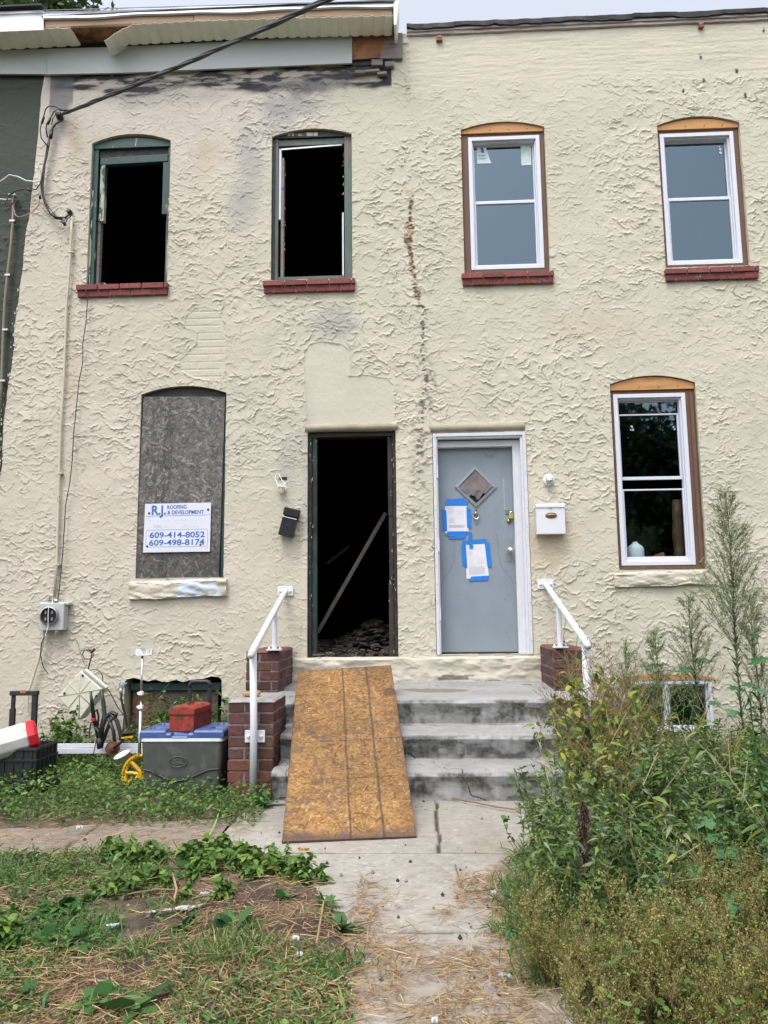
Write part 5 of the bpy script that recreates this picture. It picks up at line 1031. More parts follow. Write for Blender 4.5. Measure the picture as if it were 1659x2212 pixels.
# ---------------------------------------------------------------- brick piers
def pier(x0, x1, y0, y1, z0, z1, parent, name, cap, seed, top_tint=(.33, .31, .3)):
    r = random.Random(seed); mb = MB(); mb.box((x0+.006, y0+.006, z0), (x1-.006, y1-.006, z1-.02), col=(.17, .155, .145)); ch = .0762; k = 0; z = z1-(.018 if cap else 0)-.0; g = .009; d = .1
    while z > z0:
        za = z-ch+g; zb = z-(0 if k else 0)
        base = np.array([.125, .04, .032]) if z < z1-.35 else np.array([.095, .04, .036])
        def br(a, b): mb.box((a[0]+r.uniform(-.002, .004), a[1]+r.uniform(-.003, .003), za+r.uniform(-.001, .003)), (b[0]-r.uniform(-.002, .004), b[1]-r.uniform(-.003, .003), zb-r.uniform(0, .002)*(k > 0)), col=base*r.uniform(.65, 1.25)*np.array([1, r.uniform(.85, 1.2), r.uniform(.85, 1.2)]))
        for ya, yb in ((y0, y0+d), (y1-d, y1)):
            xs = x0; first = .2 if k % 2 else .105
            while xs < x1-.012: xe_ = min(x1, xs+first); br((xs, ya), (xe_, yb)); xs = xe_+g; first = .2
        for xa, xb in ((x0, x0+d), (x1-d, x1)):
            ys = y0+d+g; first = .1 if k % 2 else .2
            while ys < y1-d-g-.012: ye = min(y1-d-g, ys+first); br((xa, ys), (xb, ye)); ys = ye+g; first = .2
        z -= ch; k += 1
    o = mb.build(name, M_brick, parent, bevel=.004)
    if cap:
        n = 26; u, v = np.meshgrid(np.linspace(x0-.003, x1+.003, n), np.linspace(y0-.003, y1+.003, n)); zz = z1+.006*(fbm(u*20, v*20, 3, seed)-.3); m2 = MB()
        e = np.minimum(np.minimum(u-u.min(), u.max()-u), np.minimum(v-v.min(), v.max()-v)); zz -= .02*np.exp(-e/.008)
        m2.grid(np.stack([u, v, zz], -1), np.broadcast_to(np.array(top_tint), u.shape+(3,))*(.7+.5*fbm(u*15, v*15, 3, 4))[..., None]); m2.build('mortar_cap', M_conc, parent, smooth=True)
    return o
lp = thing('brick_stair_pier', 'two-tier brick pier left of the steps beside the grey cooler', 'pier', (-1.2, -1.5, 0), 'brick piers flanking the steps')
pier(-1.31, -1.0, -1.72, -1.25, -.05, .64, lp, 'lower_tier', True, 3); pier(-1.42, -1.152, -.72, -.02, -.05, .92, lp, 'upper_tier', True, 5, (.14, .06, .05))
m_ = MB(); m_.box((-1.40, -1.245, -.05), (-1.155, -.725, .30), col=(.09, .035, .03)); m_.build('pier_infill', M_brick, lp, bevel=.004)
rp = thing('brick_stair_pier', 'brick pier right of the steps, half hidden by dry weeds', 'pier', (1.1, -1.5, 0), 'brick piers flanking the steps')
pier(.955, 1.265, -1.72, -1.25, -.05, .64, rp, 'lower_tier', True, 13); pier(1.052, 1.32, -.72, -.02, -.05, .92, rp, 'upper_tier', True, 15, (.14, .06, .05))
# wooden brush head on the lower pier
p = W(*zE(1380, 600), -1.5); tag(MB().prism([(p[0]-.055, .652), (p[0]+.05, .65), (p[0]+.055, .672), (p[0]+.02, .685), (p[0]-.03, .676), (p[0]-.06, .668)], -1.6, -1.5).build('wood_scrap', M_cedar, origin=(p[0], -1.55, .65), bevel=.004), 'weathered wood scrap lying on the lower tier of the left brick pier', 'wood scrap')
# ---------------------------------------------------------------- handrails
def rail(label, X, side, z0, low):
    t = thing('handrail', label, 'handrail', (X, -1.8, 0), 'white pipe handrails of the steps')
    top = np.array([X, -.02, z0]); d = low-top
    mb = MB(); mb.tube([top, top+d*.03, top+d*.5, low], .0245, 16, cap=False); mb.tube([low-d*.012, low], .0215, 16, m=0); mb.build('rail', M_rail, t, smooth=True)
    mb = MB(); mb.lathe(low-d*.004, [(.02, 0), (0, .0005)], axis=d, n=14); mb.build('open_end', M_rust, t)
    mb = MB(); mb.tube([low-d*.055, (low[0]-side*.0+0, -1.775, .5), (low[0]+.0, -1.77, -.03)], .024, 16); mb.build('post', M_rail, t, smooth=True)
    q = top+d*.37; mb = MB(); zz = .925; mb.tube([q, (q[0], q[1], zz)], .021, 14); mb.box((q[0]-.06, q[1]-.04, zz-.004), (q[0]+.06, q[1]+.04, zz+.006)); po = mb.build('post', M_rail, t)
    [MB().lathe((q[0]+s*.045, q[1], zz+.006), [(.009, 0), (.009, .01), (.004, .018)], n=6).build('bolt', M_rail, po) for s in (-1, 1)]
    mb = MB(); mb.box((X-.072, -.016, z0-.042), (X+.072, -.006, z0+.042)); pl_ = mb.build('wall_plate', M_rail, t, bevel=.002)
    [MB().lathe((X+s*.045, -.016, z0), [(.013, 0), (.013, .008), (.006, .013)], axis=(0, -1, 0), n=6).build('bolt', M_rail, pl_) for s in (-1, 1)]
    x = low[0]; mb = MB(); mb.box((x-.068, -1.737, .36), (x+.068, -1.727, .44)); pl_ = mb.build('pier_plate', M_rail, t, bevel=.002)
    [MB().lathe((x+s*.043, -1.737, .4), [(.013, 0), (.012, .008), (.006, .014)], axis=(0, -1, 0), n=6).build('bolt', M_rail, pl_) for s in (-1, 1)]
zz0 = W(617, 1277, 0); e0 = W(542, 1418, -1.9); print('RAIL', zz0, e0, W(549, 1600, -1.77))
rail('white pipe handrail bolted to the left brick pier beside the ramp board', zz0[0], -1, zz0[2], W(541, 1416, -1.9))
zz1 = W(1178, 1262, 0); rail('white pipe handrail on the right brick pier, rising out of the weeds', zz1[0], 1, zz1[2], W(1271, 1396, -1.9))
# ---------------------------------------------------------------- the board laid over the steps as a ramp
xs, ys, Cc, Hh = osb(.80, 2.28, .0042, PAL_NEW, 13000, Lr=(.02, .09), Wr=(.004, .018), seed=21); XXb, YYb = np.meshgrid(xs, ys)
Cc *= (.30+.36*fbm(XXb*3, YYb*2, 4, 8)+.28*(fbm(XXb*70, YYb*70, 2, 8)-.5))[..., None]
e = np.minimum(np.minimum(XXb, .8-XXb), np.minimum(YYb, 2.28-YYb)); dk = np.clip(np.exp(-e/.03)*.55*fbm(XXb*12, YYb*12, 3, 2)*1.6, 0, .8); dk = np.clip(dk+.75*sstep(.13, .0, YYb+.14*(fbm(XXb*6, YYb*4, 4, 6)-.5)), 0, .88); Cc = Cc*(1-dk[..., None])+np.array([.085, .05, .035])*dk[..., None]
spt = sstep(.56, .72, fbm(XXb*22, YYb*22, 4, 12))*.6*sstep(.45, .6, fbm(XXb*3, YYb*1.5, 3, 40)); Cc = Cc*(1-spt[..., None])+np.array([.08, .055, .05])*spt[..., None]
def bline(x0, x1, w_, col, wob=.002):
    t = YYb/2.28; xx = x0+(x1-x0)*t+wob*np.sin(YYb*11)+.002*(fbm(YYb*30, YYb*0, 2, 4)-.5); m = np.clip(1.3-np.abs(XXb-xx)/w_, 0, 1)*(.55+.45*fbm(XXb*60, YYb*40, 2, 9)); return m, col
for a in ((.405, .385, .0075, (.025, .02, .02)), (.605, .585, .010, (.03, .025, .022))):
    m, c_ = bline(*a); m = m[..., None]; Cc = Cc*(1-m)+np.array(c_)*m
for y0, xa, xb in ((1.83, .0, .8), (1.10, .05, .8), (.62, .4, .75)):
    m = (np.abs(YYb-y0-.03*(XXb-.4)) < .0035) & (XXb > xa) & (XXb < xb); Cc[m] *= .35
for x, y, w_, h, sd_ in ((.50, 1.13, .05, .16, 3), (.62, 1.1, .05, .08, 5), (.73, 1.02, .07, .05, 6), (.48, 1.98, .04, .1, 7), (.68, 1.86, .08, .05, 8), (.7, 1.52, .03, .08, 2), (.62, 1.6, .03, .05, 3)): stamp(Cc, xs, ys, x, y, w_, h, (.1, .06, .06), sd_, .45)
kn = np.hypot((XXb-.755)/.05, (YYb-1.80)/.07); m = (kn < 1+.5*(fbm(XXb*30, YYb*30, 2, 6)-.5)); Cc[m] = Cc[m]*.45
rb = [G(609, 1818, .012), G(900, 1806, .012)]; rtop = [W(643, 1449, -.74), W(845, 1437, -.74)]; print('RAMP', rb, rtop)
bow = np.sin(np.pi*YYb/2.28)*-.008; Hh = Hh+bow
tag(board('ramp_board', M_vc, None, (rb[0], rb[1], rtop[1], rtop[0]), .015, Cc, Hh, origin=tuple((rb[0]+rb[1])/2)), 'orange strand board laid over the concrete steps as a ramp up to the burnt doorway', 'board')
# ---------------------------------------------------------------- things left in the yard
# hard-sided wheeled cooler
def rbox(x0, x1, y0, y1, z0, z1, taper=0, rad=.03, n=5, col=None, mb=None, wave=None):
    mb = mb or MB(); ring = []
    for cx, cy, a0 in ((x1-rad, y1-rad, 0), (x0+rad, y1-rad, 90), (x0+rad, y0+rad, 180), (x1-rad, y0+rad, 270)):
        for k in range(n): a = math.radians(a0+90*k/(n-1)); ring.append((cx+rad*math.cos(a), cy+rad*math.sin(a)))
    ring = np.array(ring); c = ring.mean(0); V = []; zs = (z0, z0+.004, z1-.004, z1)
    for z, ins in zip(zs, (.006, 0, 0, .005)):
        t = (z-z0)/(z1-z0); s = 1-taper*(1-t); q = c+(ring-c)*s; q = q+(c-q)/np.linalg.norm(c-q, axis=1)[:, None]*ins; V.append(np.c_[q, np.full(len(q), z)])
    m = len(ring); mb.add(np.vstack(V), [[k*m+i, k*m+(i+1) % m, (k+1)*m+(i+1) % m, (k+1)*m+i] for k in range(3) for i in range(m)]+[list(range(m))[::-1], list(range(3*m, 4*m))], col); return mb
yf = -1.66; a = W(*zK(247, 1010), yf); b = W(*zK(1010, 1005), yf); cx0, cx1 = a[0], b[0]; ztop = W(*zK(600, 1000), yf)[2]
ck = thing('cooler', 'grey hard cooler with blue lid and oval badge, red toolbox standing on it', 'cooler', ((cx0+cx1)/2, yf+.19, 0))
body_ = rbox(cx0, cx1, yf, yf+.38, .015, ztop, taper=.09).build('body', M_graypl, ck, smooth=False, bevel=0)
def KP(x, y, Y): return W(*zK(x, y), Y)
mb = MB(); t = np.linspace(0, 1, 40); xs = np.interp(t, [0, .1, .25, .4, .6, .75, .9, 1], [255, 330, 400, 520, 660, 800, 900, 985]); zs = np.interp(t, [0, .1, .25, .4, .6, .75, .9, 1], [1255, 1262, 1300, 1358, 1360, 1290, 1252, 1248])
zsm = np.convolve(np.pad(zs, 3, 'edge'), np.ones(7)/7, 'valid')
P = [KP(x, z, yf-.0+.012) for x, z in zip(xs, zsm)]; mb.tube([p+np.array([0, -.012+.006, 0]) for p in P], .0055, 6); mb.build('moulded_ridge', mat('dark_grey_plastic', (.035, .038, .037), rough=.5), body_, smooth=True)
c = KP(592, 1185, yf+.0); mb = MB()
def oval(rx, rz, y, n=36): return [(c[0]+rx*math.cos(q), y, c[2]+rz*math.sin(q)) for q in np.linspace(0, 2*np.pi, n)]
yb = yf+.004; mb.tube(oval(.062, .034, yb-.004), .0028, 6); mb.tube([(c[0]-.044, yb-.004, c[2]-.014), (c[0]+.038, yb-.004, c[2]-.014), (c[0]+.044, yb-.004, c[2]+.013), (c[0]-.038, yb-.004, c[2]+.013), (c[0]-.044, yb-.004, c[2]-.014)], .0018, 5)
mb.build('oval_badge', M_graypl, body_, smooth=True)
mb = MB(); text_mb(mb, 'Coleman', (c[0], yb-.003, c[2]-.006), (1, 0, 0), (0, 0, 1), .014, .95, .003, bold=.01, align='CENTER'); mb.build('badge_lettering', mat('mid_grey_plastic', (.13, .137, .134), rough=.5), body_)
mb = rbox(cx0-.006, cx1+.006, yf-.006, yf+.386, ztop+.001, ztop+.028); mb.build('white_liner', M_whitepl, ck)
zl0 = ztop+.029; mb = MB(); n, m = 61, 43; u, v = np.meshgrid(np.linspace(0, 1, n), np.linspace(0, 1, m)); xx = cx0-.008+(cx1-cx0+.016)*u; yy = yf-.008+.4*v; zz = zl0+.05+0*xx
zz -= .018*((np.abs(u-.48) < .17) & (v < .92)); zz -= .02*((np.abs(u-.48) < .1) & (v < .12))
for hu, hv in ((.12, .3), (.12, .72), (.86, .3), (.86, .72)): zz -= .018*(np.hypot((u-hu)*.52, (v-hv)*.4) < .036)
e = np.minimum(np.minimum(u, 1-u)*.52, np.minimum(v, 1-v)*.4); zz -= .014*np.exp(-e/.006)
mb.grid(np.stack([xx, yy, zz], -1)); per = list(range(0, n))+[n*k+n-1 for k in range(1, m)]+[n*(m-1)+k for k in range(n-2, -1, -1)]+[n*k for k in range(m-2, 0, -1)]
Pp = np.stack([xx, yy, zz], -1).reshape(-1, 3)[per]; Q = Pp.copy(); Q[:, 2] = zl0; k = len(per); mb.add(np.vstack([Pp, Q]), [[k+i, k+(i+1) % k, (i+1) % k, i] for i in range(k)]+[[k+i for i in range(k)][::-1]]); mb.build('lid', M_bluepl, ck)
mb = MB()
for hu, hv in ((.12, .3), (.12, .72), (.86, .3), (.86, .72)): mb.lathe((cx0-.008+(cx1-cx0+.016)*hu, yf-.008+.4*hv, zl0+.0325), [(.033, 0), (.0, .0005)], n=18)
mb.each('cup_holder', mat('dark_blue_plastic', (.012, .02, .07), rough=.5), ck)
hx0, hx1 = KP(693, 500, yf+.42)[0], KP(908, 500, yf+.42)[0]; hz = KP(800, 425, yf+.42)[2]; w_ = .026
mb = MB(); mb.box((hx0, yf+.405, .3), (hx0+w_, yf+.43, hz-.03)); mb.box((hx1-w_, yf+.405, .3), (hx1, yf+.43, hz-.03)); mb.each('handle_stay', M_black, ck, bevel=.004)
mb = MB(); mb.tube([(hx0+.013, yf+.418, hz-.05), (hx0+.013, yf+.418, hz-.025), (hx0+.025, yf+.418, hz-.012), (hx0+.045, yf+.418, hz-.008), (hx1-.045, yf+.418, hz-.008), (hx1-.025, yf+.418, hz-.012), (hx1-.013, yf+.418, hz-.025), (hx1-.013, yf+.418, hz-.05)], .016, 10); mb.build('tow_handle', M_black, ck, smooth=True)
a_ = KP(1055, 1010, yf+.2); mb = MB(); mb.box((cx1+.002, yf+.14, a_[2]-.075), (cx1+.022, yf+.26, a_[2]+.04)); mb.build('side_handle', M_galv, ck, bevel=.005)
# toolbox
tz = zl0+.034; f0 = KP(520, 925, yf+.08); f1 = KP(742, 935, yf+.05); L = .36; ang = math.atan2(.03, .17); wd = abs(f1[0]-f0[0])*1.02
tb_ = thing('toolbox', 'rusty red steel toolbox standing on the blue lid of the grey cooler', 'toolbox', (f0[0], yf+.08, tz)); Rz = rotm((0, 0, 1), R(-7))
o = np.array([f0[0]+.002, yf+.05, tz]); hT = KP(640, 740, yf+.05)[2]-tz; hA = KP(640, 690, yf+.05)[2]-tz
def tbx(mb, a, b, **k): mb.box(np.array(a)+o, np.array(b)+o, rot=Rz, piv=o, **k)
mb = MB(); tbx(mb, (0, 0, 0), (wd, .30, hT)); mb.build('box', M_toolred, tb_, bevel=.004)
mb = MB(); v = np.array([(-.004, -.004, hT+.001), (wd+.004, -.004, hT+.001), (wd+.004, -.004, hA), (-.004, -.004, hA), (wd*.86, .0, hA+.016), (wd*.14, .0, hA+.016)]); v2 = v.copy(); v2[:, 1] = .304
pp = [0, 1, 2, 4, 5, 3]; V = np.vstack([v[pp], v2[pp]]); V = (V)@Rz.T+o; mb.add(V, [[0, 1, 2, 3, 4, 5], [11, 10, 9, 8, 7, 6]]+[[i, 6+i, 6+(i+1) % 6, (i+1) % 6] for i in range(6)]); mb.build('lid', M_toolred, tb_, bevel=.003)
mb = MB(); mb.tube([o+Rz@np.array(q) for q in ((wd/2, .1, hA+.02), (wd/2, .1, hA+.028), (wd/2, .2, hA+.028), (wd/2, .2, hA+.02))], .007, 8); mb.build('handle', M_rust, tb_)
mb = MB(); tbx(mb, (-.006, -.006, hT-.004), (wd+.006, .306, hT+.0005)); mb.build('lid_seam', M_rust, tb_)
# chrome stand with white clips
x = W(*zJ(1322, 400), -1.25)[0]; zt_ = W(*zJ(1340, 175), -1.25)[2]; st = thing('clip_stand', 'thin chrome pole with white plastic clips standing left of the grey cooler', 'stand', (x, -1.25, 0))
mb = MB(); mb.tube([(x, -1.25, 0), (x, -1.25, .52)], .0115, 12); mb.tube([(x, -1.25, .52), (x, -1.25, zt_)], .009, 12); mb.build('pole', M_chrome, st, smooth=True)
for zpx in (545, 672):
    z = W(*zJ(1318, zpx), -1.25)[2]; mb = MB(); mb.box((x-.016, -1.268, z-.013), (x+.016, -1.235, z+.013)); mb.box((x-.028, -1.262, z-.008), (x-.016, -1.245, z+.008)); mb.build('clip', M_whitepl, st, bevel=.002)
mb = MB(); a = W(*zJ(1270, 190), -1.25); b = W(*zJ(1428, 135), -1.25); q = [(a[0], a[2]), (a[0]+.02, a[2]-.006), (b[0]-.03, a[2]+.0), (b[0], a[2]+.004), (b[0], b[2]), (b[0]-.012, b[2]), (b[0]-.016, b[2]-.03), (b[0]-.03, b[2]-.034), (b[0]-.034, b[2]), (b[0]-.04, b[2]), (b[0]-.05, b[2]-.032), (b[0]-.075, b[2]-.034), (b[0]-.095, b[2]-.004), (a[0]+.02, b[2]+.002), (a[0], b[2]-.002)]
mb.prism(q, -1.27, -1.235); mb.build('top_holder', M_whitepl, st, bevel=.002)
# beige utility panel hanging on one corner
Yp = -.3; JP = lambda x, y, Y=Yp: W(*zJ(x, y), Y)
F_ = [JP(537, 575), JP(748, 335), JP(950, 505), JP(740, 795)]; back = np.array([.035, .07, .012]); cen = sum(F_)/4
pn = thing('utility_panel', 'square beige plastic utility cover hanging on its corner above the weeds', 'panel', tuple(cen))
F2 = [cen+(p-cen)*.97 for p in F_]; Bk = [p+back for p in F_]
mb = MB(); v = F_+[p+np.array([0, -.006, 0]) for p in F2]+Bk; mb.add(v, [[4, 5, 6, 7]]+[[i, (i+1) % 4, 4+(i+1) % 4, 4+i] for i in range(4)]+[[i, 8+i, 8+(i+1) % 4, (i+1) % 4] for i in range(4)]+[[11, 10, 9, 8]]); mb.build('cover', M_beigepl, pn, bevel=.003)
M_rib = mat('darker_beige_plastic', (.4, .39, .31), rough=.5); mb = MB(); lift = np.array([0, -.006, 0]); mid = [(F2[i]+F2[(i+1) % 4])/2 for i in range(4)]
for a, b in ((F2[0], F2[2]), (F2[1], F2[3]), (mid[0], mid[2]), (mid[1], mid[3])): mb.tube([a+lift, b+lift], .0045, 5)
rr_ = np.linalg.norm(mid[0]-cen)*.72; 
mb.build('ribs', M_rib, pn, smooth=True); mb = MB()
for rad_ in (rr_*1.25,): mb.tube([cen+lift+rad_*(math.cos(t)*(mid[1]-cen)/np.linalg.norm(mid[1]-cen)+math.sin(t)*(mid[0]-cen)/np.linalg.norm(mid[0]-cen)) for t in np.linspace(0, 2*np.pi, 40)], .0022, 5)
mb.build('moulded_ring', M_beigepl, pn, smooth=True)
mb = MB()
for i in (1, 3):
    a, b = F_[i], F_[(i+1) % 4]
    for t in np.linspace(.05, .95, 24): p = a+(b-a)*t+back*.5; mb.bx(p, (.007, .07, .007), rot=rotm((0, 1, 0), .8))
tag(mb.build('vent_slots', M_galv, pn), kind='stuff')
mb = MB()
for x, y in ((600, 545), (897, 570), (712, 738), (770, 378)): p = JP(x, y, Yp-.012); mb.bx(p, (.014, .006, .02), rot=rotm((0, 1, 0), .6))
mb.each('latch', M_black, pn)
Yc = -.2; cb = thing('coaxial_cable', 'black cable stub with a loop and metal connectors above the beige panel', 'cable', tuple(JP(800, 350, Yc)))
mb = MB(); mb.tube([JP(*p, Yc) for p in ((805, 360), (822, 320), (838, 260), (852, 210), (858, 165))], .006, 7); mb.tube([JP(*p, Yc-.02) for p in ((862, 150), (820, 130), (785, 150), (768, 185), (790, 220), (835, 226), (868, 205), (878, 170))], .004, 6)
mb.tube([JP(*p, Yc-.01) for p in ((830, 335), (880, 320), (925, 335), (955, 375), (960, 430), (950, 480))], .004, 6); mb.tube([JP(*p, Yc-.01) for p in ((930, 480), (955, 440), (985, 445), (980, 490), (950, 510))], .004, 6)
mb.tube([JP(*p, Yc-.01) for p in ((960, 480), (1010, 510), (1050, 580), (1100, 680), (1150, 740), (1210, 770), (1290, 765))], .004, 6); mb.tube([JP(*p, Yc-.01) for p in ((690, 790), (650, 870), (600, 1000))], .005, 6)
mb.build('cable', M_wire, cb, smooth=True)
mb = MB(); mb.tube([JP(*p, Yc-.02) for p in ((845, 160), (868, 150), (885, 130))], .012, 8); mb.tube([JP(*p, Yc-.02) for p in ((808, 145), (840, 150))], .006, 8); mb.build('connector', M_rust, cb)
tag(MB().tube([JP(*p, -.03) for p in ((700, 20), (730, 90), (755, 180), (790, 280))], .003, 5).build('wire', mat('green_wire', (.12, .2, .16)), origin=tuple(JP(700, 20, -.03))), 'thin green wire running down the cream wall to the beige panel', 'wire')
# bicycle frame standing on its head
Yb = -.95; BQ = lambda x, y, Y=Yb: W(*zJ(x, y), Y)
bk = thing('bicycle_frame', 'wheel-less black bicycle frame upside down in the weeds, fork ends up', 'bicycle', tuple(BQ(980, 1150)))
mb = MB()
mb.tube([BQ(845, 525, Yb-.06), BQ(858, 640, Yb-.06), BQ(876, 780, Yb-.03), BQ(905, 890), BQ(925, 960)], [.009, .014, .016, .018, .02], 9); mb.tube([BQ(948, 510, Yb+.06), BQ(962, 620, Yb+.06), BQ(975, 740, Yb+.03), BQ(950, 860), BQ(925, 960)], [.009, .016, .017, .018, .02], 9)
mb.build('fork', M_blackmet, bk, smooth=True)
mb = MB(); mb.tube([BQ(925, 960), BQ(935, 1060)], .024, 12); mb.tube([BQ(940, 980), BQ(960, 850), BQ(990, 770), BQ(1030, 740), BQ(1090, 800), BQ(1120, 900), BQ(1135, 980)], .016, 9); mb.tube([BQ(945, 1040), BQ(1030, 800), BQ(1060, 760)], .014, 9); mb.tube([BQ(1010, 780), BQ(1060, 900), BQ(1075, 1060)], .014, 9); mb.tube([BQ(1135, 985), BQ(1060, 1070), BQ(1000, 1130)], .016, 9)
mb.build('frame_tubes', mat('dirty_black_tube', (.03, .027, .028), rough=.45, var=.3), bk, smooth=True)
mb = MB(); c = BQ(1050, 1060, Yb-.05); mb.lathe(c, [(.05, 0), (.055, .004), (.04, .006), (.015, .02)], axis=(.5, -1, .2), n=24); mb.build('chainring', M_rust, bk)
mb = MB(); mb.tube([BQ(1060, 1055, Yb-.06), BQ(1150, 985, Yb-.09)], .009, 6); crk = mb.build('crank', M_blackmet, bk)
mb = MB(); a, b = BQ(1130, 940, Yb-.1), BQ(1262, 915, Yb-.12); mb.tube([a, b], .014, 6); mb.bx((a+b)/2+np.array([0, 0, .012]), (abs(b[0]-a[0]), .06, .007), rot=rotm((0, 1, 0), -.12)); mb.build('pedal', M_black, crk); mb = MB(); mb.bx((a+b)/2+np.array([0, -.02, -.018]), (abs(b[0]-a[0])*.8, .008, .012), rot=rotm((0, 1, 0), -.12)); mb.build('pedal_reflector', M_yellow, crk)
mb = MB(); mb.tube([BQ(880, 800, Yb-.05), BQ(845, 830, Yb-.06), BQ(835, 900, Yb-.07), BQ(838, 965, Yb-.07)], .006, 6); mb.tube([BQ(890, 860, Yb-.06), BQ(920, 900, Yb-.07), BQ(932, 960, Yb-.06)], .01, 6); mb.tube([BQ(900, 980, Yb-.05), BQ(880, 1080, Yb-.05), BQ(860, 1150, Yb-.05)], .004, 5); mb.build('brake', M_black, bk)
mb = MB(); q = BQ(872, 790, Yb-.06); mb.lathe(q-np.array([0, 0, .01]), [(.018, 0), (.018, .02)], n=10); mb.build('red_band', M_redpl, bk)
mb = MB(); mb.tube([BQ(880, 720, Yb), BQ(905, 700, Yb-.01), BQ(920, 760, Yb-.01), BQ(912, 850, Yb)], .008, 6); mb.tube([BQ(1000, 760), BQ(1045, 725), BQ(1085, 740), BQ(1070, 775)], .018, 8); mb.build('saddle_clamp', M_blackmet, bk)
# rolling crate and the drinks cooler in it
Yr = -1.2; RQ = lambda x, y, Y=Yr: W(*zJ(x, y), Y)
cx0, cx1 = -3.25, RQ(480, 1000, Yr-.1)[0]; zt2 = RQ(300, 1050, Yr-.3)[2]
cr_ = thing('rolling_crate', 'dark plastic rolling crate with raised black handle at the left edge', 'crate', ((cx0+cx1)/2, Yr-.15, 0))
mb = MB(); y0, y1 = Yr-.32, Yr+.0; zb = .02; th = .012
mb.box((cx0, y0, zb), (cx1, y0+th, zt2)); mb.box((cx0, y1-th, zb), (cx1, y1, zt2)); mb.box((cx0, y0+th, zb), (cx0+th, y1-th, zt2)); mb.box((cx1-th, y0+th, zb), (cx1, y1-th, zt2)); mb.box((cx0+th, y0+th, zb), (cx1-th, y1-th, zb+.01))
for z in (zt2-.012, zt2-.085, zb+.04): mb.box((cx0-.008, y0-.009, z-.008), (cx1+.009, y0-.0005, z+.006)); mb.box((cx1+.0005, y0, z-.008), (cx1+.01, y1, z+.006))
for x in np.linspace(cx0+.03, cx1-.03, 8): mb.box((x-.004, y0-.007, zb), (x+.004, y0-.0006, zt2-.02))
for y in np.linspace(y0+.04, y1-.04, 5): mb.box((cx1+.0006, y-.004, zb), (cx1+.008, y+.004, zt2-.02))
mb.build('crate_body', M_darkpl, cr_, bevel=.0015)
mb = MB(); hx0, hx1 = RQ(97, 700, Yr+.02)[0], RQ(345, 700, Yr+.02)[0]; hz = RQ(200, 522, Yr+.02)[2]; w_ = .05*.75
mb.box((hx0, Yr+.005, .1), (hx0+w_, Yr+.035, hz-.13)); mb.box((hx0+.006, Yr+.01, hz-.13), (hx0+w_-.004, Yr+.03, hz-.035)); mb.box((hx1-w_, Yr+.005, .1), (hx1, Yr+.035, hz-.035)); mb.each('handle_stay', M_black, cr_, bevel=.002)
mb = MB(); mb.box((hx0-.004, Yr, hz-.034), (hx1+.004, Yr+.042, hz)); hb = mb.build('handle_grip', M_black, cr_, bevel=.004); mb = MB(); a = RQ(190, 525, Yr); b = RQ(240, 525, Yr); mb.box((a[0], Yr-.003, hz-.014), (b[0], Yr+.0, hz-.0)); mb.build('release_button', mat('orange_plastic', (.5, .13, .05)), hb)
ig = thing('drinks_cooler', 'dirty white drinks cooler with red rim lying tilted in the dark crate', 'cooler', tuple(RQ(150, 980, Yr-.25)))
ax_a = RQ(330, 925, Yr-.2); dirx = np.array([-.85, -.42, -.24]); dirx /= np.linalg.norm(dirx); up_ = np.array([-.28, 0, .96]); up_ -= dirx*(up_@dirx); up_ /= np.linalg.norm(up_); sd_ = np.cross(dirx, up_)
def octo(mb, c, prof, k=10, **kw):
    vs = []; A = np.linspace(0, 2*np.pi, k, endpoint=False)+.3
    for r_, h in prof: vs.append(c+dirx*h+r_*(np.cos(A)[:, None]*up_*1.02+np.sin(A)[:, None]*sd_*.95))
    n = len(prof); mb.add(np.vstack(vs), [[j*k+i, j*k+(i+1) % k, (j+1)*k+(i+1) % k, (j+1)*k+i] for j in range(n-1) for i in range(k)]+[list(range(k))[::-1], [(n-1)*k+i for i in range(k)]], **kw)
Rr = np.linalg.norm(RQ(320, 785, Yr-.2)-RQ(320, 1065, Yr-.2))/2*1.02
mb = MB(); octo(mb, ax_a, [(Rr*.93, .045), (Rr*1.0, .075), (Rr*.98, .2), (Rr*.9, .36), (Rr*.86, .37)]); mb.build('body', M_dirtypl, ig, bevel=.012)
mb = MB(); octo(mb, ax_a, [(Rr*.82, -.015), (Rr*.98, .0), (Rr*1.02, .03), (Rr*1.0, .046)]); mb.build('lid', M_redpl, ig, bevel=.004)
mb = MB(); mb.lathe(RQ(250, 900, Yr-.2)+np.array([0, -Rr*.93, 0]), [(.022, 0), (.02, .012), (0, .014)], axis=(0, -1, .1), n=16); mb.build('handle_boss', M_dirtypl, ig, smooth=True)
# white gutter lengths, bucket, yellow toy wheel, black tray
mb = MB(); a, b = RQ(480, 1085, -.9), RQ(1330, 1070, -.85); d = b-a
for off, z in ((0, .0), (.045, .03)): mb.bx((a+b)/2+np.array([0, off, z]), (abs(d[0])+.05, .01, .032), rot=rotm((0, 1, 0), .0))
mb.bx((a+b)/2+np.array([0, .03, -.02]), (abs(d[0])+.05, .07, .008)); tag(mb.build('gutter_length', M_vinyl, origin=tuple((a+b)/2), bevel=.002), 'white gutter length lying in the weeds behind the bicycle frame', 'gutter')
a, b = RQ(500, 1065, -.8), RQ(1300, 1052, -.7); tag(MB().tube([a, (a+b)/2+np.array([0, 0, .012]), b], .011, 8).build('pipe', M_conduit, origin=tuple(a)), 'thin cream pipe lying over the white gutter length', 'pipe')
c = RQ(1195, 1150, -1.15); tag(MB().lathe(c-np.array([0, 0, .06]), [(.045, 0), (.06, .1), (.063, .1), (.063, .105), (.056, .105), (.045, .02), (0, .02)], axis=(-.4, -.3, 1), n=22).build('bucket', M_whitepl, origin=tuple(c), smooth=True), 'small white plastic tub tipped over behind the yellow toy wheel', 'tub')
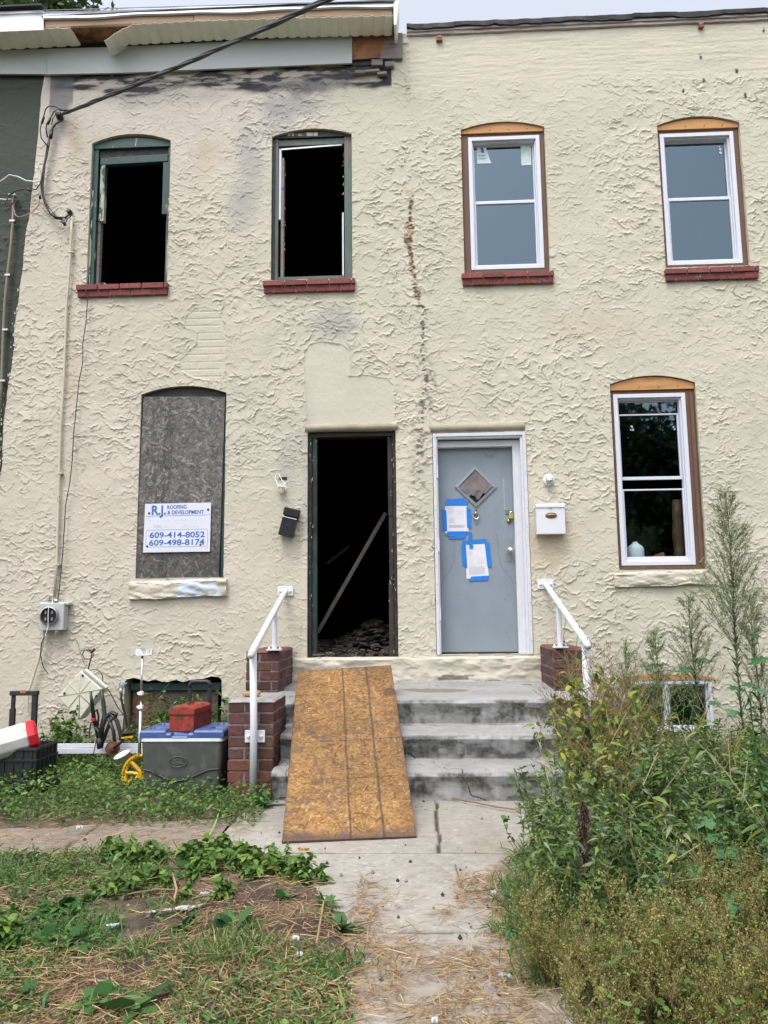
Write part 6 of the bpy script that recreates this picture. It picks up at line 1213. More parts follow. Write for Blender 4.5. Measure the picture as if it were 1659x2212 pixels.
yw = thing('toy_wheel', 'broken yellow plastic toy wheel left of the grey cooler', 'toy', tuple(RQ(1210, 1250, -1.4)))
c = RQ(1330, 1300, -1.42); mb = MB(); mb.tube([c+np.array([-.125*math.cos(t), .02*math.sin(t), .125*math.sin(t)]) for t in np.linspace(-1.1, 1.5, 30)], .013, 7); mb.build('rim', M_yellow, yw, smooth=True)
mb = MB()
for t in np.linspace(-.9, 1.3, 15): p = c+np.array([-.14*math.cos(t), 0, .14*math.sin(t)]); mb.bx(p, (.016, .03, .014), rot=rotm((0, 1, 0), t))
mb.build('teeth', M_yellow, yw); mb = MB()
for t in (-.5, .1, .8): mb.tube([c, c+np.array([-.12*math.cos(t), 0, .12*math.sin(t)])], .014, 6)
mb.lathe(c, [(.03, 0), (.03, .03)], axis=(0, -1, 0), n=14); mb.build('spokes', M_yellow, yw)
mb = MB(); a = G(*zJ(120, 1460), .05); b = G(*zJ(430, 1370), .05); cc_ = (a+b)/2; d = b-a; an = math.atan2(d[1], d[0]); Rt_ = rotm((0, 0, 1), an); Lx = np.hypot(d[0], d[1])
for q0, q1 in (((-Lx/2, -.12, -.02), (Lx/2, -.105, .04)), ((-Lx/2, .105, -.02), (Lx/2, .12, .04)), ((-Lx/2, -.104, -.02), (-Lx/2+.015, .104, .04)), ((Lx/2-.015, -.104, -.02), (Lx/2, .104, .04)), ((-Lx/2+.016, -.104, -.02), (Lx/2-.016, .104, -.012))): mb.box(np.array(q0)+cc_, np.array(q1)+cc_, rot=Rt_, piv=cc_)
mb.box(cc_+np.array([-Lx*.1, -.12, .02]), cc_+np.array([-Lx*.06, .12, .045]), rot=Rt_, piv=cc_); tag(mb.build('plant_tray', M_black, origin=tuple(cc_), bevel=.003), 'black plastic tray sunk in the weeds in front of the rolling crate', 'tray')
# outdoor tap with its hose on the wall by the basement hole
Yt = -.08; hb = thing('garden_tap', 'outdoor tap with black hose beside the basement opening', 'tap', tuple(RQ(1145, 480, Yt)))
mb = MB(); c = RQ(1147, 465, Yt); mb.tube([c+np.array([.024*math.cos(t), -.03, .024*math.sin(t)]) for t in np.linspace(0, 2*np.pi, 15)], .005, 6); mb.box(c+np.array([-.022, -.034, -.004]), c+np.array([.022, -.026, .004])); mb.box(c+np.array([-.004, -.034, -.022]), c+np.array([.004, -.026, -.005])); mb.build('hand_wheel', mat('blue_grey_metal', (.2, .3, .4), rough=.4), hb)
mb = MB(); mb.tube([c+np.array([0, .09, .0]), c+np.array([0, -.01, 0]), c+np.array([-.004, -.02, -.04])], .014, 8); mb.lathe(RQ(1137, 525, Yt)+np.array([0, -.02, -.02]), [(.016, 0), (.018, .03), (.013, .05)], n=12); mb.build('valve', M_galv, hb, smooth=True)
mb = MB(); mb.tube([RQ(*p, Yt-.02) for p in ((1135, 540), (1130, 590), (1145, 660), (1165, 740), (1180, 830), (1200, 910), (1215, 1050))], .011, 8); mb.build('hose', M_black, hb, smooth=True)
tag(MB().tube([RQ(*p, -.06) for p in ((1340, 740), (1400, 660), (1480, 560), (1580, 455))], .005, 6).build('wire', mat('teal_wire', (.01, .05, .07)), origin=tuple(RQ(1480, 560, -.06))), 'dark teal wire slanting across the basement opening', 'wire')
# basement window of the right house
def GPt(x, y, Y=0): return W(*zG(x, y), Y)
a, b = GPt(820, 1250), GPt(1335, 1000); x0, x1, z0, z1 = a[0], b[0], .155, b[2]
mb = MB(); rect(mb, x0, x1, z0, z1, .035, .0, .08); mb.box(((x0+x1)/2-.015, .005, z0+.035), ((x0+x1)/2+.015, .07, z1-.035)); bw2 = mb.build('basement_window', M_vinyl, right, bevel=.003)
mb = MB(); rect(mb, x0+.036, (x0+x1)/2-.016, z0+.036, z1-.036, .016, .02, .05); rect(mb, (x0+x1)/2+.016, x1-.036, z0+.036, z1-.036, .016, .035, .065); mb.build('sash', M_vinyl, bw2)
for xa, xb in ((x0+.053, (x0+x1)/2-.033), ((x0+x1)/2+.033, x1-.053)): mb = MB(); mb.box((xa-.002, .045, z0+.05), (xb+.002, .048, z1-.05)); mb.build('pane', M_glass, bw2)
mb = MB(); mb.prism(arch_board(x0-.015, x1+.02, z1+.003, z1+.025, .03, 0, 0), -.005, .07); mb.build('header_board', M_cedar, bw2); mb = MB(); mb.box((x1+.002, .0, z0), (x1+.03, .07, z1+.0)); mb.build('casing', M_brown, bw2)
# hose box with red tap wheel by the right basement window
p = GPt(820, 1150, -.25); hr = thing('hose_box', 'blue-lidded box half hidden in weeds beside the right basement window', 'box', (p[0], -.25, 0))
z_ = p[2]; mb = MB(); mb.box((p[0]-.09, -.36, z_-.07), (p[0]+.06, -.2, z_+.0)); mb.build('box', M_blackmet, hr, bevel=.006); mb = MB(); mb.box((p[0]-.1, -.37, z_+.001), (p[0]+.065, -.19, z_+.022)); mb.build('lid', M_bluebr, hr, bevel=.004)
q = GPt(780, 1238, -.3); rv = thing('red_valve', 'red round valve handle on a white pipe below the blue-lidded box', 'valve', tuple(q)); mb = MB(); mb.tube([q+np.array([.028*math.cos(t), 0, .028*math.sin(t)]) for t in np.linspace(0, 2*np.pi, 16)], .005, 6); mb.tube([q+(-.02, 0, -.02), q+(.02, 0, .02)], .004, 5); mb.tube([q+(-.02, 0, .02), q+(.02, 0, -.02)], .004, 5); mb.build('handle', M_redpl, rv); mb = MB(); mb.tube([q+(0, .01, 0), q+(0, .05, 0), q+(.0, .06, -.06), (q[0], q[1]+.06, 0)], .02, 8); mb.build('pipe', M_whitepl, rv)
# ---------------------------------------------------------------- plants
SH = {'lance': ((0, .3, .65, 1), (.22, 1, .72, .03)), 'oval': ((0, .28, .68, 1), (.3, 1, .82, .08)), 'grass': ((0, .3, .7, 1), (.8, 1, .66, .02)), 'disc': ((0, .3, .7, 1), (.5, 1, 1, .4))}
def leaves(mb, P, D, L, Wd, droop, col, shape='lance', tilt=.6, g=rng):
    P = np.asarray(P, float); n = len(P); D = np.asarray(D, float); D = D/(np.linalg.norm(D, axis=1)[:, None]+1e-9)
    L = np.broadcast_to(L, (n,)); Wd = np.broadcast_to(Wd, (n,)); droop = np.broadcast_to(droop, (n,))
    U = np.array([0, 0, 1.])+g.normal(0, tilt, (n, 3)); S = np.cross(D, U); S /= np.linalg.norm(S, axis=1)[:, None]+1e-9
    ts, ws = SH[shape]; rows = []
    for t, w_ in zip(ts, ws):
        c = P+D*(L*t)[:, None]; c[:, 2] -= droop*L*t*t; h = S*(Wd*w_*.5)[:, None]; rows += [c-h, c+h]
    V = np.stack(rows, 1).reshape(-1, 3); k = 8; b = np.arange(n)[:, None]*k
    F = np.concatenate([b+np.array([[2*i, 2*i+1, 2*i+3, 2*i+2]]) for i in range(3)], 0)
    col = np.broadcast_to(col, (n, 3)); mb.add(V, F, np.repeat(col, k, axis=0))
def pick(pal, n, g=rng, v=.25): pal = np.array(pal); c = pal[g.integers(len(pal), size=n)]; return c*(1+g.uniform(-v, v, (n, 1)))
def dirs(n, elev, spread, g=rng):
    a = g.uniform(0, 2*np.pi, n); e = np.clip(g.normal(elev, spread, n), -1.4, 1.5); return np.stack([np.cos(a)*np.cos(e), np.sin(a)*np.cos(e), np.sin(e)], 1)
def stemline(base, h, lean, k=7, wob=.02, g=rng):
    t = np.linspace(0, 1, k); w1_ = g.normal(0, wob, (2,)); x = base[0]+lean[0]*t+w1_[0]*np.sin(t*5); y = base[1]+lean[1]*t+w1_[1]*np.sin(t*4+1); return np.stack([x, y, base[2]+h*t-.12*h*t*t*np.hypot(*lean)/max(h, .1)], 1)
def along(Ln, t): s = np.linspace(0, 1, len(Ln)); return np.stack([np.interp(t, s, Ln[:, i]) for i in range(3)], 1)
GREEN = [(.075, .15, .028), (.1, .19, .035), (.055, .12, .025), (.14, .22, .045)]
GREY = [(.1, .15, .06), (.15, .2, .1), (.07, .115, .045), (.2, .24, .14), (.15, .21, .06)]
YEL = [(.22, .27, .04), (.3, .32, .06), (.16, .24, .035), (.28, .23, .06)]
BRN = [(.20, .13, .06), (.26, .18, .08), (.15, .095, .045), (.23, .19, .07)]
PEP = [(.24, .2, .07), (.34, .27, .11), (.2, .25, .05), (.3, .29, .08), (.17, .11, .05), (.25, .3, .07)]
PROTO = []
def plant(name, label, cat, group, fill, seed, key=None):
    g = np.random.default_rng(seed); st, lf = MB(), MB(); fill(st, lf, g); t = thing(name, label, cat, (0, 0, 0), group)
    st.build('stem', M_stem, t); lf.build('foliage', M_leaf, t); return t
def f_seedy(st, lf, g, H=1.05, green=1.0):
    for s in range(5):
        a = g.uniform(0, 6.28); L = stemline((g.normal(0, .04), g.normal(0, .04), 0), H*g.uniform(.7, 1), (.2*math.cos(a)*H, .2*math.sin(a)*H), g=g); st.tube(L, np.linspace(.0045, .0015, 7), 4, col=(.2, .15, .06), cap=False)
        n = 17
        for p, d in zip(along(L, g.uniform(.3, 1, n)), dirs(n, .75, .25, g)):
            l = g.uniform(.1, .26); q = np.stack([p, p+d*l*.5+(0, 0, .01), p+d*l]); st.tube(q, .0013, 3, col=(.22, .16, .07), cap=False)
            m = 11; t = g.uniform(.25, 1, m); B = p+d*(t*l)[:, None]; leaves(lf, B, dirs(m, 1.0, .35, g), g.uniform(.012, .024, m), .0035, 0, pick(BRN+[(.12, .14, .035)], m, g), 'lance', g=g)
        n = int(30*green); leaves(lf, along(L, g.uniform(.1, .9, n))+g.normal(0, .03, (n, 3)), dirs(n, .1, .5, g), g.uniform(.03, .08, n), g.uniform(.018, .045, n), .5, pick(YEL+GREEN[:2], n, g), 'oval', g=g)
def f_mug(st, lf, g, H=.6):
    for s in range(6):
        a = g.uniform(0, 6.28); h = H*g.uniform(.6, 1); L = stemline((g.normal(0, .05), g.normal(0, .05), 0), h, (.25*math.cos(a)*H, .25*math.sin(a)*H), g=g); st.tube(L, np.linspace(.004, .0015, 7), 4, col=(.12, .13, .05), cap=False)
        n = int(75*h/.6); t = g.uniform(.08, 1, n)**.8; leaves(lf, along(L, t), dirs(n, .55, .4, g), g.uniform(.03, .09, n)*(1.15-.5*t), g.uniform(.007, .018, n), g.uniform(.1, .7, n), pick(GREY+GREEN, n, g, .35), 'lance', g=g)
def f_broad(st, lf, g, H=.42):
    for s in range(5):
        a = g.uniform(0, 6.28); h = H*g.uniform(.5, 1); L = stemline((g.normal(0, .05), g.normal(0, .05), 0), h, (.25*math.cos(a)*H, .25*math.sin(a)*H), g=g); st.tube(L, np.linspace(.0035, .0015, 7), 4, col=(.07, .11, .03), cap=False)
        n = 30; leaves(lf, along(L, g.uniform(.1, 1, n)), dirs(n, .35, .45, g), g.uniform(.025, .06, n), g.uniform(.014, .034, n), .4, pick(GREEN, n, g, .35), 'oval', g=g)
def f_pep(st, lf, g, H=.45):
    for s in range(11):
        a = g.uniform(0, 6.28); h = H*g.uniform(.65, 1); L = stemline((g.normal(0, .03), g.normal(0, .03), 0), h, (.42*math.cos(a)*H, .42*math.sin(a)*H), g=g); st.tube(L, np.linspace(.003, .001, 7), 4, col=(.16, .12, .05), cap=False)
        n = 10
        for p, d in zip(along(L, g.uniform(.3, .95, n)), dirs(n, .95, .2, g)):
            l = g.uniform(.06, .15); st.tube(np.stack([p, p+d*l]), .0009, 3, col=(.18, .14, .06), cap=False); m = 24; t = g.uniform(.15, 1, m)
            leaves(lf, p+d*(t*l)[:, None]+g.normal(0, .004, (m, 3)), dirs(m, .3, .7, g), g.uniform(.004, .009, m), g.uniform(.004, .0075, m), 0, pick(PEP, m, g, .3), 'disc', tilt=1.5, g=g)
        n = 7; leaves(lf, along(L, g.uniform(.05, .6, n)), dirs(n, .3, .4, g), g.uniform(.02, .05, n), .008, .4, pick(GREEN, n, g), 'lance', g=g)
def f_horse(st, lf, g, H=2.0, lean=(.0, .0), dense=1.0, pan=.45):
    L = stemline((0, 0, 0), H, lean, k=12, wob=.015, g=g); st.tube(L, np.linspace(.009, .002, 12)*min(1, H/1.6), 6, col=(.075, .12, .035), cap=False)
    n = int(230*dense*H/2); t = g.uniform(.1, .75, n); leaves(lf, along(L, t), dirs(n, .95, .22, g), g.uniform(.05, .11, n)*(1.1-.7*t), g.uniform(.005, .009, n), g.uniform(.0, .3, n), pick([(.035, .085, .02), (.05, .11, .025), (.03, .07, .02)], n, g), 'lance', g=g)
    n = int(140*dense)
    for p, tt_ in [(along(L, np.array([u_]))[0], u_) for u_ in g.uniform(pan, .99, n)]:
        d = dirs(1, .95, .18, g)[0]; l = (1.02-tt_)*H*.42*g.uniform(.6, 1)+.05; q = np.stack([p, p+d*l*.5, p+d*l+(0, 0, -.02*l)]); st.tube(q, .0013, 3, col=(.1, .15, .05), cap=False)
        for s in range(int(9+l*34)):
            u_ = g.uniform(.2, 1); b = p+d*l*u_; d2 = d+g.normal(0, .5, 3); d2 /= np.linalg.norm(d2); l2 = g.uniform(.02, .06); m = 6; t = g.uniform(.3, 1, m)
            st.tube(np.stack([b, b+d2*l2]), .0006, 3, col=(.12, .16, .06), cap=False)
            leaves(lf, b+d2*(t*l2)[:, None]+g.normal(0, .003, (m, 3)), dirs(m, .9, .4, g), g.uniform(.005, .011, m), .0038, 0, pick([(.2, .26, .1), (.34, .37, .2), (.42, .43, .28), (.14, .2, .07)], m, g), 'oval', g=g)
def f_gold(st, lf, g, H=1.15):
    L = stemline((0, 0, 0), H, (.0, .02), k=12, g=g); st.tube(L, np.linspace(.010, .003, 12), 8, col=(.075, .13, .03), cap=False); n = 210; t = g.uniform(.05, 1, n)
    leaves(lf, along(L, t), dirs(n, .35, .35, g), g.uniform(.07, .12, n)*(1.15-.6*t), g.uniform(.010, .017, n), g.uniform(.2, .9, n), pick([(.03, .1, .02), (.045, .13, .025), (.03, .085, .02)], n, g), 'lance', tilt=.4, g=g)
def f_dock(st, lf, g, H=.62):
    L = stemline((0, 0, 0), H, (.03, .0), k=12, g=g); st.tube(L, np.linspace(.011, .004, 12), 7, col=(.06, .035, .025), cap=False); n = 420; t = g.uniform(.25, 1, n)
    leaves(lf, along(L, t)+g.normal(0, .012, (n, 3)), dirs(n, .2, .8, g), g.uniform(.015, .045, n), g.uniform(.006, .016, n), .8, pick([(.07, .04, .028), (.05, .03, .022), (.09, .06, .04)], n, g), 'oval', tilt=1.5, g=g)
def edgeX(y): return np.interp(y, [-4.8, -4.2, -3.6, -3.2, -2.8, -2.3, -1.9, -1.2, 0], [.27, .30, .33, .39, .60, .80, .95, 1.3, 1.35])
def where(x, y):
    if x < -.9 and y > -2.1: return 'left of the steps, below the boarded window' if x > -2.2 else 'by the wall at the left edge'
    if x < .3: return ('in the yard near the side path' if y > -3.4 else 'in the yard nearest the viewer')+(', left side' if x < -1.3 else ', towards the main path' if x > -.75 else '')
    e = x-float(edgeX(y))
    if y > -1.3: return 'close to the wall right of the steps'
    if y > -2.4: return 'beside the right brick pier' if x < 1.7 else 'in front of the right basement window'
    if y > -3.3: return 'at the path edge, mid right' if e < .35 else 'deep among the weeds, mid right'
    return 'at the path edge, lower right' if e < .35 else 'at the lower right corner' if e > .8 else 'in the middle of the lower right'
BASE2 = {'drying seed weeds right of the steps': 'drying brown-podded seed weed', 'leafy weeds right of the path': 'grey-green leafy weed', 'broad-leaved weeds right of the path': 'low broad-leaved green weed', 'peppergrass clumps at the lower right': 'bushy brown-gold peppergrass',
  'pale stalks leaning through the weeds': 'long pale leaning stalk', 'large-leaved weeds in the right thicket': 'weed with hand-sized soft leaves', 'broad leaf rosettes in the yard': 'flat rosette of broad leaves', 'creeping clumps beside the path': 'creeping clump of oval leaves', 'upright weeds along the wall foot': 'slender upright green weed'}
def scatter(protos, pts):
    used_ = set(); done = []
    for i, (x, y, rz, s) in enumerate(pts):
        P = protos[i % len(protos)]; loc = (x, y, float(ground_z(np.array(x), np.array(y)))-.012); o = P
        if P.name not in used_: used_.add(P.name); P.location = loc; P.rotation_euler = (0, 0, rz); P.scale = (s, s, s)
        else: o = dup(P, loc, rz, s)
        done.append((o, 0, x, y))
    for o, _, x, y in done: o['label'] = BASE2[o.get('group', '')]+' '+where(x, y)
g0 = np.random.default_rng(77)
def rpts(n, y0, y1, dx0, dx1, s0=.8, s1=1.15):
    P = []
    for i in range(n): y = g0.uniform(y0, y1); P.append((float(edgeX(y))+g0.uniform(dx0, dx1), y, g0.uniform(0, 6.28), g0.uniform(s0, s1)))
    return P
sd_p = [plant('seedy_weed', 'tall drying weed with brown seed pods and yellow-green leaves right of the steps', 'weed', 'drying seed weeds right of the steps', f_seedy, 100+i) for i in range(3)]
scatter(sd_p, [(1.12, -1.95, 0, .98), (1.3, -2.05, 1, .62), (1.0, -2.25, 2, .85), (1.22, -2.35, 3, .75), (.98, -2.6, 5, .72), (1.15, -2.75, .5, .75), (1.42, -2.3, 1.5, .5), (1.28, -1.85, 3.3, .7), (1.9, -2.2, 5.1, .5), (2.7, -2.0, .3, .5), (.9, -3.0, 2.2, .6), (1.05, -2.1, 1.1, 1.0), (1.18, -2.2, 2.1, .95), (.95, -2.35, 3.1, .8), (1.32, -2.3, 4.4, .6), (1.1, -2.5, 5.4, .85), (.85, -2.8, .4, .65), (.9, -2.15, 2.6, .75)])
mg_p = [plant('leafy_weed', 'grey-green leafy weed stalks crowding the yard right of the path', 'weed', 'leafy weeds right of the path', f_mug, 200+i) for i in range(4)]
scatter(mg_p, rpts(36, -3.3, -1.9, .2, 1.6, .75, 1.1)+rpts(34, -4.15, -3.2, .15, 1.4, .6, .9)+rpts(16, -1.8, -.5, .1, 2.0, .4, .6)+[(.98, -2.5, 1, 1.2), (1.1, -2.9, 2, 1.15), (.95, -3.1, 3, 1.0), (1.2, -3.2, 3, 1.1)])
br_p = [plant('broadleaf_weed', 'low broad-leaved green weed among the taller weeds right of the path', 'weed', 'broad-leaved weeds right of the path', f_broad, 300+i) for i in range(3)]
scatter(br_p, rpts(30, -3.7, -2.0, .05, 1.5, .5, 1.0)+rpts(14, -2.0, -.4, .2, 1.9, .6, 1.0))
pp_p = [plant('peppergrass', 'bushy brown-gold peppergrass gone to seed at the lower right', 'weed', 'peppergrass clumps at the lower right', f_pep, 400+i) for i in range(4)]
scatter(pp_p, rpts(34, -4.9, -4.15, .06, 1.1, .45, .88)+rpts(8, -4.15, -3.7, .6, 1.3, .6, .75)+[(g0.uniform(1.9, 3.0), g0.uniform(-2.7, -1.7), g0.uniform(0, 6), g0.uniform(.8, 1.1)) for i in range(16)])
for (px, top, y, lean, dn, s, lab) in ((1562, 1062, -1.25, (-.05, 0), 1.15, 1, 'tallest dark-leaved horseweed rising before the right wall, beside the ground floor window'), (1700, 1030, -1.6, (-.06, 0), 1.0, 2, 'tall feathery horseweed at the right edge of the view'),
        (1490, 1285, -1.0, (.0, 0), .6, 3, 'slim feathery horseweed left of the tallest one, under the window'), (1415, 1370, -1.1, (-.03, 0), .55, 4, 'short pale horseweed between the right handrail and the basement window'),
        (1628, 1290, -.8, (.05, 0), .6, 5, 'thin horseweed close to the wall right of the tallest one'), (1350, 1400, -1.4, (-.02, 0), .45, 6, 'small pale horseweed just right of the right handrail')):
    p = W(px, top, y); H_ = p[2]
    o = plant('horseweed', lab, 'weed', 'horseweeds against the right wall', lambda st, lf, g: f_horse(st, lf, g, H_, lean, dn, .42 if s < 3 else .3), 500+s); o.location = (p[0]-lean[0], y, 0)
p = W(1652, 1800, -3.9); o = plant('goldenrod', 'stout green goldenrod stalk with narrow leaves at the lower right edge', 'weed', None, f_gold, 601); o.location = (p[0]+.0, -3.9, 0)
o.scale = (.78, .78, .78)
p = G(1262, 2030); o = plant('dead_dock', 'dark brown dead dock stalk standing among green weeds beside the path', 'weed', None, f_dock, 602); o.location = (p[0], p[1], 0); o.scale = (.8, .8, .8)
# lobed leaves: each a five-fingered blade on its own stalk
def lobed(lf, st, c, R_, nrm, g, col):
    nrm = np.array(nrm, float); nrm /= np.linalg.norm(nrm); a = g.uniform(-.5, .5); u = np.cross(nrm, (0, 1, .2)); u /= np.linalg.norm(u); v = np.cross(nrm, u); f = -math.cos(a)*v+math.sin(a)*u; s = np.cross(nrm, f)
    P = []; 
    for th_, r in ((-2.75, .25), (-2.35, .62), (-1.9, .5), (-1.35, .92), (-.95, .55), (-.45, .98), (-.25, .62), (0, 1.1), (.25, .62), (.45, .98), (.95, .55), (1.35, .92), (1.9, .5), (2.35, .62), (2.75, .25)):
        r_ = r*R_*g.uniform(.93, 1.07); P.append(c+f*math.cos(th_)*r_+s*math.sin(th_)*r_-nrm*.18*R_*(r**2)+nrm*.03*R_*math.sin(th_*5))
    cc0 = c-f*.05*R_; V = np.vstack([[cc0], P]); k = len(P); lf.add(V, [[0, 1+i, 2+i] for i in range(k-1)], col)
    return cc0
def vine(name, label, spots, g, root):
    t = thing(name, label, 'vine', root, 'lobed-leaf vines in the right thicket'); st, lf = MB(), MB()
    for px, py, y, R_ in spots:
        c = W(px, py, y); q = lobed(lf, st, c, R_, (g.normal(0, .25), -.45, 1), g, pick([(.08, .2, .08), (.06, .16, .055), (.1, .24, .1)], 1, g)[0]); r0 = np.array(root)+g.normal(0, .04, 3)*(1, 1, 0)
        st.tube([r0, r0*.45+q*.55+(0, 0, -.02), q*.85+r0*.15+(0, 0, .03), q], [.004, .003, .002, .0018], 4, col=(.1, .14, .05), cap=False)
    st.build('stem', M_stem, t); lf.build('foliage', M_leaf, t)
gv = np.random.default_rng(5)
vine('lobed_vine', 'vine with big lobed leaves before the right basement window', [(1483, 1448, -1.0, .10), (1420, 1438, -1.05, .075), (1392, 1440, -1.1, .06), (1519, 1428, -1.0, .09), (1500, 1500, -.95, .07), (1440, 1462, -1.0, .06)], gv, (1.9, -1.0, 0))
vine('lobed_vine', 'vine with big lobed leaves at the right edge below the tall horseweed', [(1590, 1488, -1.1, .08), (1640, 1428, -1.2, .1), (1590, 1540, -1.2, .09), (1622, 1480, -1.15, .08), (1650, 1495, -1.2, .08), (1570, 1400, -1.0, .05), (1545, 1520, -1.0, .07), (1635, 1375, -1.2, .06)], gv, (2.6, -1.15, 0))
vine('lobed_vine', 'low vine with lobed leaves over the grey-green weeds, middle right', [(1523, 1780, -3.7, .065), (1545, 1812, -3.75, .055), (1574, 1845, -3.8, .075), (1511, 1890, -3.9, .07), (1435, 1898, -3.9, .065), (1470, 1840, -3.8, .045), (1430, 1850, -3.8, .04), (1500, 1805, -3.7, .045)], gv, (1.2, -3.7, 0))
vine('lobed_vine', 'low vine with two pale lobed leaves over the peppergrass, lower right', [(1478, 1996, -4.3, .055), (1541, 1994, -4.3, .055), (1450, 1945, -4.2, .03), (1512, 1950, -4.2, .03), (1590, 1960, -4.2, .05)], gv, (1.0, -4.2, 0))
# pale dry stalks leaning through the thicket
def f_dry(st, lf, g, H=1.0):
    a = g.uniform(0, 6.28); L = stemline((0, 0, 0), H*.72, (.7*H*math.cos(a), .25*H*math.sin(a)), k=10, wob=.03, g=g); st.tube(L, np.linspace(.0042, .0015, 10), 5, col=(.3, .26, .12), cap=False)
    for p, d in zip(along(L, g.uniform(.3, .95, 7)), dirs(7, .6, .4, g)): st.tube(np.stack([p, p+d*g.uniform(.06, .2)]), .0014, 3, col=(.27, .22, .1), cap=False)
    leaves(lf, along(L, g.uniform(.1, 1, 22)), dirs(22, .3, .5, g), g.uniform(.04, .1, 22), g.uniform(.008, .02, 22), .5, pick(GREY+YEL, 22, g), 'lance', g=g)
dr = [plant('dry_stalk', 'long pale dry stalk leaning through the weeds right of the path', 'weed', 'pale stalks leaning through the weeds', f_dry, 650+i) for i in range(4)]
scatter(dr, rpts(26, -4.0, -2.0, .2, 1.5, .7, 1.05))
def f_big(st, lf, g, H=.5):
    for s in range(3):
        a = g.uniform(0, 6.28); h = H*g.uniform(.6, 1); L = stemline((g.normal(0, .03), g.normal(0, .03), 0), h, (.3*math.cos(a)*H, .3*math.sin(a)*H), g=g); st.tube(L, np.linspace(.006, .003, 7), 5, col=(.1, .15, .05), cap=False)
        n = 12; leaves(lf, along(L, g.uniform(.2, 1, n)), dirs(n, .35, .35, g), g.uniform(.07, .13, n), g.uniform(.035, .06, n), g.uniform(.3, .8, n), pick([(.06, .14, .05), (.1, .19, .07), (.05, .11, .035), (.13, .2, .05)], n, g), 'oval', tilt=.3, g=g)
bg_ = [plant('large_leaf_weed', 'weed with hand-sized soft green leaves in the thicket right of the path', 'weed', 'large-leaved weeds in the right thicket', f_big, 670+i) for i in range(3)]
scatter(bg_, rpts(20, -3.9, -2.0, .12, 1.5, .7, 1.1)+[(1.0, -2.3, 1, 1.3), (1.2, -2.15, 2, 1.4), (1.02, -2.7, 3, 1.1)])
# rosettes and named weeds on the left and by the path
def f_ros(st, lf, g, n=11, l=(.07, .13), w_=(.03, .05), elev=.55):
    st.tube([(0, 0, 0), (0, 0, .015)], .006, 5, col=(.08, .12, .04)); leaves(lf, np.zeros((n, 3))+g.normal(0, .008, (n, 3))*(1, 1, 0)+(0, 0, .01), dirs(n, elev, .3, g), g.uniform(*l, n), g.uniform(*w_, n), g.uniform(.3, .7, n), pick([(.045, .12, .03), (.06, .15, .035), (.035, .1, .028)], n, g, .2), 'oval', tilt=.25, g=g)
rs = [plant('plantain', 'small rosette of broad green leaves growing in the front yard dirt', 'weed', 'broad leaf rosettes in the yard', f_ros, 700+i) for i in range(4)]
spots = [G(*zH(*p)) for p in ((40, 640), (235, 620), (290, 640), (270, 790), (190, 760), (525, 540), (625, 520), (330, 600), (1010, 690), (740, 700), (545, 1040), (90, 900), (1160, 590), (480, 400), (820, 460), (60, 1010), (1330, 600), (1390, 700), (700, 500), (20, 760), (400, 1030), (950, 700), (560, 560))]
scatter(rs, [(p[0], p[1], g0.uniform(0, 6), g0.uniform(.8, 1.35)) for p in spots])
p = G(*zH(1040, 205)); o = plant('dock_seedling', 'bright upright broad-leaved weed at the foot of the left handrail post', 'weed', None, lambda st, lf, g: f_ros(st, lf, g, 9, (.12, .19), (.05, .07), 1.0), 760); o.location = (p[0]+.02, -1.95, .0)
cl_p = [plant('creeping_weed', 'dense low clump of small oval leaves creeping over the dirt beside the path', 'weed', 'creeping clumps beside the path', lambda st, lf, g: f_broad(st, lf, g, .13), 780+i) for i in range(3)]
sp = [G(*zH(*q)) for q in ((900, 400), (960, 420), (1020, 410), (1080, 430), (1140, 450), (1200, 480), (1250, 500), (930, 450), (1000, 450), (1060, 460), (880, 430), (1170, 430), (990, 380), (1110, 480), (860, 400), (1280, 505), (620, 420), (560, 430))]
scatter(cl_p, [(q[0]-.05, q[1], g0.uniform(0, 6), g0.uniform(.6, .95)) for q in sp]+[(g0.uniform(-1.7, -.75), g0.uniform(-4.3, -3.0), g0.uniform(0, 6), g0.uniform(.5, 1.0)) for i in range(12)])
wl = [plant('upright_weed', 'slender upright green weed growing along the foot of the cream wall', 'weed', 'upright weeds along the wall foot', lambda st, lf, g: f_broad(st, lf, g, .40), 800+i) for i in range(4)]
pts = [(g0.uniform(-3.3, -1.5), g0.uniform(-.75, -.12), g0.uniform(0, 6), g0.uniform(.7, 1.2)) for i in range(26)]+[(g0.uniform(-2.5, -1.85), g0.uniform(-.45, -.05), g0.uniform(0, 6), g0.uniform(1.1, 1.5)) for i in range(6)]+[(-1.86, -.12, 1, 1.5), (-1.9, -.2, 2, 1.3), (-2.1, -.06, 1, 1.4), (-2.35, -.1, 2, 1.4), (-1.09, -1.35, 2, .9), (-1.08, -1.15, 1, .8)]
scatter(wl, pts)
# ---------------------------------------------------------------- ground cover nobody could count
def zone(n, fx, g=rng):
    X = g.uniform(-3.4, 3.2, n*4); Y = g.uniform(-5.0, -.05, n*4); d = fx(X, Y); k = g.random(n*4) < d; return X[k][:n], Y[k][:n]
def outside(X, Y): wx = X+.10*(fbm(X*5, Y*5, 4, 3)-.5); wy = Y+.10*(fbm(X*5+40, Y*5, 4, 3)-.5); return ~in_poly(wx, wy, path_main)
def gzf(X, Y): return np.maximum(ground_z(X, Y), .004)
SHAPE = [(.08, .17, .04), (.1, .21, .045), (.06, .14, .035), (.14, .23, .06), (.07, .15, .06)]
def dens_front(X, Y): return outside(X, Y)*(X < .4)*(Y < -2.75)*sstep(.45, .58, fbm(X*2.4+.3, Y*2.4, 4, 61)+.16*sstep(-.3, -2.0, X)-.13*sstep(-4.0, -4.7, Y)+.12*sstep(-3.2, -2.8, Y)+.035)
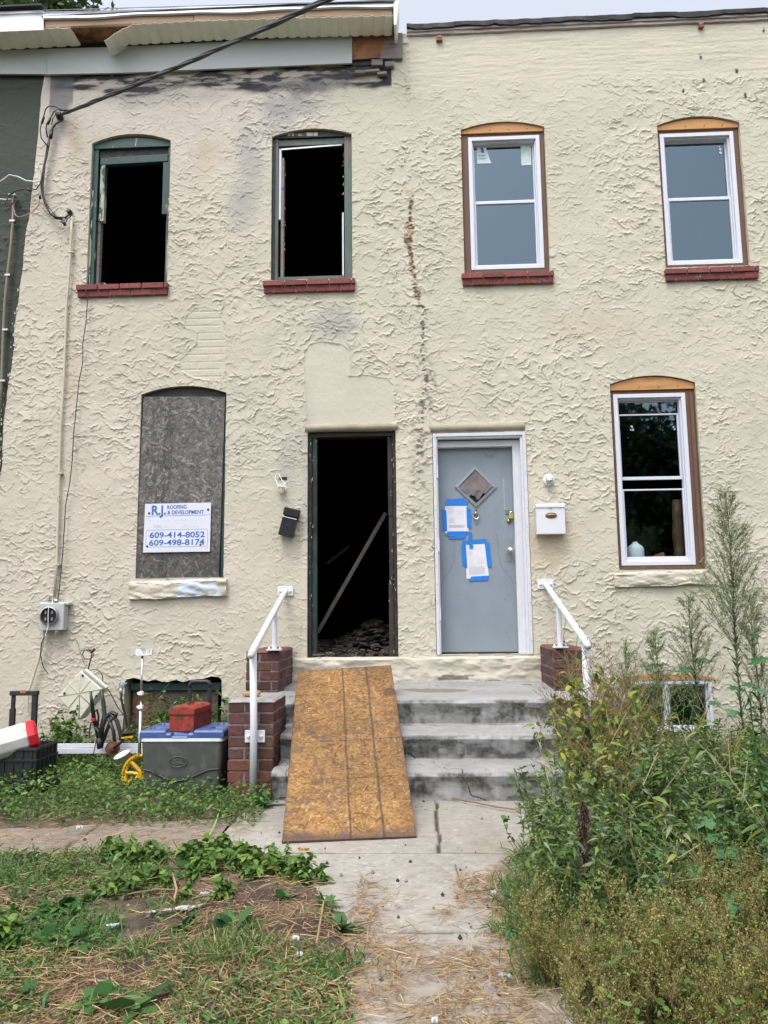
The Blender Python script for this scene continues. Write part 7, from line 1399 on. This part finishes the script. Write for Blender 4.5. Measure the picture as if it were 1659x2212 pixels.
def dens_bank(X, Y): return ((X < -.98) & (Y > -2.55)).astype(float)*sstep(.0, .25, Y+2.5)*((Y < -.5)*1.0+(Y >= -.5)*.45)*(~((X > -1.44) & (Y > -.74)))*(~((X > -1.33) & (Y > -1.74) & (Y < -1.2)))
def dens_right(X, Y): return outside(X, Y)*(X > edgeX(Y)-.10)*1.0
mb = MB(); X, Y = zone(26000, dens_front); n = len(X); P = np.stack([X, Y, gzf(X, Y)], 1); leaves(mb, P, dirs(n, .75, .35), rng.uniform(.03, .12, n), rng.uniform(.004, .009, n), rng.uniform(.2, .9, n), pick(SHAPE, n, v=.35), 'grass', tilt=.5)
X, Y = zone(9000, dens_bank); n = len(X); P = np.stack([X, Y, gzf(X, Y)], 1); leaves(mb, P, dirs(n, .8, .35), rng.uniform(.04, .14, n), rng.uniform(.003, .007, n), rng.uniform(.2, .9, n), pick(SHAPE, n), 'grass')
X, Y = zone(24000, dens_right); n = len(X); P = np.stack([X, Y, gzf(X, Y)], 1); leaves(mb, P, dirs(n, .85, .35), rng.uniform(.05, .17, n), rng.uniform(.003, .007, n), rng.uniform(.2, 1, n), pick(SHAPE, n), 'grass')
# longer tufts
for (px, py, n, h) in ((860, 840, 420, .17), (1000, 790, 300, .15), (930, 720, 200, .12), (700, 930, 160, .12), (1360, 850, 260, .1), (350, 740, 260, .12), (50, 500, 200, .13), (700, 620, 240, .11), (590, 800, 200, .12), (180, 480, 160, .12)):
    c = G(*zH(px, py)); P = np.stack([c[0]+rng.normal(0, .07, n), c[1]+rng.normal(0, .06, n), np.full(n, .015)], 1); mix = pick(SHAPE, n); dryb = rng.random(n) < (.35 if px in (860, 1000, 930) else .08); mix[dryb] = pick([(.3, .24, .12), (.22, .19, .08)], dryb.sum()); leaves(mb, P, dirs(n, .95, .3), rng.uniform(.4, 1, n)*h, rng.uniform(.003, .006, n), rng.uniform(.2, .8, n), mix, 'grass')
for (px, py, n, h) in ((600, 650, 420, .2), (550, 560, 300, .16), (650, 720, 420, .2), (700, 620, 420, .22), (620, 480, 260, .18), (570, 740, 300, .16), (650, 800, 300, .16), (590, 420, 200, .14), (760, 760, 300, .2), (690, 860, 200, .14), (620, 930, 160, .12)):
    c = G(*zI(px, py)); P = np.stack([c[0]+.06+rng.normal(0, .06, n), c[1]+rng.normal(0, .06, n), np.full(n, .015)], 1); leaves(mb, P, dirs(n, .9, .35), rng.uniform(.4, 1, n)*h, rng.uniform(.0035, .0075, n), rng.uniform(.2, .9, n), pick(SHAPE, n, v=.3), 'grass')
tag(mb.build('grass', M_leaf), kind='stuff')['label'] = 'green crabgrass growing over the yard dirt and the bank by the wall'
mb = MB()
def carpet(n, dens, hmax, l, w_):
    X, Y = zone(n, dens); n = len(X); z = gzf(X, Y)+rng.random(n)**1.5*hmax*(.5+fbm(X*4, Y*4, 3, 4)); P = np.stack([X, Y, z], 1); leaves(mb, P, dirs(n, .3, .4), rng.uniform(*l, n), rng.uniform(*w_, n), .3, pick(GREEN+[(.09, .16, .03)], n, v=.35), 'oval')
carpet(20000, dens_bank, .13, (.012, .04), (.008, .024)); carpet(22000, dens_front, .035, (.008, .028), (.006, .016)); carpet(30000, dens_right, .30, (.012, .034), (.006, .016))
tag(mb.build('ground_cover', M_leaf), kind='stuff')['label'] = 'low leafy ground cover of small green leaves'
# straw and dead stalks
def dens_straw(X, Y):
    a = sstep(.42, .60, fbm(X*2.2, Y*2.2, 4, 71)+.25*sstep(-3.9, -4.5, Y)+.2*sstep(-.9, -.2, X)*sstep(.6, .2, X))*(X < .62)*(Y < -3.0)*(X > -1.9)*(.45+.55*sstep(-3.7, -4.3, Y)); b = sstep(.09, .0, np.abs(X-edgeX(Y)+.04))*(Y < -2.6)*.7
    mid = 1.6*sstep(.42, .55, fbm(X*4.6, Y*4.0, 4, 91)+.07*sstep(-3.6, -4.4, Y)-.02)*(Y < -3.25)*np.clip(sstep(.30, .05, X-np.interp(Y, [-5, -4.45, -4.1, -3.7, -3.35, -3.1], [-.12, -.14, -.2, -.3, -.48, -.66]))+sstep(.22, .06, np.abs(X-edgeX(Y)+.10))+.06, 0, 1)*(X > -.3)*(X < .45); c_ = ((X < -1.0) & (Y > -3.1) & (Y < -2.1))*.14
    return np.clip(np.where(outside(X, Y), a, mid)+b+c_, 0, 1)
mb = MB(); X, Y = zone(60000, dens_straw); n = len(X); z = np.where(outside(X, Y), gzf(X, Y), .005)+rng.random(n)**2*.03; D = dirs(n, .0, .12); leaves(mb, np.stack([X, Y, z], 1), D, rng.uniform(.02, .11, n), rng.uniform(.0014, .0034, n), rng.uniform(-.05, .1, n), pick([(.40, .27, .14), (.30, .19, .09), (.46, .34, .19), (.2, .12, .06), (.34, .2, .1)], n, v=.2), 'grass', tilt=.8)
tag(mb.build('straw', M_straw), kind='stuff')['label'] = 'dry straw scattered over the dirt and the path'
# crumbs of soil, pebbles
mb = MB(); X, Y = zone(3500, lambda X, Y: (outside(X, Y)*(X < .5)*(Y < -2.8)*.8+(~outside(X, Y))*(np.abs(X) < 3)*.06)); n = len(X); s = rng.uniform(.003, .013, n)
oc = np.array([(1, 0, 0), (-1, 0, 0), (0, 1, 0), (0, -1, 0), (0, 0, 1), (0, 0, -1)], float); base = np.stack([X, Y, np.where(outside(X, Y), gzf(X, Y), .004)], 1)
V = base[:, None]+oc[None]*s[:, None, None]*rng.uniform(.5, 1.2, (n, 6, 1)); f8 = np.array([[0, 2, 4], [2, 1, 4], [1, 3, 4], [3, 0, 4], [2, 0, 5], [1, 2, 5], [3, 1, 5], [0, 3, 5]])
mb.add(V.reshape(-1, 3), (np.arange(n)[:, None, None]*6+f8[None]).reshape(-1, 3), np.repeat(pick([(.05, .038, .03), (.07, .052, .04), (.04, .03, .025), (.22, .19, .16)], n), 6, 0))
tag(mb.build('pebbles', M_soil), kind='stuff')['label'] = 'clods and pebbles loose on the dirt and paving'
# countable litter
def stick(name, label, pts, r, col, z=.02, cat='stick'):
    P = [G(*p, z) for p in pts]; tag(MB().tube(P, r, 6, col=col).build(name, M_stem, origin=tuple(P[0])), label, cat)
stick('stick', 'long thin dry stalk lying on the paving before the bottom step', [zF(1080, 1165), zF(1200, 1188), zF(1320, 1212), zF(1435, 1228)], .005, (.2, .13, .08)); stick('stick', 'bright green cord running from the grass across the side path', [zH(900, 188), zH(880, 250), zH(855, 300), zH(832, 345)], .004, (.25, .5, .12), .03, 'cord')
stick('stick', 'straight pale stalk standing askew in the dirt beside the path', [zH(1322, 570), zH(1310, 640), zH(1292, 742)], .004, (.3, .2, .1), .05); stick('stick', 'forked dry stalk in the dirt pile left of the path', [zH(705, 460), zH(722, 520), zH(712, 560)], .005, (.35, .24, .13), .06); stick('stick', 'thick bent stalk lying in the dark dirt', [zH(520, 540), zH(640, 520), zH(780, 525)], .004, (.2, .13, .08), .05)
stick('stick', 'curved bare weed runner lying on the path at its right edge', [zI(318, 440), zI(335, 500), zI(350, 545), zI(380, 558), zI(500, 542)], .003, (.14, .12, .06), .01)
def scrap(name, label, cx, cy, zf, w_, h, rot, mt, cat='litter', th=.004):
    p = G(*zf(cx, cy), .03); n = 7; u, v = np.meshgrid(np.linspace(-1, 1, n), np.linspace(-1, 1, n)); g = np.random.default_rng(int(cx)); w_, h = w_*.6, h*.6; e = 1+.25*g.normal(0, 1, u.shape)*(np.maximum(abs(u), abs(v)) > .9)
    x = u*w_/2*e; y = v*h/2*e; P = np.stack([p[0]+x*math.cos(rot)-y*math.sin(rot), p[1]+x*math.sin(rot)+y*math.cos(rot), .03+.015*g.random(u.shape)], -1); mb = MB(); mb.grid(P); mb.grid(P-np.array([0, 0, th])); tag(mb.build(name, mt, origin=tuple(p)), label, cat)
M_birch = mat('white_bark_scrap', (.5, .5, .47), rough=.8, var=.2, vs=30, col2=(.1, .09, .085), c2s=22, c2t=(.52, .58))
scrap('painted_board', 'strip of flaking white wood lying in the weeds of the front yard', 705, 610, zH, .30, .05, .45, M_birch, 'wood scrap'); scrap('paper_scrap', 'crumpled white paper above the flaking white wood strip', 833, 543, zH, .06, .025, .3, M_paper); scrap('cardboard_scrap', 'pale grey torn card left of the flaking white wood strip', 455, 676, zH, .09, .04, .4, M_galv)
scrap('paper_scrap', 'small white scrap on the dirt near the path edge', 1208, 725, zH, .035, .02, .1, M_paper); scrap('paper_scrap', 'tiny white scrap below the one near the path edge', 1224, 791, zH, .03, .012, .1, M_paper); scrap('receipt', 'white printed slip lying at the right edge of the path', 480, 564, zI, .05, .02, .4, M_paper)
scrap('paper_scrap', 'white scrap on the path near the bottom edge of the view', 232, 1112, zI, .03, .015, .4, M_paper); scrap('wood_chip', 'pale flat wood sliver lying on the path, lower middle', 535, 922, zI, .065, .012, -.5, M_birch, 'wood scrap'); scrap('stone_flake', 'flat grey stone flake on the side path', 325, 270, zH, .06, .04, 0, M_galv, 'stone')
scrap('dry_leaf', 'curled brown leaf on the side path', 665, 315, zH, .045, .03, 0, mat('dry_leaf', (.35, .2, .1)), 'leaf'); scrap('wood_chip', 'orange wood chip by the foot of the ramp board', 270, 1450, zF, .07, .012, 0, M_cedar, 'wood scrap'); scrap('paper_scrap', 'white crumpled scrap in the weeds before the rolling crate', 325, 1370, zJ, .04, .025, .2, M_paper)
scrap('cork', 'small tan cork lying on the grey door threshold', 1172, 376, zF, .01, .01, 0, M_cedar) if 0 else None
# ---------------------------------------------------------------- trees: one beyond the roofs, some across the street (seen in the panes)
def tree(label, x, y, H_, cr, seed, nleaf, lsz, group=None):
    g = np.random.default_rng(seed); t = thing('tree', label, 'tree', (x, y, 0), group); tr = MB(); th = H_*.45
    tr.tube([(x, y, -.1), (x+.1, y, th*.5), (x, y+.1, th), (x, y, H_*.8)], [.28, .22, .17, .04], 9)
    cl = []
    for i in range(34):
        d = dirs(1, .5, .5, g)[0]; r = g.uniform(.35, 1); c = np.array([x, y, H_-cr*.95])+d*cr*r*np.array([1, 1, .9]); cl.append(c)
        if i < 14: s = np.array([x, y, th*g.uniform(.75, 1.4)]); tr.tube([s, (s+c)/2+(0, 0, .2), c], [.08, .05, .02], 5)
    tr.build('trunk', M_bark, t); lf = MB(); cl = np.array(cl); k = g.integers(len(cl), size=nleaf); P = cl[k]+g.normal(0, cr*.19, (nleaf, 3)); leaves(lf, P, dirs(nleaf, 0, .6, g), g.uniform(.6, 1.2, nleaf)*lsz, lsz*.55, .3, pick([(.035, .075, .02), (.05, .1, .025), (.03, .06, .018), (.07, .12, .03)], nleaf, g), 'oval', g=g); lf.build('crown', M_foliage, t)
tree('leafy green tree top showing above the left eave', -7.6, 7.6, 14.35, 2.1, 3, 16000, .12)
for i, (x, y, h, c) in enumerate(((-9, -32, 11.3, 4.6), (-3, -34, 12, 4.9), (4, -33, 10.8, 4.5), (10.5, -34, 12.2, 5.0), (17, -33, 11.2, 4.8), (-16, -33, 13, 5), (0.5, -30, 8, 4), (7, -29.5, 8.4, 4.2), (13.5, -30, 8, 4))):
    tree('one of the broad green trees across the street behind the viewer', x, y, h, c, 20+i, 15000, .42, 'trees across the street')
